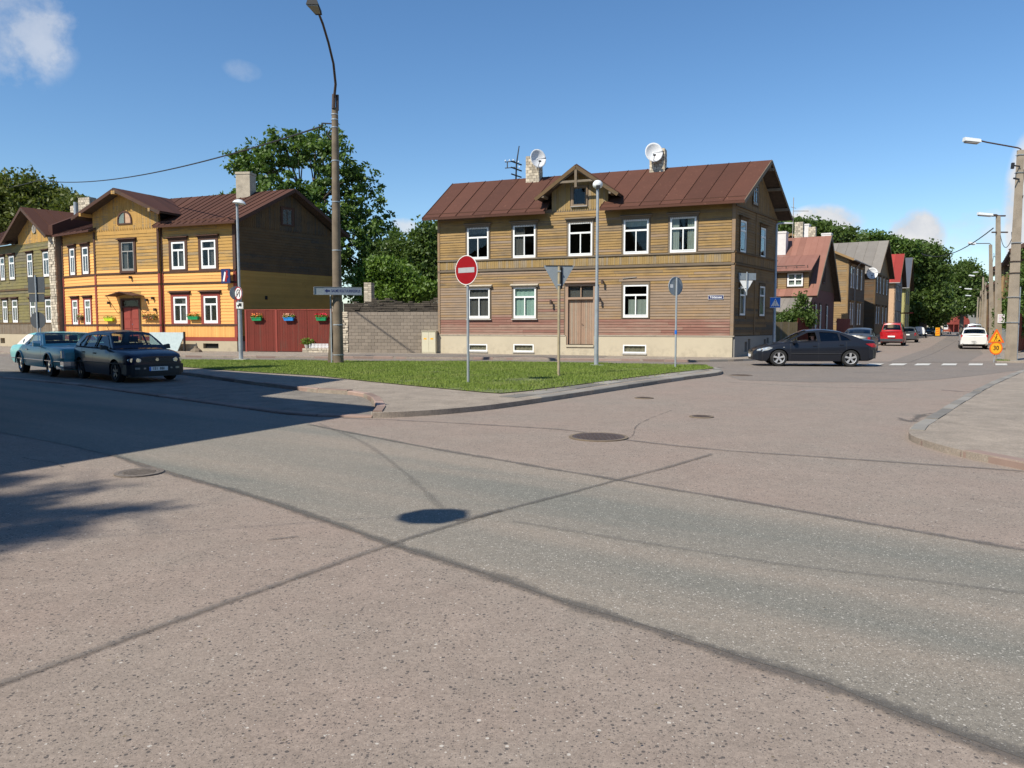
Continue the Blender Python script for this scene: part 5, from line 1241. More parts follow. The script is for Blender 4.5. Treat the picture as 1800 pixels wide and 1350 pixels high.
trim(oli, MF, [(0, Lo, -.07, -.001, 4.16, 4.28), (0, Lo, -.06, -.001, 1.76, 1.84)], M['w_dark'], 'belt_moulding')
for o in opO: window(oli, MF, *o, casing='w_dark', cw=.09, hood='w_browndark', fw=.10, ch=.1, curtain=('right', 'curtain_dim'))
mb = MB(); mb.box(0, Lo, 6.8, 7, .1, 7.4); mb.box(0, .15, .2, 6.8, .1, 7.4); mb.box(Lo - .15, Lo, .2, 6.8, .1, 7.4); mb.box(0, Lo, 3.4, 3.5, 1, 7.3)
for z in (.9, 4.3, 7.35): mb.box(.2, Lo - .2, .2, 6.7, z, z + .1)
mb.build('interior', M['room'], oli)
gcO = 12.55; hO = 3.6; gpO = 9.75; geO = 7.6; gO = lambda u: gpO - .12 - abs(u - gcO) * (gpO - geO) / hO
mb = MB(); mb.prism([(gcO - 2.7, 7.3), (gcO + 2.7, 7.3), (gcO + 2.7, gO(gcO + 2.7) - .04), (gcO, gO(gcO) - .05), (gcO - 2.7, gO(gcO - 2.7) - .04)], -.02, .12, 'y'); mb.build('gable_wall', M['w_olive'], oli)
vboards(oli, MF, gcO - 2.7, gcO + 2.7, 7.4, gO, .15, M['w_yelup'], [(gcO - .3, gcO + .3, 7.98, 8.72)], 74, .0, y=-.02)
mb = MB(); mb.lathe([(.3, -.09), (.3, -.0), (.2, -.0), (.2, -.09)], 18, (gcO, 0, 8.35), 'y'); ow = mb.build('round_window', M['frame_grey'], oli); mb = MB(); mb.lathe([(.0, -.03), (.2, -.03)], 18, (gcO, 0, 8.35), 'y'); mb.build('pane', M['dark'], ow)
for s in (-1, 1):
    e_f = Vector((gcO + s * hO, -.85, geO)); r_f = Vector((gcO, -.85, gpO)); e_b = Vector((gcO + s * hO, 4, geO)); r_b = Vector((gcO, 4, gpO))
    if s > 0: slope(oli, e_f, e_b, r_f, r_b, 6, 'roof_y', seed=75)
    else: slope(oli, e_b, e_f, r_b, r_f, 6, 'roof_y', seed=76)
    edge_board(oli, e_f + Vector((0, -.01, -.1)), r_f + Vector((0, -.01, -.1)), .04, .2, 'w_browndark', 'verge_board')
slope(oli, (-1, -.6, 7.5), (9.4, -.6, 7.5), (-1, 3.6, 9.6), (9.4, 3.6, 9.6), 12, 'roof_y', seed=77)
chimney(oli, 11.7, 3.4, 8.0, 10.45, .9, .8, 'lime', .16, seed=9)
mb = MB(); mb.prism([(0, 9.5), (6, 9.9), (12, 9.5)], 6, 9, 'y'); mb.build('rear_roof', M['roof_grey'], oli)
# ================= gate, stone pier, block wall and ruin wall between the houses
gA = Vector(CY); gB = Vector(A0); gd = (gB - gA).normalized(); angG = math.atan2(gd.y, gd.x)
def gu(px, py): # position along that line
    d = ray(px, py); det = d.x * (-gd.y) + gd.x * d.y; t = (gA.x * (-gd.y) + gd.x * gA.y) / det; return (d.x * gA.y - d.y * gA.x) / det
u0, u1, uc = gu(434, 600), gu(585, 600), gu(487, 600)
gate = thing('wooden_gate', 'dark red board gate in three leaves between the yellow house and the stone pier', 'gate', (gA.x, gA.y, 0), angG)
rg = random.Random(3)
for (a, b) in ((u0 + .05, uc - .07), (uc + .07, gu(541, 600) - .01), (gu(541, 600) + .01, u1)):
    n = max(1, round((b - a) / .155)); w = (b - a) / n
    for i in range(n):
        mb = MB(); mb.rn = rg.random(); d = rg.uniform(-.006, .006); mb.box(a + i * w + .003, a + (i + 1) * w - .003, -.03 + d, 0, .13, 2.50); mb.build('board', M['w_gate'], gate)
    mb = MB(); mb.box(a, b, -.05, .06, 2.505, 2.56); mb.build('top_rail', M['w_crimson'], gate)
for a in (u0 - .07, uc - .065): mb = MB(); mb.box(a, a + .12, -.06, .08, .1, 2.56); mb.build('post', M['w_crimson'], gate)
gW = 'flower boxes hung on the red gate'
for (px, lab, pot, pet) in ((454, 'green flower box on the left leaf of the red gate', 'pot_green', 'fl_orange'), (510, 'blue flower box with peach flowers on the middle of the red gate', 'pot_blue', 'fl_pink'), (567, 'green flower box with bright red flowers on the red gate', 'pot_green', 'fl_red')):
    x = gu(px, 565); flowerbox((gA.x + gd.x * x, gA.y + gd.y * x, 1.92) + Vector((gd.y * .06, -gd.x * .06, 0)) if False else Vector((gA.x + gd.x * x + gd.y * .05, gA.y + gd.y * x - gd.x * .05, 1.92)), angG, .62, lab, pot, pet, gW, 70, int(px))
def onG(u_, y, z=0): p = gA + gd * u_; n = Vector((-gd.y, gd.x)); return Vector((p.x + n.x * y, p.y + n.y * y, z))
# rubble pier + low planter
pier = thing('stone_pier', 'pale limestone gate pier between the red gate and the block wall', 'stone pier', onG(0, 0), angG)
pa, pb = gu(600, 600), gu(611, 600) + .05; pa = gu(584, 600) + .05
mb = MB(); mb.box(pa + .04, pb - .04, .04, .7, .1, 2.4); mb.box(pa + .04, pa + .34, .04, .7, 2.4, 3.0); mb.build('core', M['mortar'], pier)
z = .1
while z < 2.98:
    h = rg.uniform(.09, .17); x = pa; lim = pb if z < 2.4 else pa + .36
    while x < lim - .03:
        w = rg.uniform(.15, .40); e2 = min(x + w, lim); mb = MB(); mb.rn = rg.random(); d = rg.uniform(-.02, .07); mb.box(x + .008, e2 - .008, -d, .1, z + .008, z + h - .008); mb.build('stone', M['lime'], pier); x = e2
    z += h
pt = thing('stone_planter', 'low stone planter with a small white picket edge at the foot of the red gate', 'planter', onG(0, 0), angG)
xa, xb = gu(537, 612), gu(584, 612); mb = MB(); mb.box(xa + .03, xb - .03, -.35, -.08, .1, .32); mb.build('core', M['mortar'], pt)
for r_ in range(2):
    x = xa
    while x < xb - .05: w = rg.uniform(.2, .4); e2 = min(x + w, xb); mb = MB(); mb.rn = rg.random(); mb.box(x + .01, e2 - .01, -.38 - rg.uniform(0, .04), -.05, .1 + r_ * .12, .21 + r_ * .12); mb.build('stone', M['lime'], pt); x = e2
x = gu(549, 606)
while x < xb - .05: mb = MB(); mb.box(x, x + .05, -.37, -.35, .34, .60); mb.build('picket', M['white'], pt); x += .085
mb = MB(); mb.box(gu(549, 606), xb - .05, -.349, -.335, .42, .46); mb.build('rail', M['white'], pt)
pl_ = thing('potted_plant', 'bushy yellow-green potted plant on the planter before the gate', 'potted plant', onG(gu(544, 605), -.28, .34), 0)
mb = MB(); mb.lathe([(.12, 0), (.17, .2), (.16, .2), (.0, .17)], 14); mb.build('pot', M['concrete_lt'], pl_)
mb = MB()
for i in range(260):
    a = rg.uniform(0, 6.28); r_ = rg.uniform(.05, .42); c = Vector((math.cos(a) * r_, math.sin(a) * r_ * .6, .2 + rg.uniform(0, .42) * (1 - r_ * .8))); s_ = rg.uniform(.03, .07); d = Vector((rg.gauss(0, 1), rg.gauss(0, 1), rg.gauss(0, 1))).normalized(); b_ = d.orthogonal().normalized(); mb.rn = rg.random(); mb.poly([c + d * s_, c + b_ * s_ * .6, c - d * s_, c - b_ * s_ * .6])
mb.build('leaves', M['fl_leaf'], pl_)
bw = thing('block_wall', 'grey concrete block wall between the stone pier and the brown house', 'wall', onG(0, 0), angG)
ba = pb + .02; bb = (gB - gA).length - .02; mb = MB(); mb.box(ba, bb, .04, .19, .1, 2.38); mb.build('core', M['mortar'], bw)
z = .1; row = 0; BLK = MB(); BLK.box(.005, .385, 0, .2, .005, .183)
while z < 2.30:
    x = ba - (.2 if row % 2 else 0)
    while x < bb:
        a, b = max(x, ba), min(x + .39, bb)
        if b - a > .06: mb = MB(); mb.rn = rg.random(); d = rg.uniform(-.004, .004); mb.box(a + .006, b - .006, d, .15, z + .006, z + .184); mb.build('block', M['block'], bw)
        x += .39
    z += .19; row += 1
rw = thing('ruined_wall', 'dark crumbling rubble wall with a brick stump behind the block wall', 'wall', onG(0, 0), angG)
ra = pa + .1; rb = bb; mb = MB(); mb.box(ra, rb, 1.3, 1.7, .1, 2.85); mb.build('core', M['oldstone'], rw)
z = 2.2
while z < 3.15:
    h = rg.uniform(.06, .11); x = ra
    while x < rb:
        w = rg.uniform(.2, .6); top = 3.05 + .12 * math.sin(x * 1.7) + .06 * math.sin(x * 5.1)
        if z + h < top + .06: mb = MB(); mb.rn = rg.random(); mb.box(x + .006, min(x + w, rb) - .006, 1.27 - rg.uniform(0, .06), 1.6, z + .01, z + h - .01); mb.build('stone', M['oldstone'], rw)
        x += w
    z += h
xs, xe = gu(621, 500) + .1, gu(633, 500) + .15; z = 2.8
while z < 4.1:
    x = xs
    while x < xe - .05: e2 = min(x + .26, xe); mb = MB(); mb.rn = rg.random(); mb.box(x + .008, e2 - .008, 1.25, 1.75, z + .006, z + .115); mb.build('brick', M['lime'], rw); x = e2
    z += .12
cb = thing('utility_cabinet', 'cream two-door utility cabinet standing between the block wall and the brown house', 'utility cabinet', onG(0, 0), angG)
xa, xb = gu(746, 615), gu(770, 615); mb = MB(); mb.box(xa, xb, -.42, -.03, .1, 1.30); mb.build('housing', M['cabinet'], cb)
for (a, b) in ((xa + .015, (xa + xb) / 2 - .006), ((xa + xb) / 2 + .006, xb - .015)): mb = MB(); mb.box(a, b, -.435, -.421, .16, 1.26); d_ = mb.build('door', M['cabinet'], cb); mb = MB(); mb.box((a + b) / 2 - .09, (a + b) / 2 + .07, -.44, -.4355, .86, .94); mb.build('warning_mark', M['yellow'], d_)
mb = MB(); mb.box(xa - .02, xb + .02, -.46, -.01, 1.301, 1.33); mb.build('lid', M['cabinet'], cb)
# pale board leaning before the yellow house, small stone block beside it
x, y = G(300, 617, .1); bd = thing('board_barrier', 'pale blue board barrier standing before the yellow house', 'barrier', (x, y, .1), angY)
mb = MB(); mb.prism([(-1.6, .0), (.55, .0), (1.05, .85), (1.05, 1.12), (-1.6, 1.12)], -.03, .03, 'y'); mb.build('panel', M['barrier'], bd); mb = MB(); mb.box(1.06, 1.12, -.06, .06, 0, 1.16); mb.build('post', M['blackmetal'], bd)
x, y = G(345, 619, .1); st = tag(MB.build.__get__((lambda m: (m.lathe([(.0, .36), (.09, .34), (.12, .24), (.30, .12), (.36, 0)], 9), m)[1])(MB()))('bollard_base', M['concrete_dark']), 'grey conical concrete foot beside the pale board barrier', 'concrete foot'); st.location = (x, y, .1)
# ------------------------------------------------------------------ vehicles
def pchip(pts):
    xs = [p[0] for p in pts]; ys = [p[1] for p in pts]; n = len(xs)
    h = [xs[i + 1] - xs[i] for i in range(n - 1)]; d = [(ys[i + 1] - ys[i]) / h[i] for i in range(n - 1)]
    m = [d[0]] + [0 if d[i - 1] * d[i] <= 0 else 2 * d[i - 1] * d[i] / (d[i - 1] + d[i]) for i in range(1, n - 1)] + [d[-1]]
    def f(x):
        if x <= xs[0]: return ys[0]
        if x >= xs[-1]: return ys[-1]
        i = 0
        while x > xs[i + 1]: i += 1
        t = (x - xs[i]) / h[i]; t2, t3 = t * t, t * t * t
        return ys[i] * (2 * t3 - 3 * t2 + 1) + h[i] * m[i] * (t3 - 2 * t2 + t) + ys[i + 1] * (-2 * t3 + 3 * t2) + h[i] * m[i + 1] * (t3 - t2)
    return f
def wheel_mesh(parent, x, y, r, w, rimr, spokes, rim_mat, side, hub='alloy'):
    """tyre with its rim; y is the outer face"""
    s = side; Mt = Matrix.Translation((x, y, r))
    mb = MB(Mt); mb.lathe([(rimr, 0.01), (rimr + .012, .0), (r * .93, .0), (r, -.03 * 1), (r, -w + .03), (r * .93, -w), (rimr, -w)] if s > 0 else [(rimr, -0.01), (rimr + .012, .0), (r * .93, .0), (r, .03), (r, w - .03), (r * .93, w), (rimr, w)], 32, (0, 0, 0), 'y', False)
    wo = mb.build('wheel', M['rubber'], parent, 50)
    mb = MB(Mt); k = -s
    mb.lathe([(rimr, 0), (rimr * .9, k * .02), (rimr * .86, k * .08)], 28, (0, 0, 0), 'y', False)
    if spokes:
        for i in range(spokes):
            a = 2 * math.pi * i / spokes + .3; c_, s_ = math.cos(a), math.sin(a); t = Vector((c_, 0, s_)); nrm = Vector((-s_, 0, c_)); w0, w1 = rimr * .13, rimr * .2
            p0 = t * rimr * .18; p1 = t * rimr * .93; y0, y1 = k * .012, k * .05
            mb.hexa([p0 - nrm * w0 + Vector((0, y1, 0)), p0 + nrm * w0 + Vector((0, y1, 0)), p1 + nrm * w1 + Vector((0, y1, 0)), p1 - nrm * w1 + Vector((0, y1, 0)), p0 - nrm * w0 + Vector((0, y0, 0)), p0 + nrm * w0 + Vector((0, y0, 0)), p1 + nrm * w1 + Vector((0, k * .004, 0)), p1 - nrm * w1 + Vector((0, k * .004, 0))])
        mb.lathe([(0, 0), (rimr * .2, k * .004), (rimr * .24, k * .04)], 14, (0, 0, 0), 'y', False)
    else:
        mb.lathe([(0, -k * .012), (rimr * .35, -k * .004), (rimr * .42, k * .02), (rimr * .9, k * .012)], 24, (0, 0, 0), 'y', False)
    mb.build('rim', M[rim_mat], wo, 40)
    mb = MB(Mt); mb.lathe([(0, k * .09), (rimr * .9, k * .09)], 20, (0, 0, 0), 'y'); mb.build('brake', M['plastic'], wo)
def car(label, loc, heading, sp, group=None, name='parked_car', cat='car', windows_open=()):
    t = thing(name, label, cat, (loc[0], loc[1], loc[2] if len(loc) > 2 else 0.0), heading, group)
    L2 = sp['L'] / 2; xf, xr, r = sp['xf'], sp['xr'], sp['r']; Ra = r + sp.get('gap', .05)
    wf = pchip(sp['plan']); zb = pchip(sp['belt']); zc = pchip(sp['centre']); zu = pchip(sp['under']); zs = pchip(sp['sill'])
    xs = set([-L2, L2])
    n = 46
    for i in range(n + 1): xs.add(round(-L2 + sp['L'] * i / n, 4))
    for e in (-L2, L2):
        for k in (.015, .04, .08, .14): xs.add(round(e - k if e > 0 else e + k, 4))
    for xw in (xf, xr):
        for i in range(19): xs.add(round(xw + Ra * math.cos(math.pi * i / 18), 4))
    seams = sp.get('seams', [])
    for s_ in seams: xs.add(round(s_ - .007, 4)); xs.add(round(s_ + .007, 4))
    xs = sorted(xs); xs = [x for i, x in enumerate(xs) if i == 0 or x - xs[i - 1] > .003 or x in (L2,)]
    def arch(x):
        z = 0
        for xw in (xf, xr):
            d = abs(x - xw)
            if d <= Ra: z = max(z, r + math.sqrt(max(Ra * Ra - d * d, 0)) * sp.get('archk', 1.0))
        return z
    def side_y(x, z):
        """half width of the body side at height z"""
        w = wf(x); b = zb(x); lo = zs(x)
        t_ = (z - lo) / max(b - lo, .01); prof = sp.get('sidep', [(0, .955), (.25, .985), (.55, 1.0), (.8, .985), (1, .945)])
        return w * sidef(t_)
    sidef = pchip(sp.get('sidep', [(-.4, .90), (0, .955), (.25, .985), (.55, 1.0), (.8, .985), (1, .945)]))
    rows = []; NS = 7
    for x in xs:
        w = wf(x); b = zb(x); c = zc(x); u_ = zu(x); lo = max(zs(x), arch(x)); isar = arch(x) > zs(x)
        lo = min(lo, b - .06); wi = w - .26 if isar else w * .80
        ring = [(0, u_), (wi, u_), (wi, lo if isar else u_ + .01)]
        for k in range(NS): z = lo + (b - lo) * k / (NS - 1); ring.append((side_y(x, z), z))
        ring += [(w * .90, b + (c - b) * .30 + .012), (w * .80, b + (c - b) * .55 + .01), (w * .55, b + (c - b) * .85), (w * .25, c), (0, c + .003)]
        rows.append(ring)
    nr = len(rows[0]); body = MB(); dk = 1
    for s_ in (1, -1):
        b0 = [body.P(*[(x, s_ * y, z) for (y, z) in ring]) for x, ring in zip(xs, rows)]
        for i in range(len(xs) - 1):
            xm = (xs[i] + xs[i + 1]) / 2; seam = any(abs(xm - q) < .006 for q in seams)
            for k in range(nr - 1):
                body.m = 0
                if k < 2: body.m = 1
                if k == 2 and arch(xm) > zs(xm): body.m = 1
                if 3 <= k <= 8 and seam and xm < sp.get('seam_hi', 9): body.m = 1
                if sp.get('twotone') and 3 <= k <= 8 and rows[i][k][1] < sp['twotone'] - .02: body.m = 2
                q = (b0[i] + k, b0[i + 1] + k, b0[i + 1] + k + 1, b0[i] + k + 1); body.F(*(q if s_ > 0 else q[::-1]))
        body.m = 0
        for e, ix in ((0, 0), (1, len(xs) - 1)): f = [b0[ix] + k for k in range(nr)]; body.F(*f)
    bo = body.build('body', [M[sp['paint']], M['plastic'], M[sp.get('lower', 'plastic')]], t, 38)
    # --- greenhouse
    A0_, A1_, C1_, C0_ = sp['A0'], sp['A1'], sp['C1'], sp['C0']   # (x,z) windscreen base/top, rear top/base
    roofp = pchip(sorted([(A1_[0], A1_[1])] + [tuple(p) for p in sp.get('roofmid', [])] + [(C1_[0], C1_[1])]))
    def topz(x):
        if x > A1_[0]: f = (x - A1_[0]) / (A0_[0] - A1_[0]); return A1_[1] + (A0_[1] - A1_[1]) * (f * .82 + f * f * .18)
        if x < C1_[0]: f = (C1_[0] - x) / (C1_[0] - C0_[0]); return C1_[1] + (C0_[1] - C1_[1]) * (f * .85 + f * f * .15)
        return roofp(x)
    tum = sp.get('tumble', .36)
    def gy(x, z): return wf(x) * .915 - max(z - zb(x), 0) * tum - max(z - zb(x) - .3, 0) * .12
    # side panels with window holes
    N1 = 24; top = [(A0_[0] + (C0_[0] - A0_[0]) * i / 40) for i in range(41)]
    outer = [(x, topz(x)) for x in top]; bot = [(C0_[0] + (A0_[0] - C0_[0]) * i / 20, 0) for i in range(1, 20)]
    bot = [(x, zb(x) - .015) for x, _ in bot]
    outer = outer + bot
    holes = sp['side_glass']
    for s_ in (1, -1):
        polys = [[Vector((p[0], p[1], 0)) for p in outer]] + [[Vector((p[0], p[1], 0)) for p in h] for h in holes]
        flat = [p for q in polys for p in q]; tr = tessellate_polygon(polys); mb = MB()
        b = mb.P(*[(p.x, s_ * gy(p.x, p.y), p.y) for p in flat])
        for f in tr: mb.m = 1 if sp.get('vinyl') and sum(flat[i].x for i in f) / 3 < sp['vinyl'] - .25 else 0; mb.F(*[b + i for i in f])
        mb.build('side_frame', [M[sp['paint']], M['vinyl']], t)
        for hi, h in enumerate(holes):
            if (s_, hi) in windows_open:
                continue
            mb = MB(); nh = len(h); b = mb.P(*[(p[0], s_ * (gy(p[0], p[1]) - .012), p[1]) for p in h]); 
            for f in tessellate_polygon([[Vector((p[0], p[1], 0)) for p in h]]): mb.F(*[b + i for i in f])
            mb.build('side_window', M[sp.get('rear_glass', 'car_glass') if hi else 'car_glass'], t)
            # dark rubber edge
        for hi, h in enumerate(holes):
            mb = MB(); pts = [(p[0], s_ * (gy(p[0], p[1]) + .004), p[1]) for p in h]; mb.tube(pts + [pts[0]], .009, 4, False); mb.build('window_seal', M[sp.get('seal', 'plastic')], t)
    # roof skin, windscreen, rear window
    def stations(a, b, n): return [a + (b - a) * i / n for i in range(n + 1)]
    crown = sp.get('crown', .05)
    def row(x, bow, js):
        z = topz(x); hw = gy(x, z); out = []
        for j in js: out.append((x + bow * (1 - j * j), hw * j, z + crown * (1 - j * j) * min(1, (z - zb(x)) / .3 + .2)))
        return out
    js = [-1, -.93, -.8, -.6, -.3, 0, .3, .6, .8, .93, 1]
    segs = [('A', stations(A0_[0], A1_[0], 6)), ('R', stations(A1_[0], C1_[0], 8)), ('C', stations(C1_[0], C0_[0], 6))]
    rf = MB(); ws = MB(); rw_ = MB(); fb = sp.get('bow', .10)
    def bow(x):
        if x >= A1_[0]: return .03 + (fb - .03) * (x - A1_[0]) / (A0_[0] - A1_[0])
        if x <= C1_[0]: return -.02 - (.06) * (C1_[0] - x) / max(C1_[0] - C0_[0], .01)
        return .03 - .05 * (A1_[0] - x) / (A1_[0] - C1_[0])
    for nm, st in segs:
        R = [row(x, bow(x), js) for x in st]; ni = len(st)
        for i in range(ni - 1):
            for k in range(len(js) - 1):
                glass = (nm == 'A' or (nm == 'C' and not sp.get('blind_rear'))) and 1 <= k <= len(js) - 3 and (i > 0 or nm == 'C') and (i < ni - 2 or nm == 'A')
                if nm == 'C' and i == 0: glass = False
                mb = (ws if nm == 'A' else rw_) if glass else rf
                if not glass and sp.get('vinyl') and (st[i] + st[i + 1]) / 2 < sp['vinyl']: mb.m = 1
                b = mb.P(R[i][k], R[i][k + 1], R[i + 1][k + 1], R[i + 1][k]); mb.F(b, b + 1, b + 2, b + 3); mb.m = 0
    def weld(mb):
        idx = {}; nv = []; mp = []
        for v in mb.v:
            k = (round(v[0], 4), round(v[1], 4), round(v[2], 4))
            if k not in idx: idx[k] = len(nv); nv.append(v)
            mp.append(idx[k])
        mb.v = nv; mb.f = [tuple(mp[i] for i in f) for f in mb.f]
    for mb, nm, mt in ((rf, 'roof', [M[sp['paint']], M['vinyl']]), (ws, 'windscreen', [M['car_glass']]), (rw_, 'rear_window', [M[sp.get('rear_glass', 'car_glass')]])):
        if mb.f: weld(mb); mb.build(nm, mt, t, 40)
    # --- wheels
    yo = sp.get('track', .97)
    for xw in (xf, xr):
        for s_ in (1, -1): wheel_mesh(t, xw, s_ * wf(xw) * yo, r, sp.get('tw', .20), sp['rim'], sp.get('spokes', 5), sp.get('rim_mat', 'alloy'), s_)
    # --- interior
    mb = MB(); wi = wf(0) * .78; zf = zb(0) - .02
    xm = (A0_[0] + C0_[0]) / 2
    def seat(x, y, w): mb.box(x - .02, x + .48, y - w, y + w, zf - .50, zf - .36); mb.hexa([(x - .1, y - w, zf - .5), (x + .08, y - w, zf - .5), (x + .08, y + w, zf - .5), (x - .1, y + w, zf - .5), (x - .26, y - w, zf + .18), (x - .14, y - w, zf + .18), (x - .14, y + w, zf + .18), (x - .26, y + w, zf + .18)]); mb.box(x - .28, x - .18, y - w * .5, y + w * .5, zf + .2, zf + .38)
    sx = sp.get('seatx', A1_[0] - .35)
    seat(sx, .36, .24); seat(sx, -.36, .24)
    if sp.get('rearseat', True): seat(max(sx - .95, C0_[0] + .45), 0, .60)
    mb.box(A0_[0] - .45, A0_[0] - .05, -wi, wi, zf - .25, zf - .03)
    mb.build('interior', M['seat'], t)
    mb = MB(); a = [Vector((sx + .60 + .03 * math.sin(q * math.pi / 8), .36 + .18 * math.cos(q * math.pi / 8), zf + .02 + .17 * math.sin(q * math.pi / 8))) for q in range(17)]; mb.tube(a, .014, 5, False); mb.build('steering_wheel', M['plastic'], t)
    # --- mirrors, handles
    mx = sp.get('mirror', A0_[0] - .35)
    for s_ in (1, -1):
        mb = MB(); y0 = wf(mx) * .93; z = zb(mx) + .06; mb.hexa([(mx - .06, s_ * y0, z - .05), (mx + .06, s_ * y0, z - .05), (mx + .05, s_ * (y0 + .2), z - .04), (mx - .05, s_ * (y0 + .2), z - .04), (mx - .06, s_ * y0, z + .06), (mx + .05, s_ * y0, z + .04), (mx + .03, s_ * (y0 + .19), z + .08), (mx - .06, s_ * (y0 + .19), z + .1)]); mb.build('wing_mirror', M[sp.get('mirror_mat', 'plastic')], t)
        for hx in sp.get('handles', []): mb = MB(); z = zb(hx) - .12; y = side_y(hx, z); mb.box(hx - .08, hx + .08, s_ * y - .02, s_ * y + .022, z - .018, z + .018); mb.build('door_handle', M[sp.get('handle_mat', 'plastic')], t)
        if sp.get('rub'):
            mb = MB(); z, x0, x1 = sp['rub']; pts = [(x0 + (x1 - x0) * i / 14, s_ * (side_y(x0 + (x1 - x0) * i / 14, z) + .004), z + (sp.get('rubr', 0)) * i / 14) for i in range(15)]; mb.tube(pts, .016, 5); mb.build('rub_strip', M[sp.get('rub_mat', 'plastic')], t)
    return t, dict(side_y=side_y, wf=wf, zb=zb, zc=zc)
def band(t, name, mat, wf, x_of, z0, z1, prot, y0, y1, n=14, back=.15):
    """piece that wraps the front or rear: x given by the plan; from half-width y0 to y1"""
    mb = MB(); rows = []
    ys = [y0 + (y1 - y0) * i / n for i in range(n + 1)]
    A = [x_of(y) for y in ys]; s_ = 1 if A[0] > 0 else -1
    for i in range(n):
        a, b = ys[i], ys[i + 1]; xa, xb = A[i] + s_ * prot, A[i + 1] + s_ * prot; q = s_ * back
        mb.hexa([(xa - q, a, z0), (xb - q, b, z0), (xb, b, z0 + .0), (xa, a, z0), (xa - q, a, z1), (xb - q, b, z1), (xb, b, z1), (xa, a, z1)])
    return mb.build(name, M[mat], t)
def poly_lamp(t, name, mat, pts, x_of, prot, th=.02, s=1):
    """lamp with an outline (y, z) laid on the nose or the tail"""
    mb = MB(); n = len(pts); a = mb.P(*[(x_of(p[0]) + s * prot, p[0], p[1]) for p in pts]); b = mb.P(*[(x_of(p[0]) - s * (th + .1), p[0], p[1]) for p in pts])
    mb.F(*range(a, a + n)); 
    for k in range(n): l = (k + 1) % n; mb.F(a + k, b + k, b + l, a + l)
    return mb.build(name, M[mat], t)
def plate(t, x, y, z, s, txt, blue=True, mat='white', w=.26):
    mb = MB(); mb.box(x - .012, x + .012, y - w, y + w, z - .057, z + .057); p = mb.build('number_plate', M[mat], t)
    if txt: text('lettering', txt, .10, M['black'], p, (x + s * .013, y + s * -.0, z), (math.pi / 2, 0, math.pi / 2 if s > 0 else -math.pi / 2), .001, .9, True)
    if blue: mb = MB(); mb.box(x + s * .012, x + s * .0145, y - s * w, y - s * (w - .045), z - .055, z + .055); mb.build('plate_band', M['blue'], p)
    return p
def nose(L2, bowk, wmax, curve=2.4):
    def f(y): return L2 - bowk * abs(y / wmax) ** curve
    return f

# ---- black saloon turning at the crossing, driver's window open
sed = dict(L=4.68, xf=1.36, xr=-1.33, r=.325, gap=.045, rim=.225, spokes=5, tw=.2, paint='p_black', rear_glass='car_glass_dark',
    plan=[(-2.34, .60), (-2.30, .70), (-2.1, .81), (-1.6, .875), (-.5, .89), (.6, .89), (1.5, .88), (2.0, .82), (2.22, .70), (2.30, .62), (2.34, .52)],
    belt=[(-2.34, .80), (-2.2, .95), (-1.6, .985), (-.6, .945), (.6, .90), (1.0, .885), (1.6, .80), (2.1, .68), (2.34, .55)],
    centre=[(-2.34, .86), (-2.25, 1.04), (-1.8, 1.08), (-1.2, 1.08), (.9, .98), (1.2, .955), (1.7, .86), (2.15, .72), (2.34, .58)],
    under=[(-2.34, .36), (-2.0, .22), (2.0, .19), (2.34, .27)], sill=[(-2.34, .42), (-2.1, .28), (-1, .21), (1, .20), (2.1, .22), (2.34, .30)],
    A0=(1.12, .93), A1=(.30, 1.385), C1=(-.85, 1.375), C0=(-1.80, 1.05), roofmid=[(-.25, 1.43)], seams=[.93, -.13, -1.16, 1.98, -2.02],
    side_glass=[[(.78, .945), (.98, .955), (.82, 1.07), (.28, 1.325), (-.02, 1.345), (-.10, .955)], [(-.20, .955), (-.16, 1.35), (-.62, 1.335), (-.86, 1.29), (-.92, .975)], [(-.97, .98), (-.93, 1.27), (-1.22, 1.13), (-1.33, 1.02)]],
    handles=[.02, -.98], mirror=.80, rub=(.50, .9, -1.0), seatx=.02, seal='plastic', mirror_mat='p_black', handle_mat='p_black')
fx = Vector(G(1368, 644)); rx = Vector(G(1495, 645)); hd = (fx - rx).normalized(); ang = math.atan2(hd.y, hd.x)
lft = Vector((-hd.y, hd.x)); ctr = (fx + rx) / 2 - lft * .80 * 1; ctr = ctr - hd * .01
sc_, f_ = car('black saloon with its front window open and a driver inside turning at the crossing', (ctr.x, ctr.y, 0.012), ang, sed, name='moving_car', windows_open=((1, 0),))
nf = nose(2.35, .25, .80, 4.5); nr_ = lambda y: -nose(2.35, .18, .80, 5)(y)
band(sc_, 'front_bumper', 'p_black', None, nf, .24, .52, .012, -.78, .78); band(sc_, 'rear_bumper', 'p_black', None, nr_, .32, .66, .015, -.82, .82)
band(sc_, 'grille', 'plastic', None, nf, .54, .63, .010, -.30, .30, 6); band(sc_, 'air_intake', 'plastic', None, nf, .27, .38, .018, -.45, .45, 6)
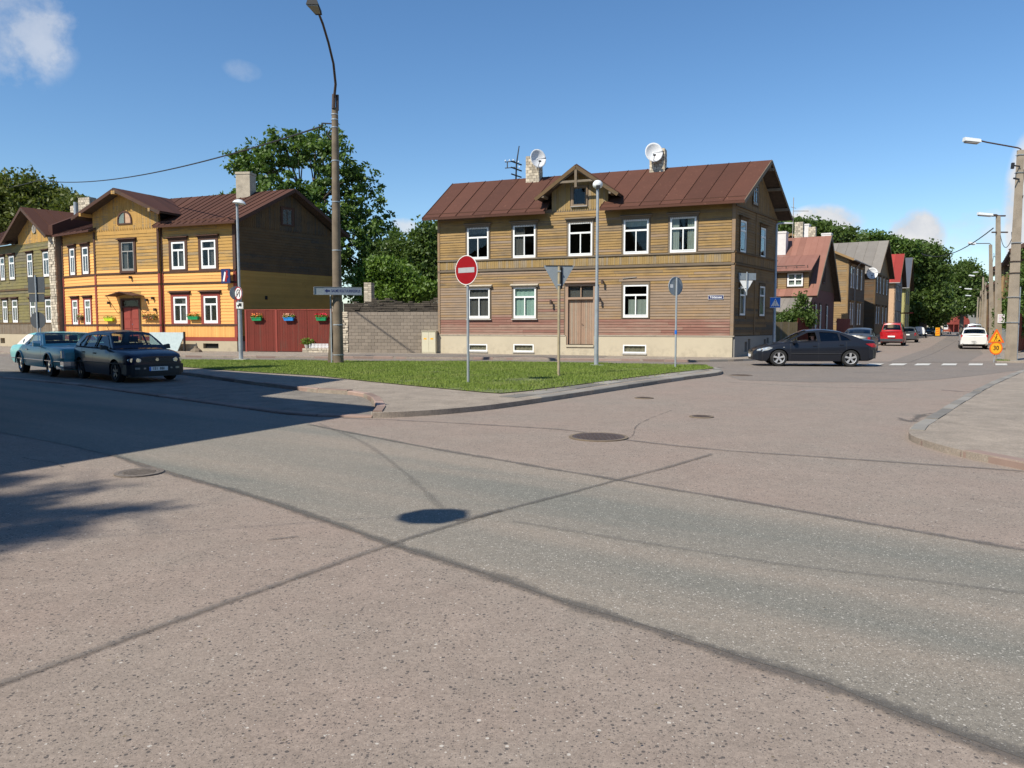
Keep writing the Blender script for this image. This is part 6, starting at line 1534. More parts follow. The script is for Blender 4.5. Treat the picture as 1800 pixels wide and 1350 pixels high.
for s_ in (1, -1):
    mb = MB(); q = [(1.60, .72), (1.75, .76), (2.0, .73), (2.17, .66), (2.20, .60), (2.0, .585), (1.75, .64)]; n = len(q)
    a = mb.P(*[(x, s_ * (f_['wf'](x) * .985 + .004), z) for x, z in q]); b = mb.P(*[(x, s_ * (f_['wf'](x) * .90), z) for x, z in q]); mb.F(*range(a, a + n))
    for k in range(n): mb.F(a + k, b + k, b + (k + 1) % n, a + (k + 1) % n)
    mb.build('headlight', M['lens'], sc_)
    mb = MB(); q = [(-1.86, .90), (-2.20, .92), (-2.30, .84), (-2.28, .76), (-2.12, .76)]; n = len(q)
    a = mb.P(*[(x, s_ * (f_['wf'](x) * 1.0 + .005), z) for x, z in q]); b = mb.P(*[(x, s_ * (f_['wf'](x) * .90), z) for x, z in q]); mb.F(*range(a, a + n))
    for k in range(n): mb.F(a + k, b + k, b + (k + 1) % n, a + (k + 1) % n)
    mb.build('rear_lamp', M['lens_red'], sc_)
    mb = MB(); mb.box(1.16, 1.21, s_ * .875 - .01, s_ * .89 + .006, .74, .76); mb.build('side_indicator', M['lens'], sc_)
plate(sc_, -2.36, 0, .78, -1, None); plate(sc_, 2.37, 0, .40, 1, None)
# driver: one skinned figure, with hair and shirt
def skinned(name, verts, edges, radii, mat, parent, sub=2):
    me = bpy.data.meshes.new(name); me.from_pydata(verts, edges, []); o = bpy.data.objects.new(name, me); C.objects.link(o)
    m = o.modifiers.new('skin', 'SKIN'); m.use_smooth_shade = True
    for i, r_ in enumerate(radii): me.skin_vertices[0].data[i].radius = (r_, r_) if not isinstance(r_, tuple) else r_; 
    me.skin_vertices[0].data[0].use_root = True
    s_ = o.modifiers.new('sub', 'SUBSURF'); s_.levels = s_.render_levels = sub
    bpy.context.view_layer.update(); nm = bpy.data.meshes.new_from_object(o.evaluated_get(bpy.context.evaluated_depsgraph_get()))
    bpy.data.objects.remove(o); nm.materials.clear(); nm.materials.append(mat); nm.polygons.foreach_set('use_smooth', [True] * len(nm.polygons))
    r_ = bpy.data.objects.new(name, nm); C.objects.link(r_); r_.parent = parent; return r_
Sm = Matrix.Translation((ctr.x, ctr.y, 0.012)) @ Matrix.Rotation(ang, 4, 'Z')
drv = thing('person', 'driver in a dark shirt at the wheel of the black saloon with the open window', 'person', Sm @ Vector((.1, .36, .48)), ang)
bv = [(0, 0, 0), (-.05, 0, .18), (-.10, 0, .40), (-.11, 0, .50), (-.10, 0, .58), (-.09, 0, .66), (-.08, 0, .76), (-.09, .19, .44), (.10, .25, .24), (.33, .18, .36), (.41, .14, .42), (-.09, -.19, .44), (.10, -.25, .24), (.33, -.18, .36), (.41, -.14, .42), (.06, .1, -.02), (.42, .12, .05), (.78, .12, -.22), (.06, -.1, -.02), (.42, -.12, .05), (.78, -.12, -.22)]
be = [(0, 1), (1, 2), (2, 3), (3, 4), (4, 5), (5, 6), (2, 7), (7, 8), (8, 9), (9, 10), (2, 11), (11, 12), (12, 13), (13, 14), (0, 15), (15, 16), (16, 17), (0, 18), (18, 19), (19, 20)]
br = [.15, .15, .16, .07, .055, .085, .075, .065, .045, .033, .04, .065, .045, .033, .04, .09, .07, .05, .09, .07, .05]
skinned('body', bv, be, br, M['skin'], drv)
skinned('shirt', [(0, 0, .0), (-.05, 0, .18), (-.10, 0, .38), (-.11, 0, .47), (-.09, .19, .44), (.06, .24, .27), (-.09, -.19, .44), (.06, -.24, .27)], [(0, 1), (1, 2), (2, 3), (2, 4), (4, 5), (2, 6), (6, 7)], [.17, .17, .18, .09, .085, .065, .085, .065], M['cloth'], drv)
mb = MB(Matrix.Translation((-.10, 0, .73))); mb.lathe([(.088, -.03), (.095, .03), (.07, .085), (.0, .105)], 14); mb.build('hair', M['hair'], drv, 180)
mb = MB(); mb.beam((-.0, -.012, .69), (.025, 0, .68), .022); mb.build('nose', M['skin'], drv)
for s_ in (1, -1): mb = MB(); mb.lathe([(0, 0), (.012, .004), (0, .008)], 6, (-.008, s_ * .03, .715), 'x'); mb.build('eye', M['black'], drv)

# ---- dark blue hatchback parked in the bay, facing the camera
hat = dict(L=4.02, xf=1.22, xr=-1.25, r=.30, gap=.055, rim=.19, spokes=5, rim_mat='alloy_dark', tw=.19, paint='p_navy', lower='plastic',
    plan=[(-2.01, .70), (-1.96, .76), (-1.7, .82), (-1, .845), (.5, .85), (1.2, .845), (1.7, .80), (1.90, .755), (1.97, .70), (2.01, .60)],
    belt=[(-2.01, .80), (-1.9, .90), (-1.2, .93), (.3, .90), (.8, .885), (1.4, .84), (1.85, .765), (2.01, .70)],
    centre=[(-2.01, .82), (-1.9, .95), (-1.6, .95), (.6, .95), (.9, .94), (1.5, .89), (1.88, .80), (2.01, .73)],
    under=[(-2.01, .32), (-1.8, .22), (1.7, .18), (2.01, .22)], sill=[(-2.01, .40), (-1.8, .24), (1.7, .19), (2.01, .26)],
    A0=(.98, .93), A1=(.33, 1.37), C1=(-1.36, 1.36), C0=(-1.95, .95), roofmid=[(-.5, 1.425)], crown=.04, tumble=.42, seams=[.90, -.22, -1.10],
    side_glass=[[(.80, .945), (.34, 1.29), (-.14, 1.32), (-.16, .955)], [(-.26, .955), (-.24, 1.32), (-.90, 1.31), (-.98, .965)], [(-1.05, .97), (-.98, 1.30), (-1.14, 1.28), (-1.44, 1.03), (-1.40, .98)]],
    handles=[-.10, -.92], mirror=.72, rub=(.53, 1.75, -1.85), seatx=-.05, bow=.12)
hh = Vector((.76, -.65)).normalized(); hang_ = math.atan2(hh.y, hh.x); hc = (-11.50, 22.90, .026)
ht, f_ = car('dark navy hatchback with an Estonian number plate parked at the front of the bay', hc, hang_, hat)
nf = nose(2.02, .13, .755, 5)
band(ht, 'front_bumper', 'plastic', None, nf, .24, .50, .06, -.80, .80, 18, .3); band(ht, 'bumper_lip', 'plastic', None, nf, .17, .24, .03, -.72, .72, 16, .3)
band(ht, 'grille', 'plastic', None, nf, .575, .685, .006, -.44, .44, 8, .05)
for k in range(3): band(ht, 'grille_bar', 'p_grey', None, nf, .59 + k * .033, .60 + k * .033, .012, -.42, .42, 8, .03)
nb = MB(); nb.lathe([(.0, .0), (.045, .0), (.05, -.01)], 20, (2.03, 0, .635), 'x'); nb.build('badge', M['chrome'], ht)
for s_ in (1, -1):
    pts = [(s_ * (.60 + .155 * math.cos(2 * math.pi * k / 24) * (1.0 if math.cos(2 * math.pi * k / 24) * 1 > 0 else 1.0)), .625 + .072 * math.copysign(abs(math.sin(2 * math.pi * k / 24)) ** .8, math.sin(2 * math.pi * k / 24))) for k in range(24)]
    hl = poly_lamp(ht, 'headlight', 'lens', pts, nf, .022)
    for (yy, rr) in ((.53, .052), (.67, .058)): mb = MB(); mb.lathe([(rr, 0), (rr * .8, -.004), (0, -.012)], 14, (nf(yy) + .030, s_ * yy, .625), 'x'); mb.build('reflector', M['chrome'], hl)
    poly_lamp(ht, 'fog_lamp', 'lens_dim', [(s_ * .50, .375), (s_ * .62, .375), (s_ * .62, .43), (s_ * .50, .43)], nf, .068)
    poly_lamp(ht, 'indicator', 'lens_dim', [(s_ * .345, .38), (s_ * .40, .38), (s_ * .40, .42), (s_ * .345, .42)], nf, .068)
    poly_lamp(ht, 'rear_lamp', 'lens_red', [(s_ * .58, .68), (s_ * .74, .68), (s_ * .74, .88), (s_ * .60, .88)], lambda y: -nose(2.0, .15, .8)(y), .02, s=-1)
mb = MB(); mb.tube([(-1.1, 0, 1.42), (-1.32, 0, 1.62)], .006, 5); mb.build('aerial', M['blackmetal'], ht)
plate(ht, 2.09, .0, .385, 1, '151  BBI')
mb = MB(); mb.beam((1.05, -.3, .96), (.9, .55, .985), .02); mb.beam((1.05, .25, .96), (.9, .8, .985), .02); mb.build('wiper', M['plastic'], ht)
# ---- turquoise two-door hardtop with a white vinyl rear roof
teal = dict(L=5.70, xf=1.68, xr=-1.38, r=.345, gap=.09, rim=.20, spokes=0, rim_mat='chrome', tw=.21, paint='p_teal', archk=.92, lower='p_teal',
    plan=[(-2.85, .86), (-2.8, .93), (-2.3, .985), (-1, 1.0), (.8, 1.0), (1.8, .99), (2.5, .965), (2.78, .93), (2.85, .88)],
    belt=[(-2.85, .66), (-2.78, .84), (-2.2, .92), (-1.3, .955), (-.6, .93), (.4, .90), (1.0, .915), (2.0, .905), (2.7, .87), (2.82, .80), (2.85, .60)],
    centre=[(-2.85, .72), (-2.75, .90), (-2.2, .95), (-1.4, .97), (.7, .95), (1.2, .97), (2.2, .95), (2.7, .89), (2.82, .82), (2.85, .62)],
    under=[(-2.85, .40), (-2.5, .28), (2.4, .26), (2.85, .36)], sill=[(-2.85, .48), (-2.3, .34), (-1, .28), (1.2, .27), (2.3, .32), (2.85, .46)],
    A0=(1.0, .93), A1=(.28, 1.325), C1=(-1.15, 1.30), C0=(-2.0, .95), roofmid=[(-.4, 1.36)], vinyl=-.55, tumble=.42, crown=.03, seams=[.95, -.72], bow=.16,
    side_glass=[[(.74, .935), (.26, 1.26), (-.55, 1.28), (-.72, .955)], [(-1.28 + .09 * math.cos(k * .6), 1.08 + .065 * math.sin(k * .6)) for k in range(10)]],
    handles=[-.55], mirror=.70, rub=(.50, 2.7, -2.7), rub_mat='chrome', seal='chrome', mirror_mat='p_teal', handle_mat='chrome', seatx=-.1)
th = Vector((.725, -.69)).normalized(); ta = math.atan2(th.y, th.x)
tt, f_ = car('turquoise two-door classic American coupe with a white vinyl rear roof and chrome trim', (-14.95, 25.75, .026), ta, teal)
nf = nose(2.86, .05, .9, 4); nrr = lambda y: -nose(2.86, .06, .9, 4)(y)
band(tt, 'front_bumper', 'chrome', None, nf, .36, .50, .16, -.93, .93, 10, .3); band(tt, 'bumper_valance', 'p_teal', None, nf, .24, .36, .03, -.88, .88, 8, .2)
band(tt, 'rear_bumper', 'chrome', None, nrr, .40, .54, .14, -.93, .93, 10, .3)
for s_ in (1, -1): mb = MB(); mb.hexa([(2.6, s_ * .56, .27), (3.0, s_ * .56, .27), (3.0, s_ * .94, .27), (2.5, s_ * 1.0, .27), (2.6, s_ * .56, .37), (3.03, s_ * .56, .37), (3.0, s_ * .95, .37), (2.5, s_ * 1.0, .37)]); mb.build('bumper_end', M['chrome'], tt)
g_ = band(tt, 'grille', 'chrome', None, nf, .55, .88, .04, -.20, .20, 4, .1)
for k in range(12): mb = MB(); mb.box(2.90, 2.925, -.185 + k * .032, -.17 + k * .032, .57, .86); mb.build('grille_bar', M['chrome'], tt)
mb = MB(); mb.box(2.88, 2.903, -.185, .185, .565, .865); mb.build('grille_back', M['blackmetal'], tt)
for s_ in (1, -1):
    band(tt, 'headlight_door', 'p_teal', None, nf, .57, .77, .03, s_ * .27 if s_ > 0 else -.82, .82 if s_ > 0 else -.27, 4, .1)
    mb = MB(); mb.hexa([(2.78, s_ * .87, .60), (2.90, s_ * .87, .60), (2.88, s_ * .94, .60), (2.76, s_ * .95, .60), (2.76, s_ * .87, .82), (2.86, s_ * .87, .82), (2.84, s_ * .935, .82), (2.76, s_ * .945, .82)]); mb.build('parking_lamp', M['lens_dim'], tt)
    for xw in (1.68, -1.38):
        mb = MB(); pts = [(xw + .45 * math.cos(a * math.pi / 14), s_ * (f_['wf'](xw) + .012), .33 + .45 * .92 * math.sin(a * math.pi / 14)) for a in range(15)]; mb.tube(pts, .024, 6); mb.build('arch_trim', M['p_teal'], tt)
mb = MB(); mb.box(2.905, 2.93, -.6, .6, .405, .47); mb.build('bumper_rub', M['rubber'], tt)
mb = MB(); mb.tube([(.9, -.2, 1.0), (2.86, -.03, .93)], .012, 5); mb.build('bonnet_crease', M['p_teal'], tt); mb = MB(); mb.lathe([(0, 0), (.02, .01), (.005, .10)], 8, (2.80, 0, .90)); mb.build('bonnet_ornament', M['chrome'], tt)
# ---- generic shapes for the cars up the street
def spec_wagon(paint, Hh=1.45, **k):
    d = dict(L=4.5, xf=1.35, xr=-1.30, r=.31, rim=.2, spokes=5, tw=.19, paint=paint, rear_glass='car_glass',
        plan=[(-2.25, .74), (-2.2, .80), (-1.8, .85), (0, .87), (1.5, .86), (2.1, .76), (2.25, .58)],
        belt=[(-2.25, .84), (-2.15, .95), (-1, .95), (.6, .90), (1.1, .88), (1.8, .76), (2.25, .60)], centre=[(-2.25, .86), (-2.15, .97), (-1, .97), (.8, .96), (1.2, .94), (1.9, .80), (2.25, .62)],
        under=[(-2.25, .34), (-2, .22), (2, .2), (2.25, .26)], sill=[(-2.25, .40), (-2, .26), (2, .22), (2.25, .3)],
        A0=(1.05, .94), A1=(.35, Hh - .05), C1=(-1.85, Hh - .06), C0=(-2.18, .96), roofmid=[(-.6, Hh)], seams=[.9, -.15, -1.1],
        side_glass=[[(.85, .95), (.36, Hh - .12), (-.1, Hh - .1), (-.12, .96)], [(-.2, .96), (-.18, Hh - .1), (-.9, Hh - .1), (-1.0, .97)], [(-1.1, .97), (-1.0, Hh - .1), (-1.72, Hh - .13), (-1.95, .99)]], handles=[0, -.95], mirror=.78, rub=(.5, 1.0, -1.0))
    d.update(k); return d
def spec_sedan(paint, **k): 
    d = dict(sed); d.update(paint=paint, mirror_mat='plastic', rear_glass='car_glass'); d.update(k); return d
def rear_kit(t, y=.80, z0=.62, z1=.92, L=2.25, plate_txt=None, bumper='p_white', w=.16):
    nr = lambda q: -nose(L, .06, .8, 6)(q)
    for s_ in (1, -1): poly_lamp(t, 'rear_lamp', 'lens_red', [(s_ * (y - w), z0), (s_ * y, z0), (s_ * y, z1), (s_ * (y - w * .8), z1)], nr, .03, s=-1)
    band(t, 'rear_bumper', bumper, None, nr, .34, .56, .05, -.80, .80, 10, .2); plate(t, -L - .035, 0, .74, -1, plate_txt, False)
    mb = MB(); mb.beam((-L + .06, .0, 1.0), (-L + .09, -.35, 1.05), .02); mb.build('rear_wiper', M['plastic'], t)
def front_kit(t, L=2.25, bumper='p_black'):
    nf = nose(L, .18, .76, 5)
    for s_ in (1, -1): poly_lamp(t, 'headlight', 'lens', [(s_ * .42, .60), (s_ * .74, .62), (s_ * .72, .72), (s_ * .44, .70)], nf, .04)
    band(t, 'front_bumper', bumper, None, nf, .24, .50, .05, -.76, .76, 10, .2); band(t, 'grille', 'plastic', None, nf, .56, .66, .03, -.36, .36, 6, .1); plate(t, L + .06, 0, .42, 1, None, False)
SA = math.atan2(SD.y, SD.x)
def lane_car(px, depth, spec, label, back=False, grp=None, z=.024, turn=0, name='parked_car', cat='car', group=None):
    x, y = AT(px, depth); return car(label, (x, y, z), SA + (math.pi if back else 0) + turn, spec, group or 'cars parked along the side street', name, cat)
c1, _ = lane_car(1513, 47.5, spec_sedan('p_grey', L=4.68), 'dark grey saloon seen from behind just past the black moving car'); rear_kit(c1, L=2.34, bumper='p_grey', y=.78, z0=.74, z1=.92)
van = spec_wagon('p_red', 1.80, L=4.4, xf=1.4, xr=-1.3, A0=(1.35, 1.08), A1=(.75, 1.72), C1=(-2.0, 1.74), C0=(-2.16, 1.12), roofmid=[(-.6, 1.80)], belt=[(-2.25, .98), (-2.15, 1.08), (.6, 1.05), (1.3, .98), (1.9, .84), (2.25, .66)], centre=[(-2.25, 1.0), (-2.15, 1.1), (.8, 1.1), (1.4, 1.05), (2.0, .86), (2.25, .68)],
    side_glass=[[(1.15, 1.10), (.78, 1.62), (.15, 1.66), (.12, 1.1)], [(.0, 1.1), (.02, 1.66), (-.9, 1.66), (-.92, 1.1)], [(-1.05, 1.1), (-1.02, 1.66), (-1.85, 1.64), (-1.98, 1.12)]], tumble=.2, mirror=1.1)
c2, _ = lane_car(1571.5, 63.5, van, 'bright red compact van parked in front of the grey-roofed house'); rear_kit(c2, y=.82, z0=.80, z1=1.10, bumper='p_grey')
mb = MB(); mb.box(-1.9, .6, -.6, -.56, 1.82, 1.86); mb.box(-1.9, .6, .56, .6, 1.82, 1.86); mb.build('roof_rail', M['p_red'], c2)
c3, _ = lane_car(1597, 76, spec_wagon('p_grey'), 'dark estate car half hidden behind the red van'); rear_kit(c3, bumper='p_grey')
c5, _ = lane_car(1634, 128, spec_sedan('p_black'), 'black car facing the camera beyond the white trailer', True); front_kit(c5, 2.34)
c6, _ = lane_car(1647.5, 140, spec_sedan('p_silver'), 'silver car behind the orange and white road marker', True); front_kit(c6, 2.34, 'p_silver')
c7, _ = lane_car(1660, 160, dict(van, paint='p_white'), 'white van parked far up the street by the rust-coloured trailer'); rear_kit(c7, y=.82, z0=.80, z1=1.10)
w1, _ = lane_car(1711, 54.5, spec_wagon('p_white', L=4.6), 'white estate car parked nearest on the right side of the street', turn=.03); rear_kit(w1, L=2.25, z0=.62, z1=.98, w=.13)
mb = MB(); mb.box(-1.8, .4, -.56, -.53, 1.46, 1.50); mb.box(-1.8, .4, .53, .56, 1.46, 1.50); mb.build('roof_rail', M['plastic'], w1)
w2, _ = lane_car(1712, 62, spec_wagon('p_blue'), 'dark blue car directly ahead of the white estate car'); rear_kit(w2, bumper='p_blue')
w3, _ = lane_car(1711.5, 70, spec_sedan('p_blue'), 'second dark blue car in the row on the right of the street'); rear_kit(w3, L=2.34, bumper='p_blue')
w4, _ = lane_car(1713, 88, dict(van, paint='p_silver'), 'tall silver car farthest in the row on the right of the street'); rear_kit(w4, y=.82, z0=.8, z1=1.1, bumper='p_silver')
w5, _ = lane_car(1705, 190, spec_wagon('p_red'), 'dark red car parked across the far end of the street', turn=1.3)
# covered white trailer and the rust-coloured flat one
x, y = AT(1615.5, 104); tr = thing('covered_trailer', 'white covered trailer parked behind the black car', 'trailer', (x, y, 0), SA)
mb = MB(); sec = [(-.72, .55), (-.74, 1.0), (-.60, 1.38), (-.2, 1.5), (.2, 1.5), (.60, 1.38), (.74, 1.0), (.72, .55)]; mb.prism([(p[0], p[1]) for p in sec], -1.3, 1.0, 'x'); mb.build('body', M['white'], tr)
for s_ in (1, -1): wheel_mesh(tr, 0, s_ * .95, .28, .16, .17, 0, 'alloy', s_); mb = MB(); mb.hexa([(-.4, s_ * .75, .56), (.4, s_ * .75, .56), (.4, s_ * .97, .56), (-.4, s_ * .97, .56), (-.3, s_ * .75, .66), (.3, s_ * .75, .66), (.3, s_ * .97, .66), (-.3, s_ * .97, .66)]); mb.build('mudguard', M['white'], tr)
mb = MB(); mb.tube([(1.0, 0, .5), (2.2, 0, .45)], .04, 6); mb.tube([(-1.25, -.45, .55), (-1.25, -.45, .04)], .035, 6); mb.build('drawbar', M['galv'], tr)
mb = MB(); mb.box(-1.33, -1.29, -.7, .7, .45, .56); mb.build('lamp_board', M['frame_grey'], tr)
x, y = AT(1662, 150); tr = thing('flat_trailer', 'small rust-red flat trailer behind the far white van', 'trailer', (x, y, 0), SA)
mb = MB(); mb.box(-1.3, 1.1, -.8, .8, .5, .58); mb.box(-1.3, -1.25, -.8, .8, .58, .95); mb.box(-1.25, 1.1, -.8, -.75, .58, .9); mb.box(-1.25, 1.1, .75, .8, .58, .9); mb.build('body', plain('rust_red_paint', (.25, .05, .02, 1), .7), tr)
for s_ in (1, -1): wheel_mesh(tr, 0, s_ * .98, .28, .16, .17, 0, 'alloy', s_)
mb = MB(); mb.tube([(1.1, 0, .5), (2.2, 0, .45)], .04, 6); mb.build('drawbar', M['galv'], tr)
# ------------------------------------------------------------------ houses up the side street
def row_house(name, label, corner, wlit, dst, eave, mats, ridge_par, ridge_h, roofmat, wins_lit=(), wins_st=(), plinthm='plinth_grey', sdir=SD, ov=.5, single=False, pitch=.2, gable_rise=0, seed=1):
    """corner: near street-side corner; wlit: width of the wall facing the camera; dst: length along the street"""
    s = Vector(sdir).normalized(); a = math.atan2(s.y, s.x); ang = a - math.pi / 2      # frame x along the lit wall to the corner
    xd = Vector((math.cos(ang), math.sin(ang))); o = Vector(corner) - xd * wlit
    t = thing(name, label, 'house', (o.x, o.y, 0), ang); W1, D1 = wlit, dst
    Mst = wallM((W1, 0), math.pi / 2)
    for (Mz, L, mt, wins, sd_) in ((MF, W1, mats[0], wins_lit, 1), (Mst, D1, mats[1], wins_st, 2)):
        ops_ = [w[:4] for w in wins]
        wall(t, Mz, L, 0, .7, [], M[plinthm], .25, -.06, 'plinth'); wall(t, Mz, L, .7, eave, ops_, M[mt] , .15, 0, 'wall')
        if mats[2]:
            cl = [(p[0] - .1, p[1] + .1, p[2] - .06, p[3] + .1) for p in ops_]
            planks(t, Mz, .12, L - .12, .72, eave - .05, pitch, cl, (lambda m_: (lambda f, z, rg: m_))(mt), single and sd_ == 1, seed + sd_, (3, 8))
            trim(t, Mz, [(0, .12, -.04, -.001, .7, eave), (L - .12, L, -.04, -.001, .7, eave)], M[mats[3]], 'corner_board')
        for w in wins: window(t, Mz, *w[:4], frame=w[4] if len(w) > 4 else 'frame_white', casing=mats[3], cw=.1, split=w[5] if len(w) > 5 else 'T', fw=w[6] if len(w) > 6 else .08, ch=.12, hood=mats[3] if mats[2] else None, curtain=('full', 'curtain_dim'))
    mb = MB(); mb.box(0, .15, .16, D1, 0, eave); mb.box(0.15, W1, D1 - .15, D1, 0, eave); mb.box(.15, W1 - .2, D1 * .5, D1 * .5 + .1, .7, eave - .1); mb.box(.15, W1 - .2, .2, D1 - .2, eave * .5, eave * .5 + .12); mb.box(.15, W1 - .2, .2, D1 - .2, eave - .15, eave - .05); mb.build('interior', M['room'], t)
    zr_ = ridge_h
    if ridge_par:          # ridge runs along the street
        xm = W1 * ridge_par
        sl_ = (zr_ - eave) / (W1 - xm); ze_ = eave - ov * sl_
        slope(t, (W1 + ov, -ov, ze_), (W1 + ov, D1 + ov, ze_), (xm, -ov, zr_), (xm, D1 + ov, zr_), max(3, int(D1 / .8)), roofmat, seed=seed)
        sl2 = (zr_ - eave) / max(xm, .1); slope(t, (-ov, D1 + ov, eave - ov * sl2), (-ov, -ov, eave - ov * sl2), (xm, D1 + ov, zr_), (xm, -ov, zr_), max(3, int(D1 / .8)), roofmat, seed=seed + 1)
        mb = MB(); mb.prism([(0, eave), (W1, eave), (xm, zr_ - .12)], 0, .14, 'y'); mb.prism([(0, eave), (W1, eave), (xm, zr_ - .12)], D1 - .14, D1, 'y'); mb.build('gable_wall', M[mats[0]], t)
        if mats[2]: planks(t, MF, 0, W1, eave, zr_ - .25, pitch, [], lambda f, z, rg: mats[0], False, seed + 9, top=lambda z: (xm * (z + pitch - eave) / (zr_ - .12 - eave), W1 - (W1 - xm) * (z + pitch - eave) / (zr_ - .12 - eave)))
        edge_board(t, (W1 + ov, -ov - .01, ze_ - .03), (xm, -ov - .01, zr_ - .03), .035, .18, 'frame_white' if ridge_par == .2 else mats[3], 'verge_board'); edge_board(t, (-ov, -ov - .01, eave - ov * sl2 - .03), (xm, -ov - .01, zr_ - .03), .035, .18, mats[3], 'verge_board')
        mb = MB(); mb.tube([(W1 + ov + .05, -ov, ze_ - .02), (W1 + ov + .05, D1 + ov, ze_ - .02)], .06, 6); mb.build('gutter', M['frame_grey'], t)
        mb = MB(); mb.tube([(W1 + ov + .05, 3, ze_ - .05), (W1 + .1, 3, ze_ - .6), (W1 + .1, 3, .2)], .05, 6); mb.build('downpipe', M['frame_grey'], t)
    else:                  # ridge runs away from the street, gable towards it
        ym = D1 / 2; sl_ = (zr_ - eave) / ym; ze_ = eave - ov * sl_
        slope(t, (-ov, -ov, ze_), (W1 + ov, -ov, ze_), (-ov, ym, zr_), (W1 + ov, ym, zr_), max(3, int(W1 / .8)), roofmat, seed=seed)
        slope(t, (W1 + ov, D1 + ov, ze_), (-ov, D1 + ov, ze_), (W1 + ov, ym, zr_), (-ov, ym, zr_), max(3, int(W1 / .8)), roofmat, seed=seed + 1)
        mb = MB(Mst); mb.prism([(0, eave), (D1, eave), (ym, zr_ - .12)], 0, .14, 'y'); mb.build('gable_wall', M[mats[1]], t)
        edge_board(t, (W1 + ov + .01, -ov, ze_ - .05), (W1 + ov + .01, ym, zr_ - .05), .035, .2, mats[3], 'verge_board'); edge_board(t, (W1 + ov + .01, D1 + ov, ze_ - .05), (W1 + ov + .01, ym, zr_ - .05), .035, .2, mats[3], 'verge_board')
        mb = MB(); mb.tube([(-ov, -ov - .05, ze_ - .02), (W1 + ov, -ov - .05, ze_ - .02)], .06, 6); mb.build('gutter', M['frame_grey'], t)
    return t
# small red-roofed house with a long dormer behind the brown house
Q0 = (20.3, 52.3); wd = Vector((.862, -.507)); angR = math.atan2(wd.y, wd.x); wR = 10.0; DR = 10.0
oR = Vector(Q0) - wd * wR; rh = thing('red_roof_house', 'low house with a steep faded red sheet roof, long dormer and white four-pane windows', 'house', (oR.x, oR.y, 0), angR)
MR = wallM((wR, 0), math.pi / 2)
wall(rh, MF, wR, 0, 3.2, [(7.4, 8.4, 1.2, 2.4)], M['w_pinkbrown'], .15, 0, 'wall')
wins = [(1.0, 1.75, .9, 3.1), (3.0, 3.75, .9, 3.1), (6, 6.8, .9, 3.1)]
wall(rh, MR, DR, 0, 4.1, wins, M['w_pinkbrown'], .15, 0, 'wall')
for w in wins: window(rh, MR, *w, casing='w_browndark', cw=.08, split='H', fw=.07, curtain=('full', 'curtain'))
mb = MB(MR); mb.prism([(0, 4.1), (DR, 4.1), (DR / 2, 7.95)], 0, .14, 'y'); mb.build('gable_wall', M['w_pinkbrown'], rh)
vboards(rh, MR, .05, DR - .05, 4.15, lambda u: 4.15 + (1 - abs(u - DR / 2) / (DR / 2)) * 3.75, .16, M['w_h3d'], [(4.0, 5.2, 4.6, 6.1)], 81)
window(rh, MR, 4.15, 5.05, 4.7, 6.0, 'frame_brown', 'w_browndark', .08, 'V', fw=.05)
slr = (8.4 - 3.9) / 5.0
slope(rh, (-.6, -.6, 3.6), (wR + .4, -.6, 3.6), (-.6, DR / 2, 8.1), (wR + .4, DR / 2, 8.1), 26, 'roof_pink', seed=82, seam=.012)
slope(rh, (wR + .4, DR + .6, 3.6), (-.6, DR + .6, 3.6), (wR + .4, DR / 2, 8.1), (-.6, DR / 2, 8.1), 10, 'roof_pink', seed=83, seam=.015)
slope(rh, (1, -2.6, 2.5), (wR + .1, -2.6, 2.5), (1, -.45, 3.5), (wR + .1, -.45, 3.5), 26, 'roof_grey', seed=84, seam=.012)
for x in (1.2, 5.5, wR): mb = MB(); mb.box(x - .06, x + .06, -2.5, -2.38, 0, 2.5); mb.build('porch_post', M['w_grey'], rh)
for s_ in (-1, 1): edge_board(rh, (wR + .42, DR / 2 + s_ * (DR / 2 + .6), 3.55), (wR + .42, DR / 2, 8.06), .04, .24, 'w_grey', 'verge_board')
# dormer
dx0, dx1 = 0.5, 9.75; MD = wallM((dx0, .05), 0)
wins = [(7.85, 8.87, 4.30, 5.20), (6.15, 7.15, 4.30, 5.20), (3.0, 4.0, 4.30, 5.20)]
wall(rh, MD, dx1 - dx0, 3.95, 5.5, wins, M['w_h3d'], .12, 0, 'dormer_wall')
planks(rh, MD, 0, dx1 - dx0, 4.0, 5.42, .16, [(p[0] - .06, p[1] + .06, p[2] - .06, p[3] + .06) for p in wins], lambda f, z, rg: 'w_h3', True, 85, (2, 4))
for w in wins: window(rh, MD, *w, split='+', fw=.10, casing='w_browndark', cw=.05, ch=.05, curtain=('full', 'curtain'))
for x in (dx0, dx1 - .1): mb = MB(); mb.prism([(.17, 4.1), (3.0, 6.4), (.17, 5.4)], x, x + .1, 'x'); mb.build('dormer_cheek', M['w_dark'], rh)
slope(rh, (dx0 - .3, -.35, 5.32), (dx1 + .2, -.35, 5.32), (dx0 - .3, 3.0, 6.62), (dx1 + .2, 3.0, 6.62), 24, 'roof_pink', seed=86, seam=.012)
mb = MB()
for k in range(14): mb.box(dx0 + k * .7, dx0 + k * .7 + .05, .1, .15, 5.5, 5.72)
mb.tube([(dx0, .12, 5.7), (dx1 - .3, .12, 5.7)], .03, 5); mb.build('snow_guard', M['rustmetal'], rh)
chimney(rh, 7.17, 3.7, 6.2, 8.45, .80, .9, 'chimney_white')
mb = MB(); mb.box(6.6, 7.95, 2.9, 4.3, 6.45, 6.62); mb.build('chimney_flashing', M['galv'], rh)
chimney(rh, 7.35, 9.5, 5, 9.75, .62, .62, 'lime', .16); chimney(rh, 8.0, 11.5, 4, 9.6, .55, .55, 'lime', .16)
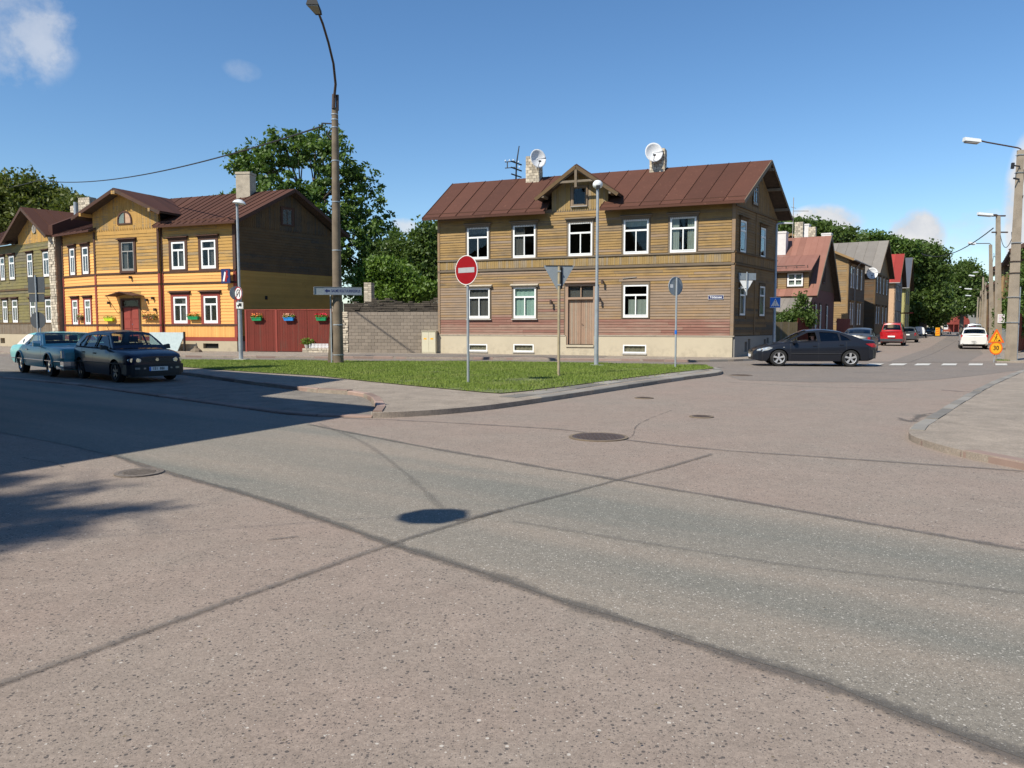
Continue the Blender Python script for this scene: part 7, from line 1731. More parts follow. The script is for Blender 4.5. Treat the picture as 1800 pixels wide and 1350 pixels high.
x, y = AT(1389, 58.5); an = thing('tv_aerial', 'thin television aerial above the red-roofed house', 'aerial', (x, y, 7.6)); mb = MB(); mb.tube([(0, 0, 0), (0, 0, 3.6)], .03, 5); mb.tube([(0, 0, 2.6), (1.15, 0, 2.6)], .025, 5); mb.tube([(-.2, 0, 2.9), (.2, 0, 2.8)], .02, 5); mb.build('pole', M['frame_grey'], an)
# house 3: warm board wall, street front in darker boards that paint in its shade
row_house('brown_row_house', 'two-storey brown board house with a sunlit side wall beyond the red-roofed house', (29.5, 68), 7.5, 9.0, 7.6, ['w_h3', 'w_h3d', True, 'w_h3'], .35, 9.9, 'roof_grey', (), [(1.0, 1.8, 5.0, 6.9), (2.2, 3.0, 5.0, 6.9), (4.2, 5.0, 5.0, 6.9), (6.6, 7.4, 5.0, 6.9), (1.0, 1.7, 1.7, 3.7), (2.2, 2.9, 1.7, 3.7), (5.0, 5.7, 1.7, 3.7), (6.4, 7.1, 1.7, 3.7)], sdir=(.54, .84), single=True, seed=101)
h3 = bpy.data.objects['brown_row_house']; chimney(h3, 3.4, 1.6, 8.6, 10.9, .9, .8, 'chimney_white', capm='chimney_white'); chimney(h3, 4.6, 5.5, 8.4, 10.4, .9, .8, 'chimney_white')
pd_ = h3.matrix_basis @ Vector((8.05, 9.3, 5.9)); 
dish((AT(1530, 76)[0], 76, 6.75), .52, -.35, 'round white satellite dish on the street front of the brown row house', -.1)
row_house('grey_roof_house', 'brown board house with a wide grey sheet roof sloping to the street', AT(1536, 79), 7.0, 10.5, 7.3, ['w_h3d', 'w_side', True, 'w_dark'], 0, 10.7, 'roof_grey', (), [(.8, 1.6, 5.0, 6.7), (3.0, 3.8, 5.0, 6.7), (5.6, 6.4, 5.0, 6.7), (8.2, 9.0, 5.0, 6.7), (.8, 1.6, 1.8, 3.6), (2.4, 3.2, 1.8, 3.6), (5.6, 6.4, 1.8, 3.6), (8.2, 9.0, 1.8, 3.6)], sdir=(.54, .84), seed=111)
PX = plain('plaster_peach', (.52, .33, .20, 1), .9, var=.1); M['peach'] = PX; M['greyplaster'] = plain('plaster_grey', (.24, .22, .20, 1), .9, var=.1); M['olivey'] = plain('plaster_olive_yellow', (.36, .33, .13, 1), .9, var=.1)
row_house('peach_house', 'peach and grey house with a bright red metal roof', AT(1572, 95), 7, 11, 7.2, ['peach', 'greyplaster', False, 'w_dark'], 0, 10.8, 'roof_red', (), [(1, 1.9, 4.8, 6.6), (3.4, 4.3, 4.8, 6.6), (6, 6.9, 4.8, 6.6), (8.6, 9.5, 4.8, 6.6), (1, 1.9, 1.5, 3.4), (3.4, 4.3, 1.5, 3.4), (6, 6.9, 1.5, 3.4), (8.6, 9.5, 1.5, 3.4)], seed=121)
row_house('olive_yellow_house', 'yellow-green house with a slate blue roof just before the big chestnut', AT(1589.5, 110), 7, 10, 7.4, ['olivey', 'olivey', False, 'w_dark'], 0, 11.6, 'roof_blue', (), [(2, 2.9, 4.8, 6.6), (6, 6.9, 4.8, 6.6), (2, 2.9, 1.5, 3.4), (6, 6.9, 1.5, 3.4)], seed=131)
x, y = AT(1572.5, 92); mb = MB(); mb.box(-.2, .2, -1.2, 1.2, 3.0, 3.15); aw = tag(mb.build('awning', M['w_crimson']), 'dark red flat awning over a door of the far houses', 'awning'); aw.location = (AT(1593, 100)[0], 100, 0.2)
# pale low building end + far white block + red arched roof
def block(name, label, px, depth, w, d, h, mt, ang=0, wins=0, rows=1, wm='dark'):
    x, y = AT(px, depth); t = thing(name, label, 'building', (x, y, 0), ang)
    mb = MB(); mb.box(-w / 2, w / 2, 0, d, 0, h); mb.build('wall', M[mt], t); mb = MB(); mb.box(-w / 2 - .2, w / 2 + .2, -.2, d + .2, h, h + .25); mb.build('roof', M['roof_grey'], t)
    for r_ in range(rows):
        for k in range(wins):
            a = -w / 2 + (k + .5) * w / wins; z = 1.0 + r_ * 3.0; f = MB(); f.box(a - w / wins * .36, a + w / wins * .36, -.06, .0, z, z + 1.5); fo = f.build('window', M['frame_grey'], t); g = MB(); g.box(a - w / wins * .32, a + w / wins * .32, -.07, -.061, z + .08, z + 1.42); g.build('pane', M['dark'], fo)
    return t
block('cream_shed', 'small sunlit cream building end under the chestnut tree', 1634, 150, 4.6, 6, 4.6, 'plinth', SA - math.pi / 2, 0)
block('pale_block', 'pale grey long building with dark window bands closing the street', 1722, 225, 26, 10, 7.4, 'plinth_grey', -.1, 5, 2)
block('white_house_far', 'white house glimpsed between the chestnut and the far trees', 1671, 240, 5, 8, 6.5, 'white', 0, 2, 2)
x, y = AT(1690, 200); rb = thing('arched_porch', 'dark red arched porch at the far end of the street', 'porch', (x, y, 0)); mb = MB(); A_ = [(-2.1, 2.0)] + [(2.1 * -math.cos(k * math.pi / 12), 2.6 + 1.6 * math.sin(k * math.pi / 12)) for k in range(13)] + [(2.1, 2.0)]; mb.prism(A_, 0, 3, 'y'); mb.build('roof', M['w_crimson'], rb); mb = MB()
for a in (-2.0, -.7, .6, 1.9): mb.box(a, a + .15, 0, .15, 0, 2.0)
mb.box(-2, 2, 2.8, 3, 0, 2); mb.build('posts', M['w_crimson'], rb)
# right-hand side of the street: dark wooden houses with deep eaves
def side_house(name, label, c, length, depthw, eave, ridge, mt, roofm, seed):
    """c: near street corner; the house lies to the right of the street line"""
    a = SA; t = thing(name, label, 'house', (c[0], c[1], 0), a)
    # frame: x up the street, y to the left -> house on the negative y side
    mb = MB(); mb.box(0, length, -depthw, 0, 0, .6); mb.build('plinth', M['plinth_grey'], t)
    Mw_ = Matrix.Translation((length, 0, 0)) @ Matrix.Rotation(math.pi, 4, 'Z')
    wins = [(1.0 + k * 2.6, 1.9 + k * 2.6, z, z + 1.6) for k in range(int((length - 1.5) / 2.6)) for z in (1.4, 4.4)]
    wall(t, Mw_, length, .6, eave, wins, M[mt], .15, 0, 'wall'); planks(t, Mw_, 0, length, .62, eave - .1, .24, [(w[0] - .1, w[1] + .1, w[2] - .1, w[3] + .1) for w in wins], lambda f, z, rg: mt, False, seed)
    for w in wins: window(t, Mw_, *w, casing='w_browndark', cw=.1, fw=.08)
    mb = MB(); mb.box(0, .15, -depthw, -.15, .6, eave); mb.box(.15, length, -depthw, -depthw + .15, .6, eave); mb.box(.2, length, -depthw * .5, -depthw * .5 + .1, .6, eave); mb.prism([(-depthw, eave), (0, eave), (-depthw / 2, ridge - .1)], 0, .15, 'x'); mb.build('end_wall', M['w_dark'], t)
    o_ = .7; s_ = (ridge - eave) / (depthw / 2)
    slope(t, (length + .4, o_, eave - o_ * s_), (-.7, o_, eave - o_ * s_), (length + .4, -depthw / 2, ridge), (-.7, -depthw / 2, ridge), 8, roofm, seed=seed); slope(t, (-.7, -depthw - o_, eave - o_ * s_), (length + .4, -depthw - o_, eave - o_ * s_), (-.7, -depthw / 2, ridge), (length + .4, -depthw / 2, ridge), 8, roofm, seed=seed + 1)
    edge_board(t, (-.72, o_, eave - o_ * s_), (-.72, -depthw / 2, ridge), .05, .25, 'w_browndark', 'verge_board')
    for k in range(5): edge_board(t, (-.6 + k * .02, o_ - .1 - k * 1.0, eave - .1 + k * s_ * .9 - .5), (0, o_ - .1 - k * 1.0, eave - .1 + k * s_ * .9 - .5), .12, .14, 'w_grey', 'purlin_end')
    return t
side_house('dark_street_house', 'dark wooden house with wide rusty eaves at the right edge of the street', AT(1790, 49), 13, 9, 6.6, 8.6, 'w_side', 'roof', 141)
side_house('ochre_street_house', 'ochre wooden house partly hidden behind the concrete street poles', AT(1757, 68), 12, 8, 7.0, 9.2, 'w_h3', 'roof_grey', 151)
side_house('far_street_house', 'narrow dark house far up the right side of the street', AT(1741, 92), 14, 8, 6.6, 8.8, 'w_dark', 'roof_y', 161)
side_house('farther_street_house', 'pale house farthest up the right side of the street', AT(1731, 118), 16, 8, 6.6, 8.8, 'w_mid', 'roof_grey', 171)
# ------------------------------------------------------------------ fences
def fence(name, label, p, q, h, mat, bw=.13, gap=.012, z0=.1, post=None, nmax=200):
    p, q = Vector(p), Vector(q); d = q - p; L = d.length; t = thing(name, label, 'fence', (p.x, p.y, z0), math.atan2(d.y, d.x)); n = min(nmax, max(1, int(L / (bw + gap)))); w = L / n; rg = random.Random(len(name))
    for i in range(n): mb = MB(); mb.rn = rg.random(); mb.box(i * w + gap / 2, (i + 1) * w - gap / 2, rg.uniform(-.004, .004), .022, .03, h + rg.uniform(-.015, .015)); mb.build('board', M[mat], t)
    for z in (.35, h - .3): mb = MB(); mb.box(0, L, .024, .07, z, z + .09); mb.build('rail', M[mat], t)
    return t
fence('plank_fence', 'brown plank fence between the brown house and the red wooden gate', AT(1358, 47.6), AT(1402, 48.2), 1.75, 'w_fence', .16)
fence('red_board_gate', 'dark red board gate at the end of the brown plank fence', AT(1402.5, 48.25), AT(1426, 49.6), 2.0, 'w_gate', .18)
fence('red_yard_fence', 'red yard fence between the red-roofed house and the brown row house', along(Q0, 10.4, .2), along(Q0, 17, .4), 2.1, 'w_gate', .2)
fence('red_fence', 'low dark red board fence at the right edge beside the concrete pole', AT(1786, 43), along(AT(1786, 43), 7.5, 1.0), 2.2, 'w_gate', .16, z0=.1)
# ------------------------------------------------------------------ trees
def crown(parent, blobs, n, size, mat, seed, cl=26, clr=.62, name='crown'):
    """leaves gathered in sprays over uneven blobs: (x, y, z, rx, ry, rz)"""
    rs = np.random.RandomState(seed); vol = np.array([b[3] * b[4] + b[4] * b[5] + b[3] * b[5] for b in blobs]); vol = vol / vol.sum(); V = []; Rn = []
    for b, f in zip(blobs, vol):
        k = max(3, int(n * f / cl)); d = rs.normal(size=(k, 3)); d /= np.linalg.norm(d, axis=1)[:, None]; rr = rs.uniform(.45, 1.08, k) ** .7
        wob = 1 + .16 * np.sin(d[:, 0] * 5 + b[0]) + .14 * np.sin(d[:, 2] * 7 + d[:, 1] * 4 + b[1])
        c = np.array(b[:3]) + d * np.array(b[3:6]) * (rr * wob)[:, None]
        tone = rs.uniform(0, 1, k)
        m = cl; off_ = rs.normal(size=(k, m, 3)) * (clr * rs.uniform(.5, 1.1, k))[:, None, None] * np.array([1, 1, .62]) * .6
        P_ = (c[:, None, :] + off_).reshape(-1, 3); N_ = len(P_); s_ = size * rs.uniform(.55, 1.2, N_)
        a = rs.normal(size=(N_, 3)); a /= np.linalg.norm(a, axis=1)[:, None]; b2 = np.cross(a, rs.normal(size=(N_, 3))); b2 /= np.linalg.norm(b2, axis=1)[:, None]
        b2 = b2 * .55
        q = np.stack([P_ + a * s_[:, None], P_ + b2 * s_[:, None], P_ - a * s_[:, None], P_ - b2 * s_[:, None]], 1); V.append(q.reshape(-1, 3))
        Rn.append(np.clip(np.repeat(tone, m) * .55 + rs.rand(N_) * .45, 0, 1))
    o = np_mesh(name, np.concatenate(V), 4, np.concatenate(Rn), mat, parent); o['kind'] = 'stuff'; return o
def trunk(parent, h, r, blobs, seed, top=None):
    rg = random.Random(seed); mb = MB(); top = top or h
    pts = [(0, 0, 0), (rg.uniform(-.2, .2), rg.uniform(-.2, .2), h * .4), (rg.uniform(-.3, .3), rg.uniform(-.3, .3), h * .75)]
    mb.tube([(0, 0, -.1)] + pts, [r * 1.25, r, r * .8, r * .5], 8)
    for b in blobs:
        s_ = Vector(pts[1]).lerp(Vector(pts[2]), rg.uniform(0, 1)); e = Vector(b[:3]); m = s_.lerp(e, .5) + Vector((0, 0, .3)); mb.tube([s_, m, e, e + Vector((rg.uniform(-1, 1), rg.uniform(-1, 1), b[5] * .7))], [r * .4, r * .26, r * .14, r * .05], 6)
        for k in range(3): e2 = e + Vector((rg.uniform(-1, 1) * b[3] * .7, rg.uniform(-1, 1) * b[4] * .7, rg.uniform(-.1, .8) * b[5])); mb.tube([m, m.lerp(e2, .6) + Vector((0, 0, .2)), e2], [r * .18, r * .1, r * .03], 5)
    mb.build('trunk', M['bark'], parent, 60)
def tree(label, px, depth, blobs, n, size, mat, seed, r=.3, cl=26, clr=.62, cat='tree', name='tree', h=None):
    """blobs given as (pixel x, pixel y, half width px, half height px, depth offset)"""
    x0, y0 = AT(px, depth); t = thing(name, label, cat, (x0, y0, 0)); B = []
    for (bx, by, hw, hh_, dd) in blobs:
        D = depth + dd; X, Y = AT(bx, D); Z = ZH(by, X, Y); B.append((X - x0, Y - y0, Z, hw / FPX * D, hw / FPX * D * .9, hh_ / FPX * D))
    H_ = h or max(b[2] for b in B); trunk(t, H_, r, B, seed); crown(t, B, n, size, M[mat], seed, cl, clr); return t
tree('tall spreading ash tree with an open crown rising behind the yellow house', 560, 64, [(455, 290, 48, 36, 0), (430, 370, 38, 40, 1), (510, 262, 44, 34, -1), (560, 262, 42, 34, 2), (600, 285, 40, 42, 0), (500, 350, 55, 48, -2), (575, 360, 58, 55, -1), (640, 350, 38, 48, 1), (620, 430, 62, 55, 0), (672, 430, 36, 50, 2), (560, 450, 55, 50, 0), (660, 500, 55, 45, 2)], 30000, .20, 'leaf', 201, .42, 30, .46)
tree('dark narrow tree standing close to the left wall of the brown house', 752, 58, [(745, 430, 26, 36, 0), (760, 470, 32, 45, 0), (735, 500, 34, 36, 1), (770, 420, 18, 30, 1)], 13000, .16, 'leaf_dark', 202, .2)
tree('dark bushy tree between the ash and the narrow tree', 700, 60, [(700, 445, 30, 32, 0), (690, 490, 40, 42, 0), (715, 520, 35, 30, 1)], 11000, .16, 'leaf_dark', 203, .2)
tree('bright green young tree growing over the ruined wall', 672, 52.5, [(672, 475, 30, 24, 0), (650, 500, 30, 26, 0), (700, 495, 38, 28, .5), (735, 510, 34, 22, 0), (680, 520, 45, 20, 0)], 15000, .14, 'leaf_light', 204, .12, 22, .5)
tree('broad dark olive tree behind the olive house at the left edge', 40, 92, [(-15, 355, 50, 38, 0), (35, 338, 45, 32, 0), (85, 352, 45, 30, 1), (125, 368, 30, 28, 0), (60, 385, 80, 30, 2), (10, 375, 60, 30, 1)], 36000, .26, 'leaf_olive', 205, .5, 26, .9)
tree('olive green tree top behind the yellow house chimney', 150, 88, [(140, 372, 30, 24, 0), (165, 380, 22, 20, 0)], 6000, .24, 'leaf_olive', 206, .4)
tree('dark tree behind the chimneys of the red-roofed house', 1420, 100, [(1400, 405, 30, 20, 0), (1440, 412, 32, 20, 0), (1475, 422, 26, 22, 1), (1375, 410, 22, 18, 0)], 14000, .26, 'leaf_dark', 207, .4, 26, .9)
tree('round green tree behind the grey roof', 1525, 120, [(1520, 432, 28, 20, 0), (1550, 436, 30, 20, 0), (1575, 445, 30, 22, 0), (1500, 440, 20, 14, 0)], 16000, .3, 'leaf', 208, .4, 26, 1.0)
tree('huge chestnut overhanging the left side of the street', 1622, 122, [(1605, 452, 30, 24, 0), (1628, 470, 30, 36, 0), (1600, 490, 32, 40, 2), (1640, 510, 20, 34, -1), (1620, 535, 34, 32, 0), (1650, 545, 18, 24, 0), (1600, 545, 20, 34, 3)], 42000, .3, 'leaf_dark', 209, .6, 26, 1.1)
tree('light green small tree beside the chestnut', 1652, 135, [(1653, 525, 14, 22, 0), (1648, 552, 14, 14, 0)], 6000, .26, 'leaf', 210, .25, 22, .8)
tree('far dark tree closing the end of the street', 1690, 175, [(1692, 482, 22, 20, 0), (1672, 508, 18, 26, 0), (1700, 512, 24, 28, 0), (1718, 500, 12, 18, 0), (1685, 535, 28, 18, 0), (1715, 532, 15, 16, 0)], 26000, .36, 'leaf_dark', 211, .5, 26, 1.3)
tree('tall green shrub growing by the concrete pole at the right edge', 1783, 46, [(1794, 520, 22, 48, 1), (1789, 560, 13, 38, 0), (1810, 510, 30, 60, 2)], 11000, .10, 'leaf', 212, .1, 22, .4, 'shrub', 'tall_shrub')
tree('small green shrub between the street poles', 1764, 58, [(1765, 560, 12, 34, 0), (1768, 590, 10, 14, 0)], 4000, .10, 'leaf', 213, .08, 22, .35, 'shrub', 'small_shrub')
tree('dark leafy bush before the red-roofed house behind the plank fence', 1400, 49.5, [(1388, 562, 22, 16, 0), (1412, 558, 18, 20, 0), (1375, 575, 18, 16, 0), (1408, 530, 8, 12, 0)], 7000, .11, 'leaf_dark', 214, .08, 22, .35, 'bush', 'garden_bush')
tree('leafy branches left of the frame whose shade falls on the road', -420, 3.2, [], 0, .1, 'leaf', 215) if False else None
t = thing('street_tree', 'leafy tree standing left of the camera and dappling the road with shade', 'tree', (-15.5, -3.2, 0)); B = []
for (px, py, h, rr) in ((-60, 852, 15, .5), (70, 868, 16, .26), (150, 860, 15.4, .18), (-70, 900, 14.5, .6), (40, 903, 15, .32), (150, 897, 15, .24), (235, 893, 14.6, .12), (-60, 950, 14, .6), (40, 932, 14.5, .28), (110, 925, 14.2, .16)):
    p = off(px, py, h); B.append((p.x + 15.5, p.y + 3.2, p.z, rr, rr, rr * .5))
trunk(t, 12.0, .25, B, 5); crown(t, B, 3600, .08, M['leaf'], 216, 22, .30)
# ------------------------------------------------------------------ lamps, poles, signs, wires
def gpt(px, py, z=0): x, y = G(px, py, z); return Vector((x, y, z))
# weathered round concrete pole with a long lamp arm on the lawn
p = gpt(595, 643); pa_ = thing('street_pole', 'tall weathered round pole with a dark curved lamp arm on the lawn', 'street pole', (p.x, p.y, 0))
zt = ZH(190, p.x, p.y); mb = MB(); mb.tube([(0, 0, 0), (0, 0, zt * .5), (.03, 0, zt)], [.215, .17, .125], 16); mb.build('pole', M['concrete_dark'], pa_, 60)
mb = MB(); mb.hexa([(-.42, -.10, 0), (-.28, -.10, 0), (-.28, .06, 0), (-.42, .06, 0), (-.26, -.12, 2.1), (-.13, -.12, 2.1), (-.13, .04, 2.1), (-.26, .04, 2.1)]); mb.build('stub_post', M['concrete_dark'], pa_)
mb = MB(); mb.box(-.27, -.22, -.14, -.09, 0, 2.95); mb.build('cable_duct', M['galv'], pa_)
for z in (.45, 1.65, 4.6, 6.5, 8.1, zt - .25, zt - .45, zt - .75): mb = MB(); r_ = .215 - .09 * z / zt + .008; mb.lathe([(r_, -.02), (r_ + .006, -.02), (r_ + .006, .02), (r_, .02)], 16, (.015, 0, z), 'z', False); mb.build('band_clamp', M['galv'], pa_)
mb = MB(); mb.tube([(0, -.1, zt - .05), (.02, -.08, zt + .5)], .075, 8); mb.tube([(.13, -.02, zt - .1), (.14, -.02, zt + .5)], .06, 8); mb.build('sleeve', M['rustmetal'], pa_)
# arm rises towards the camera
arm = [Vector((.02, -.08, zt + .3))]
for (px, py, dy) in ((597, 148, -.25), (594, 112, -.8), (586, 75, -1.6), (577, 42, -2.6), (569, 20, -3.4)):
    X, Y = AT(px, p.y + dy); arm.append(Vector((X - p.x, dy, ZH(py, X, Y))))
mb = MB(); mb.tube(arm, [.055, .052, .048, .046, .044, .04], 8); mb.build('lamp_arm', M['rustmetal'], pa_, 60)
e = Vector(arm[-1]); mb = MB(); mb.hexa([e + Vector(q) for q in ((-.10, .1, -.09), (.12, .1, -.09), (.20, -.75, -.06), (-.22, -.75, -.06), (-.08, .1, .06), (.10, .1, .06), (.14, -.75, .12), (-.16, -.75, .12))]); lh = mb.build('lamp_head', M['blackmetal'], pa_)
mb = MB(); mb.hexa([e + Vector(q) for q in ((-.08, -.1, -.12), (.10, -.1, -.12), (.17, -.72, -.10), (-.19, -.72, -.10), (-.08, -.1, -.08), (.10, -.1, -.08), (.17, -.72, -.06), (-.19, -.72, -.06))]); mb.build('lamp_glass', M['frame_grey'], lh)
zc_ = ZH(222, p.x, p.y); mb = MB(); mb.tube([(-.1, 0, zc_ + .1), (-.45, 0, zc_ + .12), (-.55, 0, zc_ - .02)], .03, 5); mb.tube([(-.12, 0, zc_ - .1), (-.3, .02, zc_ - .3), (-.14, 0, zc_ - .5)], .03, 5); mb.build('wire_hook', M['blackmetal'], pa_)
# overhead cable to the left
a = Vector((p.x - .5, p.y, zc_)); b_ = AT(80, 75); b_ = Vector((b_[0], b_[1], ZH(317, b_[0], b_[1]))); m_ = AT(438, 38); pts = []
for k in range(41):
    f = k / 40; q = a.lerp(b_, f); q.z -= 4 * .9 * f * (1 - f); pts.append(q)
pts += [b_ + (b_ - a) * .3 + Vector((0, 0, -.2))]
mb = MB(); mb.tube(pts, .035, 5); tag(mb.build('overhead_cable', M['blackmetal']), 'single dark cable running left from the weathered pole over the roofs', 'cable')
# box sign with the direction lettering
q = gpt(592, 643); sx_ = p.x; sgn = thing('direction_sign', 'long box sign with a left arrow reading SALME KULTUURIKESKUS on the weathered pole', 'direction sign', (p.x, p.y - .02, ZH(512, p.x, p.y)), rad(17))
mb = MB(); mb.box(-.92, .95, -.26, -.20, -.155, .155); mb.build('panel', M['signback'], sgn)
mb = MB(); mb.box(-.54, .94, -.268, -.2605, -.135, .135); mb.build('face', M['signface'], sgn)
for z in (-.155, .145): mb = MB(); mb.box(-.92, .95, -.28, -.20, z, z + .012); mb.build('frame_edge', M['galv'], sgn)
mb = MB(); mb.box(-.92, -.90, -.30, -.18, -.155, .155); mb.build('frame_end', M['galv'], sgn)
text('lettering', 'SALME KULTUURIKESKUS', .15, M['navy'], sgn, (.32, -.269, 0), (math.pi / 2, 0, 0), .002, .64, True)
mb = MB(); mb.prism([(-.50, 0), (-.41, .075), (-.41, .03), (-.30, .03), (-.30, -.03), (-.41, -.03), (-.41, -.075)], -.273, -.2685, 'y'); mb.build('arrow', M['navy'], sgn)
mb = MB(); mb.box(-.3, .3, -.2, -.12, -.03, .03); mb.build('bracket', M['blackmetal'], sgn)
# modern lamps with mushroom heads
def post(t, h, r0, r1, mat='galv', y=0): mb = MB(); mb.tube([(0, 0, 0), (0, 0, h * .45), (0, 0, h * .452), (0, 0, h)], [r0, r0 * .92, r1 * 1.15, r1], 14); return mb.build('pole', M[mat], t, 40)
p = gpt(424, 636); t = thing('globe_street_lamp', 'grey street lamp with a tilted white mushroom head before the yellow house', 'street lamp', (p.x, p.y, 0), 0, 'white-headed street lamps on the lawn'); h = ZH(358, p.x, p.y)
post(t, h, .095, .05); mb = MB(); mb.box(-.28, .28, -.28, .28, 0.05, .13); mb.build('base_block', M['concrete_lt'], t)
Mh = Matrix.Translation((.10, 0, h + .02)) @ Matrix.Rotation(rad(8), 4, 'Y'); mb = MB(Mh); mb.lathe([(0, .17), (.10, .155), (.22, .09), (.29, .0), (.28, -.02), (.12, -.05), (0, -.06)], 20); mb.build('lamp_head', M['lampwhite'], t, 60)
mb = MB(); mb.tube([(0, 0, h - .1), (.02, 0, h + .04)], .07, 10); mb.build('neck', M['galv'], t)
# signs on that lamp
zs_ = ZH(516, p.x, p.y); sn = thing('no_u_turn_sign', 'round red-rimmed no U-turn sign on the lamp before the yellow house', 'road sign', (p.x, p.y, zs_), rad(-38))
mb = MB(); mb.lathe([(0, 0), (.30, 0), (.30, .012), (0, .012)], 32, (.10, -.12, 0), 'y'); mb.build('disc', M['white'], sn)
mb = MB(); mb.lathe([(.245, -.002), (.30, -.002), (.30, -.0035), (.245, -.0035), (.245, -.002)], 32, (.10, -.12, 0), 'y', False); mb.build('rim', M['red'], sn)
mb = MB(); mb.tube([(.20, -.126, -.16), (.20, -.126, .06)] + [(.10 + .10 * math.cos(k * math.pi / 8), -.126, .06 + .10 * math.sin(k * math.pi / 8)) for k in range(1, 9)] + [(.0, -.126, -.06)], .02, 4); mb.prism([(-.055, -.05), (.055, -.05), (0, -.15)], -.129, -.1245, 'y'); mb.build('u_arrow', M['black'], sn)
mb = MB(); mb.beam((-.06, -.1265, -.17), (.26, -.1265, .17), .006, .035, (0, 1, 0)); mb.build('slash', M['red'], sn)
s2 = thing('road_sign', 'round grey sign seen from behind on the lamp before the yellow house', 'road sign', (p.x, p.y, zs_ + .02), rad(-140)); mb = MB(); mb.lathe([(0, 0), (.30, 0), (.30, .012), (0, .012)], 32, (.10, -.12, 0), 'y'); mb.build('disc', M['signback'], s2)
s3 = thing('supplementary_plate', 'small white plate with a black vehicle mark under the no U-turn sign', 'road sign', (p.x, p.y, ZH(537, p.x, p.y)), rad(-15)); mb = MB(); mb.box(-.12, .26, -.11, -.10, -.16, .16); mb.build('plate', M['frame_grey'], s3)
mb = MB(); mb.box(-.09, .22, -.1125, -.1105, -.13, .13); mb.build('face', M['frame_white'], s3); mb = MB(); mb.box(.02, .18, -.1150, -.113, -.04, .10); mb.box(-.05, .02, -.115, -.113, -.04, .03); mb.box(-.02, .03, -.115, -.113, -.09, -.04); mb.box(.12, .16, -.115, -.113, -.09, -.04); mb.build('mark', M['black'], s3)
p = gpt(1048, 647); t = thing('globe_street_lamp', 'slim grey street lamp with a round white head before the brown house door', 'street lamp', (p.x, p.y, 0), 0, 'white-headed street lamps on the lawn'); h = ZH(327, p.x, p.y)
post(t, h, .085, .05); mb = MB(); mb.box(-.25, .25, -.25, .25, 0.05, .13); mb.build('base_block', M['concrete_lt'], t)
mb = MB(); mb.lathe([(0, .19), (.10, .17), (.175, .09), (.19, 0), (.16, -.08), (.07, -.13), (0, -.13)], 20, (0, 0, h + .03)); mb.build('lamp_head', M['lampwhite'], t, 60); mb = MB(); mb.box(-.07, .07, -.19, -.1, h - .12, h + .0); mb.build('clip', M['blackmetal'], t)
# ---- no entry sign, turned to the traffic from the left
def round_sign(name, label, px, pyb, pyc, dia, rz, face=None, backm='signback', polem='galv', r=.035, cat='road sign'):
    p = gpt(px, pyb); t = thing(name, label, cat, (p.x, p.y, 0), rz); zc = ZH(pyc, p.x, p.y)
    mb = MB(); mb.tube([(0, 0, 0), (0, 0, zc + dia * .45)], r, 12); mb.build('pole', M[polem], t, 60)
    return t, zc, p
t, zc, p = round_sign('no_entry_sign', 'red round no entry sign with a white bar on a grey pole', 823, 681, 475, .75, rad(-38))
Md = Matrix.Translation((0, -.055, zc)); mb = MB(Md); mb.lathe([(0, 0), (.37, 0), (.37, .014), (0, .014)], 40, (0, 0, 0), 'y'); d_ = mb.build('disc', M['red'], t)
mb = MB(Md); mb.lathe([(.362, -.004), (.378, -.004), (.378, .018), (.362, .018)], 40, (0, 0, 0), 'y', False); mb.build('edge', M['frame_white'], t)
mb = MB(Md); mb.box(-.275, .275, -.004, -.0005, -.065, .065); mb.build('bar', plain('sign_bar_grey', (.36, .37, .38, 1), .5), t)
# ---- give way sign from behind
t, zc, p = round_sign('give_way_sign', 'upside-down triangular sign seen from behind on a beige pole on the lawn', 982, 667, 490, .8, rad(2), polem='polewood', r=.042)
Md = Matrix.Translation((0, .06, zc)); mb = MB(Md); mb.prism([(-.44, .39), (.44, .39), (.40, .40), (.0, -.40)][0:0] + [(-.43, .40), (.43, .40), (.45, .37), (.02, -.38), (-.02, -.38), (-.45, .37)], 0, .014, 'y'); mb.build('plate', M['signback'], t)
mb = MB(Md); mb.box(-.40, .40, -.02, -.001, .385, .40); mb.box(-.02, .02, -.03, -.002, -.25, .35); mb.box(.045, .10, -.03, -.002, -.30, .36); mb.build('mounting_rail', M['blackmetal'], t)
mb = MB(Md); mb.box(-.05, .05, -.11, -.02, .20, .24); mb.box(-.05, .05, -.11, -.02, -.2, -.16); mb.build('clamp', M['galv'], t)
# ---- round sign from behind
t, zc, p = round_sign('round_sign', 'round grey sign seen from behind on a slim pole near the tip of the lawn', 1187, 652, 503, .66, rad(32))
Md = Matrix.Translation((0, .05, zc)); mb = MB(Md); mb.lathe([(0, 0), (.33, 0), (.33, .014), (0, .014)], 36, (0, 0, 0), 'y'); mb.build('disc', M['signback'], t)
mb = MB(Md); mb.lathe([(.32, -.012), (.335, -.012), (.335, .016), (.32, .016)], 36, (0, 0, 0), 'y', False); mb.build('edge', M['galv'], t); mb = MB(Md); mb.box(.02, .07, -.02, -.001, -.3, .3); mb.build('mounting_rail', M['signback_dark'], t); mb = MB(Md); mb.box(-.25, -.12, -.004, -.0005, -.06, .06); mb.build('sticker', M['white'], t)
mb = MB(); mb.lathe([(.038, -.07), (.042, -.07), (.042, .07), (.038, .07)], 12, (0, 0, 1.38), 'z', False); mb.build('pole_sticker', M['blue'], t)
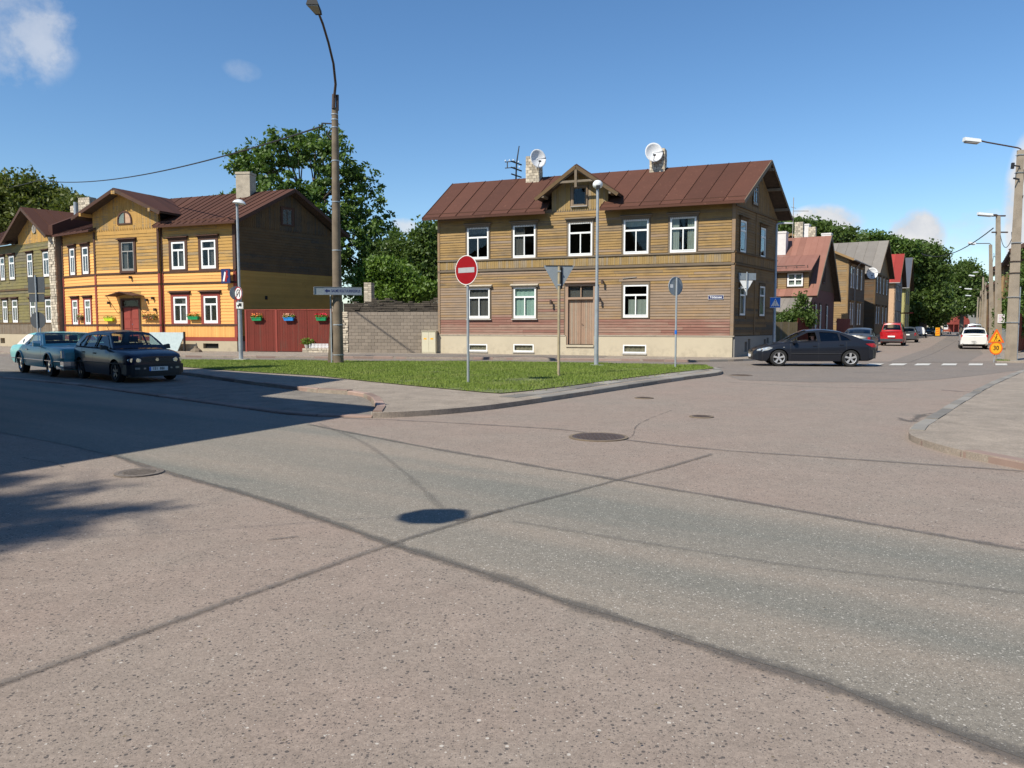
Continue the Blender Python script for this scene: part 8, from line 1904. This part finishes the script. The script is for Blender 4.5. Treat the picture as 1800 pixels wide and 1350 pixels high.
# ---- group of dark sign backs on the left
d = 31.0; x, y = AT(66, d); t = thing('road_sign_group', 'dark square and round sign backs stacked on a slim pole beside the turquoise car', 'road sign', (x, y, 0), rad(-8))
f = lambda py: ZH(py, x, y); mb = MB(); mb.tube([(.0, 0, 0), (0, 0, f(484))], .03, 10); mb.tube([(.10, .02, 0), (.10, .02, f(576))], .03, 10); mb.build('pole', M['galv'], t)
mb = MB(); mb.box(-.37, .36, .035, .05, f(514.5), f(486.5)); mb.build('square_plate', M['signback_dark'], t); mb = MB(); mb.box(-.34, .33, .035, .05, f(531), f(516.5)); mb.build('lower_plate', M['signback_dark'], t)
mb = MB(); mb.lathe([(0, 0), (.335, 0), (.335, .014), (0, .014)], 32, (.0, .035, f(563)), 'y'); mb.build('round_plate', M['signback_dark'], t)
for z in (f(515.5),): mb = MB(); mb.box(-.36, .35, .015, .034, z - .012, z + .012); mb.build('mounting_rail', M['polewood'], t)
# ---- sign bracket on the side wall of the brown house: name board and triangle from behind
x, y = AT(1311, 37.3); t = thing('wall_sign_bracket', 'pale sign board above an upside-down triangle seen from behind at the house corner', 'road sign', (x, y, 0), rad(12)); f = lambda py: ZH(py, x, y)
mb = MB(); mb.tube([(0, 0, f(519)), (0, 0, f(478))], .03, 8); mb.tube([(-.5, .3, f(507)), (0, 0, f(506))], .022, 6); mb.build('bracket', M['galv'], t)
mb = MB(); mb.box(-.40, .50, .035, .06, f(492), f(480)); mb.build('board', M['signback'], t); mb = MB(); mb.prism([(-.36, f(493)), (.34, f(493)), (.02, f(513)), (-.02, f(513))], .04, .055, 'y'); mb.build('triangle', M['frame_white'], t)
# ---- lamp with a crossing sign at the corner
x, y = AT(1361, 40.0); t = thing('corner_street_lamp', 'grey street lamp with a short flat arm at the corner of the brown house', 'street lamp', (x, y, .1)); h = ZH(397, x, y); post(t, h, .075, .055)
mb = MB(); mb.tube([(0, 0, h - .05), (.1, 0, h + .02), (.35, 0, h + .03)], .05, 8); mb.build('arm', M['galv'], t, 60); mb = MB(); mb.hexa([(.3, -.1, h + .0), (.82, -.06, h + .01), (.82, .06, h + .01), (.3, .1, h + .0), (.3, -.1, h + .08), (.82, -.06, h + .06), (.82, .06, h + .06), (.3, .1, h + .08)]); mb.build('lamp_head', M['lampwhite'], t)
cs_ = thing('crossing_sign', 'blue square pedestrian crossing sign with a white triangle on the corner lamp', 'road sign', (x, y, ZH(532, x, y)), rad(-10)); mb = MB(); mb.box(-.25, .25, -.13, -.115, -.25, .25); mb.build('plate', M['blue'], cs_)
mb = MB(); mb.box(-.27, .27, -.128, -.110, -.27, -.252); mb.box(-.27, .27, -.128, -.110, .252, .27); mb.build('rim', M['frame_white'], cs_)
mb = MB(); mb.prism([(-.21, -.19), (.21, -.19), (0, .2)], -.135, -.1305, 'y'); mb.build('triangle', M['white'], cs_)
mb = MB(); mb.lathe([(0, 0), (.028, 0)], 10, (.0, -.1365, .1), 'y'); mb.beam((0, -.1365, .07), (.01, -.1365, -.04), .002, .05, (0, 1, 0)); mb.beam((.01, -.1365, -.03), (.08, -.1365, -.16), .002, .03, (0, 1, 0)); mb.beam((.01, -.1365, -.03), (-.07, -.1365, -.16), .002, .03, (0, 1, 0)); mb.beam((-.07, -.1365, .0), (.08, -.1365, .03), .002, .022, (0, 1, 0))
for k in range(4): mb.box(-.16 + k * .09, -.11 + k * .09, -.137, -.1355, -.19, -.165)
mb.build('figure', M['black'], cs_)
# ---- square concrete poles along the right side of the street
def cpole(px, pyb, depth, pyt, w, label, lean=0, arm=None, topw=.6, ang=0.0, twin=False):
    if depth is None: q = gpt(px, pyb); x, y = q.x, q.y
    else: x, y = AT(px, depth)
    t = thing('concrete_pole', label, 'street pole', (x, y, 0), ang, 'concrete poles along the right side of the street'); h = ZH(pyt, x, y)
    a, b = w / 2, w * topw / 2; mb = MB(); mb.hexa([(-a, -a, 0), (a, -a, 0), (a, a, 0), (-a, a, 0), (lean - b, -b, h), (lean + b, -b, h), (lean + b, b, h), (lean - b, b, h)]); mb.build('pole', M['concrete'], t)
    if arm:
        ax_, az, hl = arm; mb = MB(); mb.tube([(lean, 0, h - .15), (lean, 0, h + .05), (lean - .12, 0, h + .1), (lean + ax_ * .8, 0, h + az * .8), (lean + ax_, 0, h + az)], .032, 6); mb.build('arm', M['rustmetal'], t)
        e = Vector((lean + ax_, 0, h + az)); mb = MB(); mb.hexa([e + Vector(q) for q in ((.08, -.11, -.1), (-hl, -.13, -.04), (-hl, .13, -.04), (.08, .11, -.1), (.08, -.07, .04), (-hl, -.09, .12), (-hl, .09, .12), (.08, .07, .04))]); lh = mb.build('lamp_head', M['lampwhite'], t)
        mb = MB(); mb.hexa([e + Vector(q) for q in ((-.02, -.09, -.16), (-hl + .05, -.1, -.10), (-hl + .05, .1, -.10), (-.02, .09, -.16), (-.02, -.09, -.09), (-hl + .05, -.1, -.045), (-hl + .05, .1, -.045), (-.02, .09, -.09))]); mb.build('lamp_glass', M['frame_grey'], lh)
    return t, h, (x, y)
t, h, (x, y) = cpole(1776, 637, None, 264, .335, 'nearest square concrete pole with a lamp arm at the right edge of the photo', arm=(-1.85, .42, .62))
for z, s_ in ((1.75, .352), (2.85, .335), (3.9, .325), (4.4, .318), (5.2, .31), (8.2, .25), (8.95, .24)): mb = MB(); a = s_ / 2 + .012; mb.box(-a, a, -a, a, z, z + .025); mb.build('band_clamp', M['galv' if z < 3.5 or z > 5 else 'rustmetal'], t)
mb = MB(); mb.box(.19, .23, -.12, -.06, .05, 3.3); mb.build('cable_duct', M['galv'], t); mb = MB(); mb.beam((-.1, -.15, 8.45), (-.45, -.15, 8.5), .05); mb.beam((-.4, -.15, 8.6), (-.42, -.15, 8.35), .1); mb.beam((-.1, -.15, 7.9), (-.35, -.15, 7.95), .06); mb.build('insulator_bracket', M['blackmetal'], t)
t2, h2, (x2, y2) = cpole(1756.5, 0, 49.5, 380, .32, 'second concrete pole carrying a white paper notice and thin crossarms', arm=(-.45, .12, .85), lean=-.40)
mb = MB(); mb.box(-.85, .05, -.06, .06, h2 - .02, h2 + .06); mb.box(-.75, .25, -.05, .05, h2 - 1.05, h2 - .97); mb.build('crossarm', M['rustmetal'], t2)
nt = thing('paper_notice', 'white paper notice with faint pink print on the second concrete pole', 'notice', (x2 - .02, y2 - .18, ZH(560, x2, y2)), -.1); mb = MB(); mb.box(-.21, .21, -.006, .006, -.28, .28); mb.build('sheet', M['white'], nt)
pk = plain('pink_print', (.6, .3, .5, 1), .6); mb = MB()
for k in range(5): mb.box(-.14, .14, -.008, -.0065, .18 - k * .09 - .015, .18 - k * .09 + .015)
mb.build('print', pk, nt)
cpole(1745, 0, 65, 430, .30, 'third concrete pole with a long thin lamp arm', arm=(-1.35, .12, .5), lean=-.50)
cpole(1731, 0, 92, 496, .25, 'fourth concrete pole up the street', lean=-.1)
cpole(1727, 0, 105, 487, .25, 'fifth concrete pole up the street beside the fourth', lean=-.2, arm=(-1.3, .2, .6))
cpole(1721.5, 0, 125, 511, .24, 'sixth concrete pole, among the far trees', arm=(-1.6, .3, 1.0))
cpole(1717, 0, 160, 522, .24, 'farthest concrete pole in the row', arm=(-1.6, .3, 1.0))
# small lamps further away, hung above the street
for (px, py, d, lab) in ((1711, 479, 120, 'uppermost small white lamp hanging before the far trees'), (1671, 503, 150, 'small white lamp left of the far tree'), (1685, 505, 150, 'small white lamp in the middle of the far tree'), (1695, 540, 170, 'lowest small white lamp in the far tree')):
    x, y = AT(px, d); z = ZH(py, x, y); t = thing('hanging_lamp', lab, 'street lamp', (x, y, z), 0, 'small lamps hung over the far street'); w = .45 if px == 1711 else .22; mb = MB(); mb.lathe([(0, .12), (w * .6, .1), (w, 0), (0, -.02)], 12); mb.build('lamp_shade', M['lampwhite'], t); mb = MB(); mb.tube([(-8, 0, .9), (0, 0, .12), (8, 0, .9)], .012, 4); mb.build('span_wire', M['blackmetal'], t)
# wires on the right
def wire(pts, r, label): mb = MB(); mb.tube(pts, r, 5); return tag(mb.build('overhead_wire', M['blackmetal']), label, 'wire')
def sag(a, b, s, n=16): a, b = Vector(a), Vector(b); return [a.lerp(b, k / n) - Vector((0, 0, 4 * s * (k / n) * (1 - k / n))) for k in range(n + 1)]
A_ = AT(1738, 50); q = AT(1615, 85); wire(sag((A_[0], A_[1], ZH(401, *A_)), (q[0], q[1], ZH(446, *q)), .9), .035, 'cable sagging from the second pole across the street to the chestnut')
B_ = AT(1787, 33.6); wire(sag((B_[0], B_[1], 8.3), (x2 + .5, y2, h2 - 1.0), 1.9), .022, 'thick slack wire loop between the first and second poles')
wire(sag((B_[0], B_[1], 5.0 + 2.2), (x2 - .2, y2, h2 - 1.2), 1.4), .018, 'thin slack wire below the loop between the first and second poles')
q = AT(1741, 65); wire(sag((x2 - .3, y2, h2 - 1.1), (q[0], q[1], ZH(445, *q)), .8), .018, 'wire from the second pole to the third pole')
q2 = AT(1729, 92); wire(sag((q[0], q[1], ZH(450, *q)), (q2[0], q2[1], ZH(495, *q2)), .8), .018, 'wire from the third pole to the fourth pole')
# roadwork signs
p = gpt(1747, 637); t = thing('roadwork_sign_post', 'short steel post holding the roadwork signs beside the nearest concrete pole', 'sign post', (p.x, p.y, 0)); mb = MB(); mb.tube([(0, 0, 0), (.03, 0, 1.25)], .022, 8); mb.build('pole', M['galv'], t)
z1 = ZH(612, p.x, p.y); s1 = thing('speed_limit_sign', 'round orange and yellow sign reading 30', 'road sign', (p.x, p.y, z1), rad(0)); mb = MB(); mb.lathe([(0, 0), (.29, 0), (.29, .012), (0, .012)], 32, (.03, -.06, 0), 'y'); mb.build('rim', M['orange'], s1)
mb = MB(); mb.lathe([(0, -.003), (.235, -.003), (.235, -.0005), (0, -.0005)], 32, (.03, -.06, 0), 'y'); mb.build('face', M['yellow'], s1); text('lettering', '30', .27, M['black'], s1, (.03, -.064, 0), (math.pi / 2, 0, 0), .002, .9, True)
z2 = ZH(591, p.x, p.y); s2 = thing('roadwork_sign', 'orange triangular roadwork sign with a black digging figure', 'road sign', (p.x, p.y, z2 - .02), 0); mb = MB(); mb.prism([(-.33, -.27), (.37, -.27), (.37, -.24), (.04, .33), (0, .33), (-.33, -.24)], -.07, -.058, 'y'); mb.build('rim', M['orange'], s2)
mb = MB(); mb.prism([(-.23, -.215), (.27, -.215), (.02, .22)], -.074, -.0705, 'y'); mb.build('face', M['yellow'], s2)
mb = MB(); mb.lathe([(0, 0), (.026, 0)], 10, (.03, -.0765, .10), 'y'); mb.beam((.02, -.0765, .07), (-.02, -.0765, -.04), .002, .06, (0, 1, 0)); mb.beam((-.02, -.0765, -.04), (.03, -.0765, -.19), .002, .03, (0, 1, 0)); mb.beam((-.02, -.0765, -.04), (-.08, -.0765, -.19), .002, .03, (0, 1, 0)); mb.beam((-.09, -.0765, .02), (.09, -.0765, -.1), .002, .02, (0, 1, 0)); mb.prism([(.07, -.20), (.22, -.20), (.15, -.12)], -.077, -.075, 'y'); mb.build('digger_figure', M['black'], s2)
# road marker far up the street
x, y = AT(1648.5, 117); t = thing('road_marker', 'upright orange and white striped road marker standing on the road', 'road marker', (x, y, 0)); mb = MB(); mb.box(-.32, .32, -.03, .03, .12, 1.35); mb.build('panel', M['yellow'], t)
for k in range(3): mb = MB(); z = .3 + k * .34; mb.prism([(-.26, z), (.26, z + .16), (.26, z + .3), (-.26, z + .14)], -.035, -.0305, 'y'); mb.build('stripe', M['orange'], t)
mb = MB(); mb.box(-.35, .35, -.3, .3, 0, .12); mb.build('foot', M['rubber'], t)
# small street cabinet and litter
x, y = AT(1765, 54); t = thing('street_cabinet', 'small pale grey cabinet on the far pavement behind the roadwork signs', 'utility cabinet', (x, y, .1)); mb = MB(); mb.box(-.3, .3, -.2, .2, 0, 1.3); mb.build('housing', M['galv'], t); mb = MB(); mb.box(-.32, .32, -.23, .22, 1.301, 1.34); mb.build('lid', M['galv'], t)
rg = random.Random(77); lv = MB()
for k in range(160):
    px, py = rg.uniform(0, 1800), rg.uniform(760, 1340); x, y = G(px, py); a = rg.uniform(0, 6.28); s_ = rg.uniform(.004, .011); lv.rn = rg.random(); u_, v_ = math.cos(a) * s_, math.sin(a) * s_; lv.poly([(x + u_, y + v_, .019), (x - v_ * .5, y + u_ * .5, .024), (x - u_, y - v_, .019), (x + v_ * .5, y - u_ * .5, .022)])
lv.build('fallen_twigs', M['soil'], None, kind='stuff')
# tufts of grass by the pole foot on the right
gp = Vector(G(1765, 638)); grass('weeds', [gp + Vector((-.35, -.1)), gp + Vector((.2, -.12)), gp + Vector((.2, .1)), gp + Vector((-.35, .1))], 140, .1, .03, .10, M['grass'], 31)
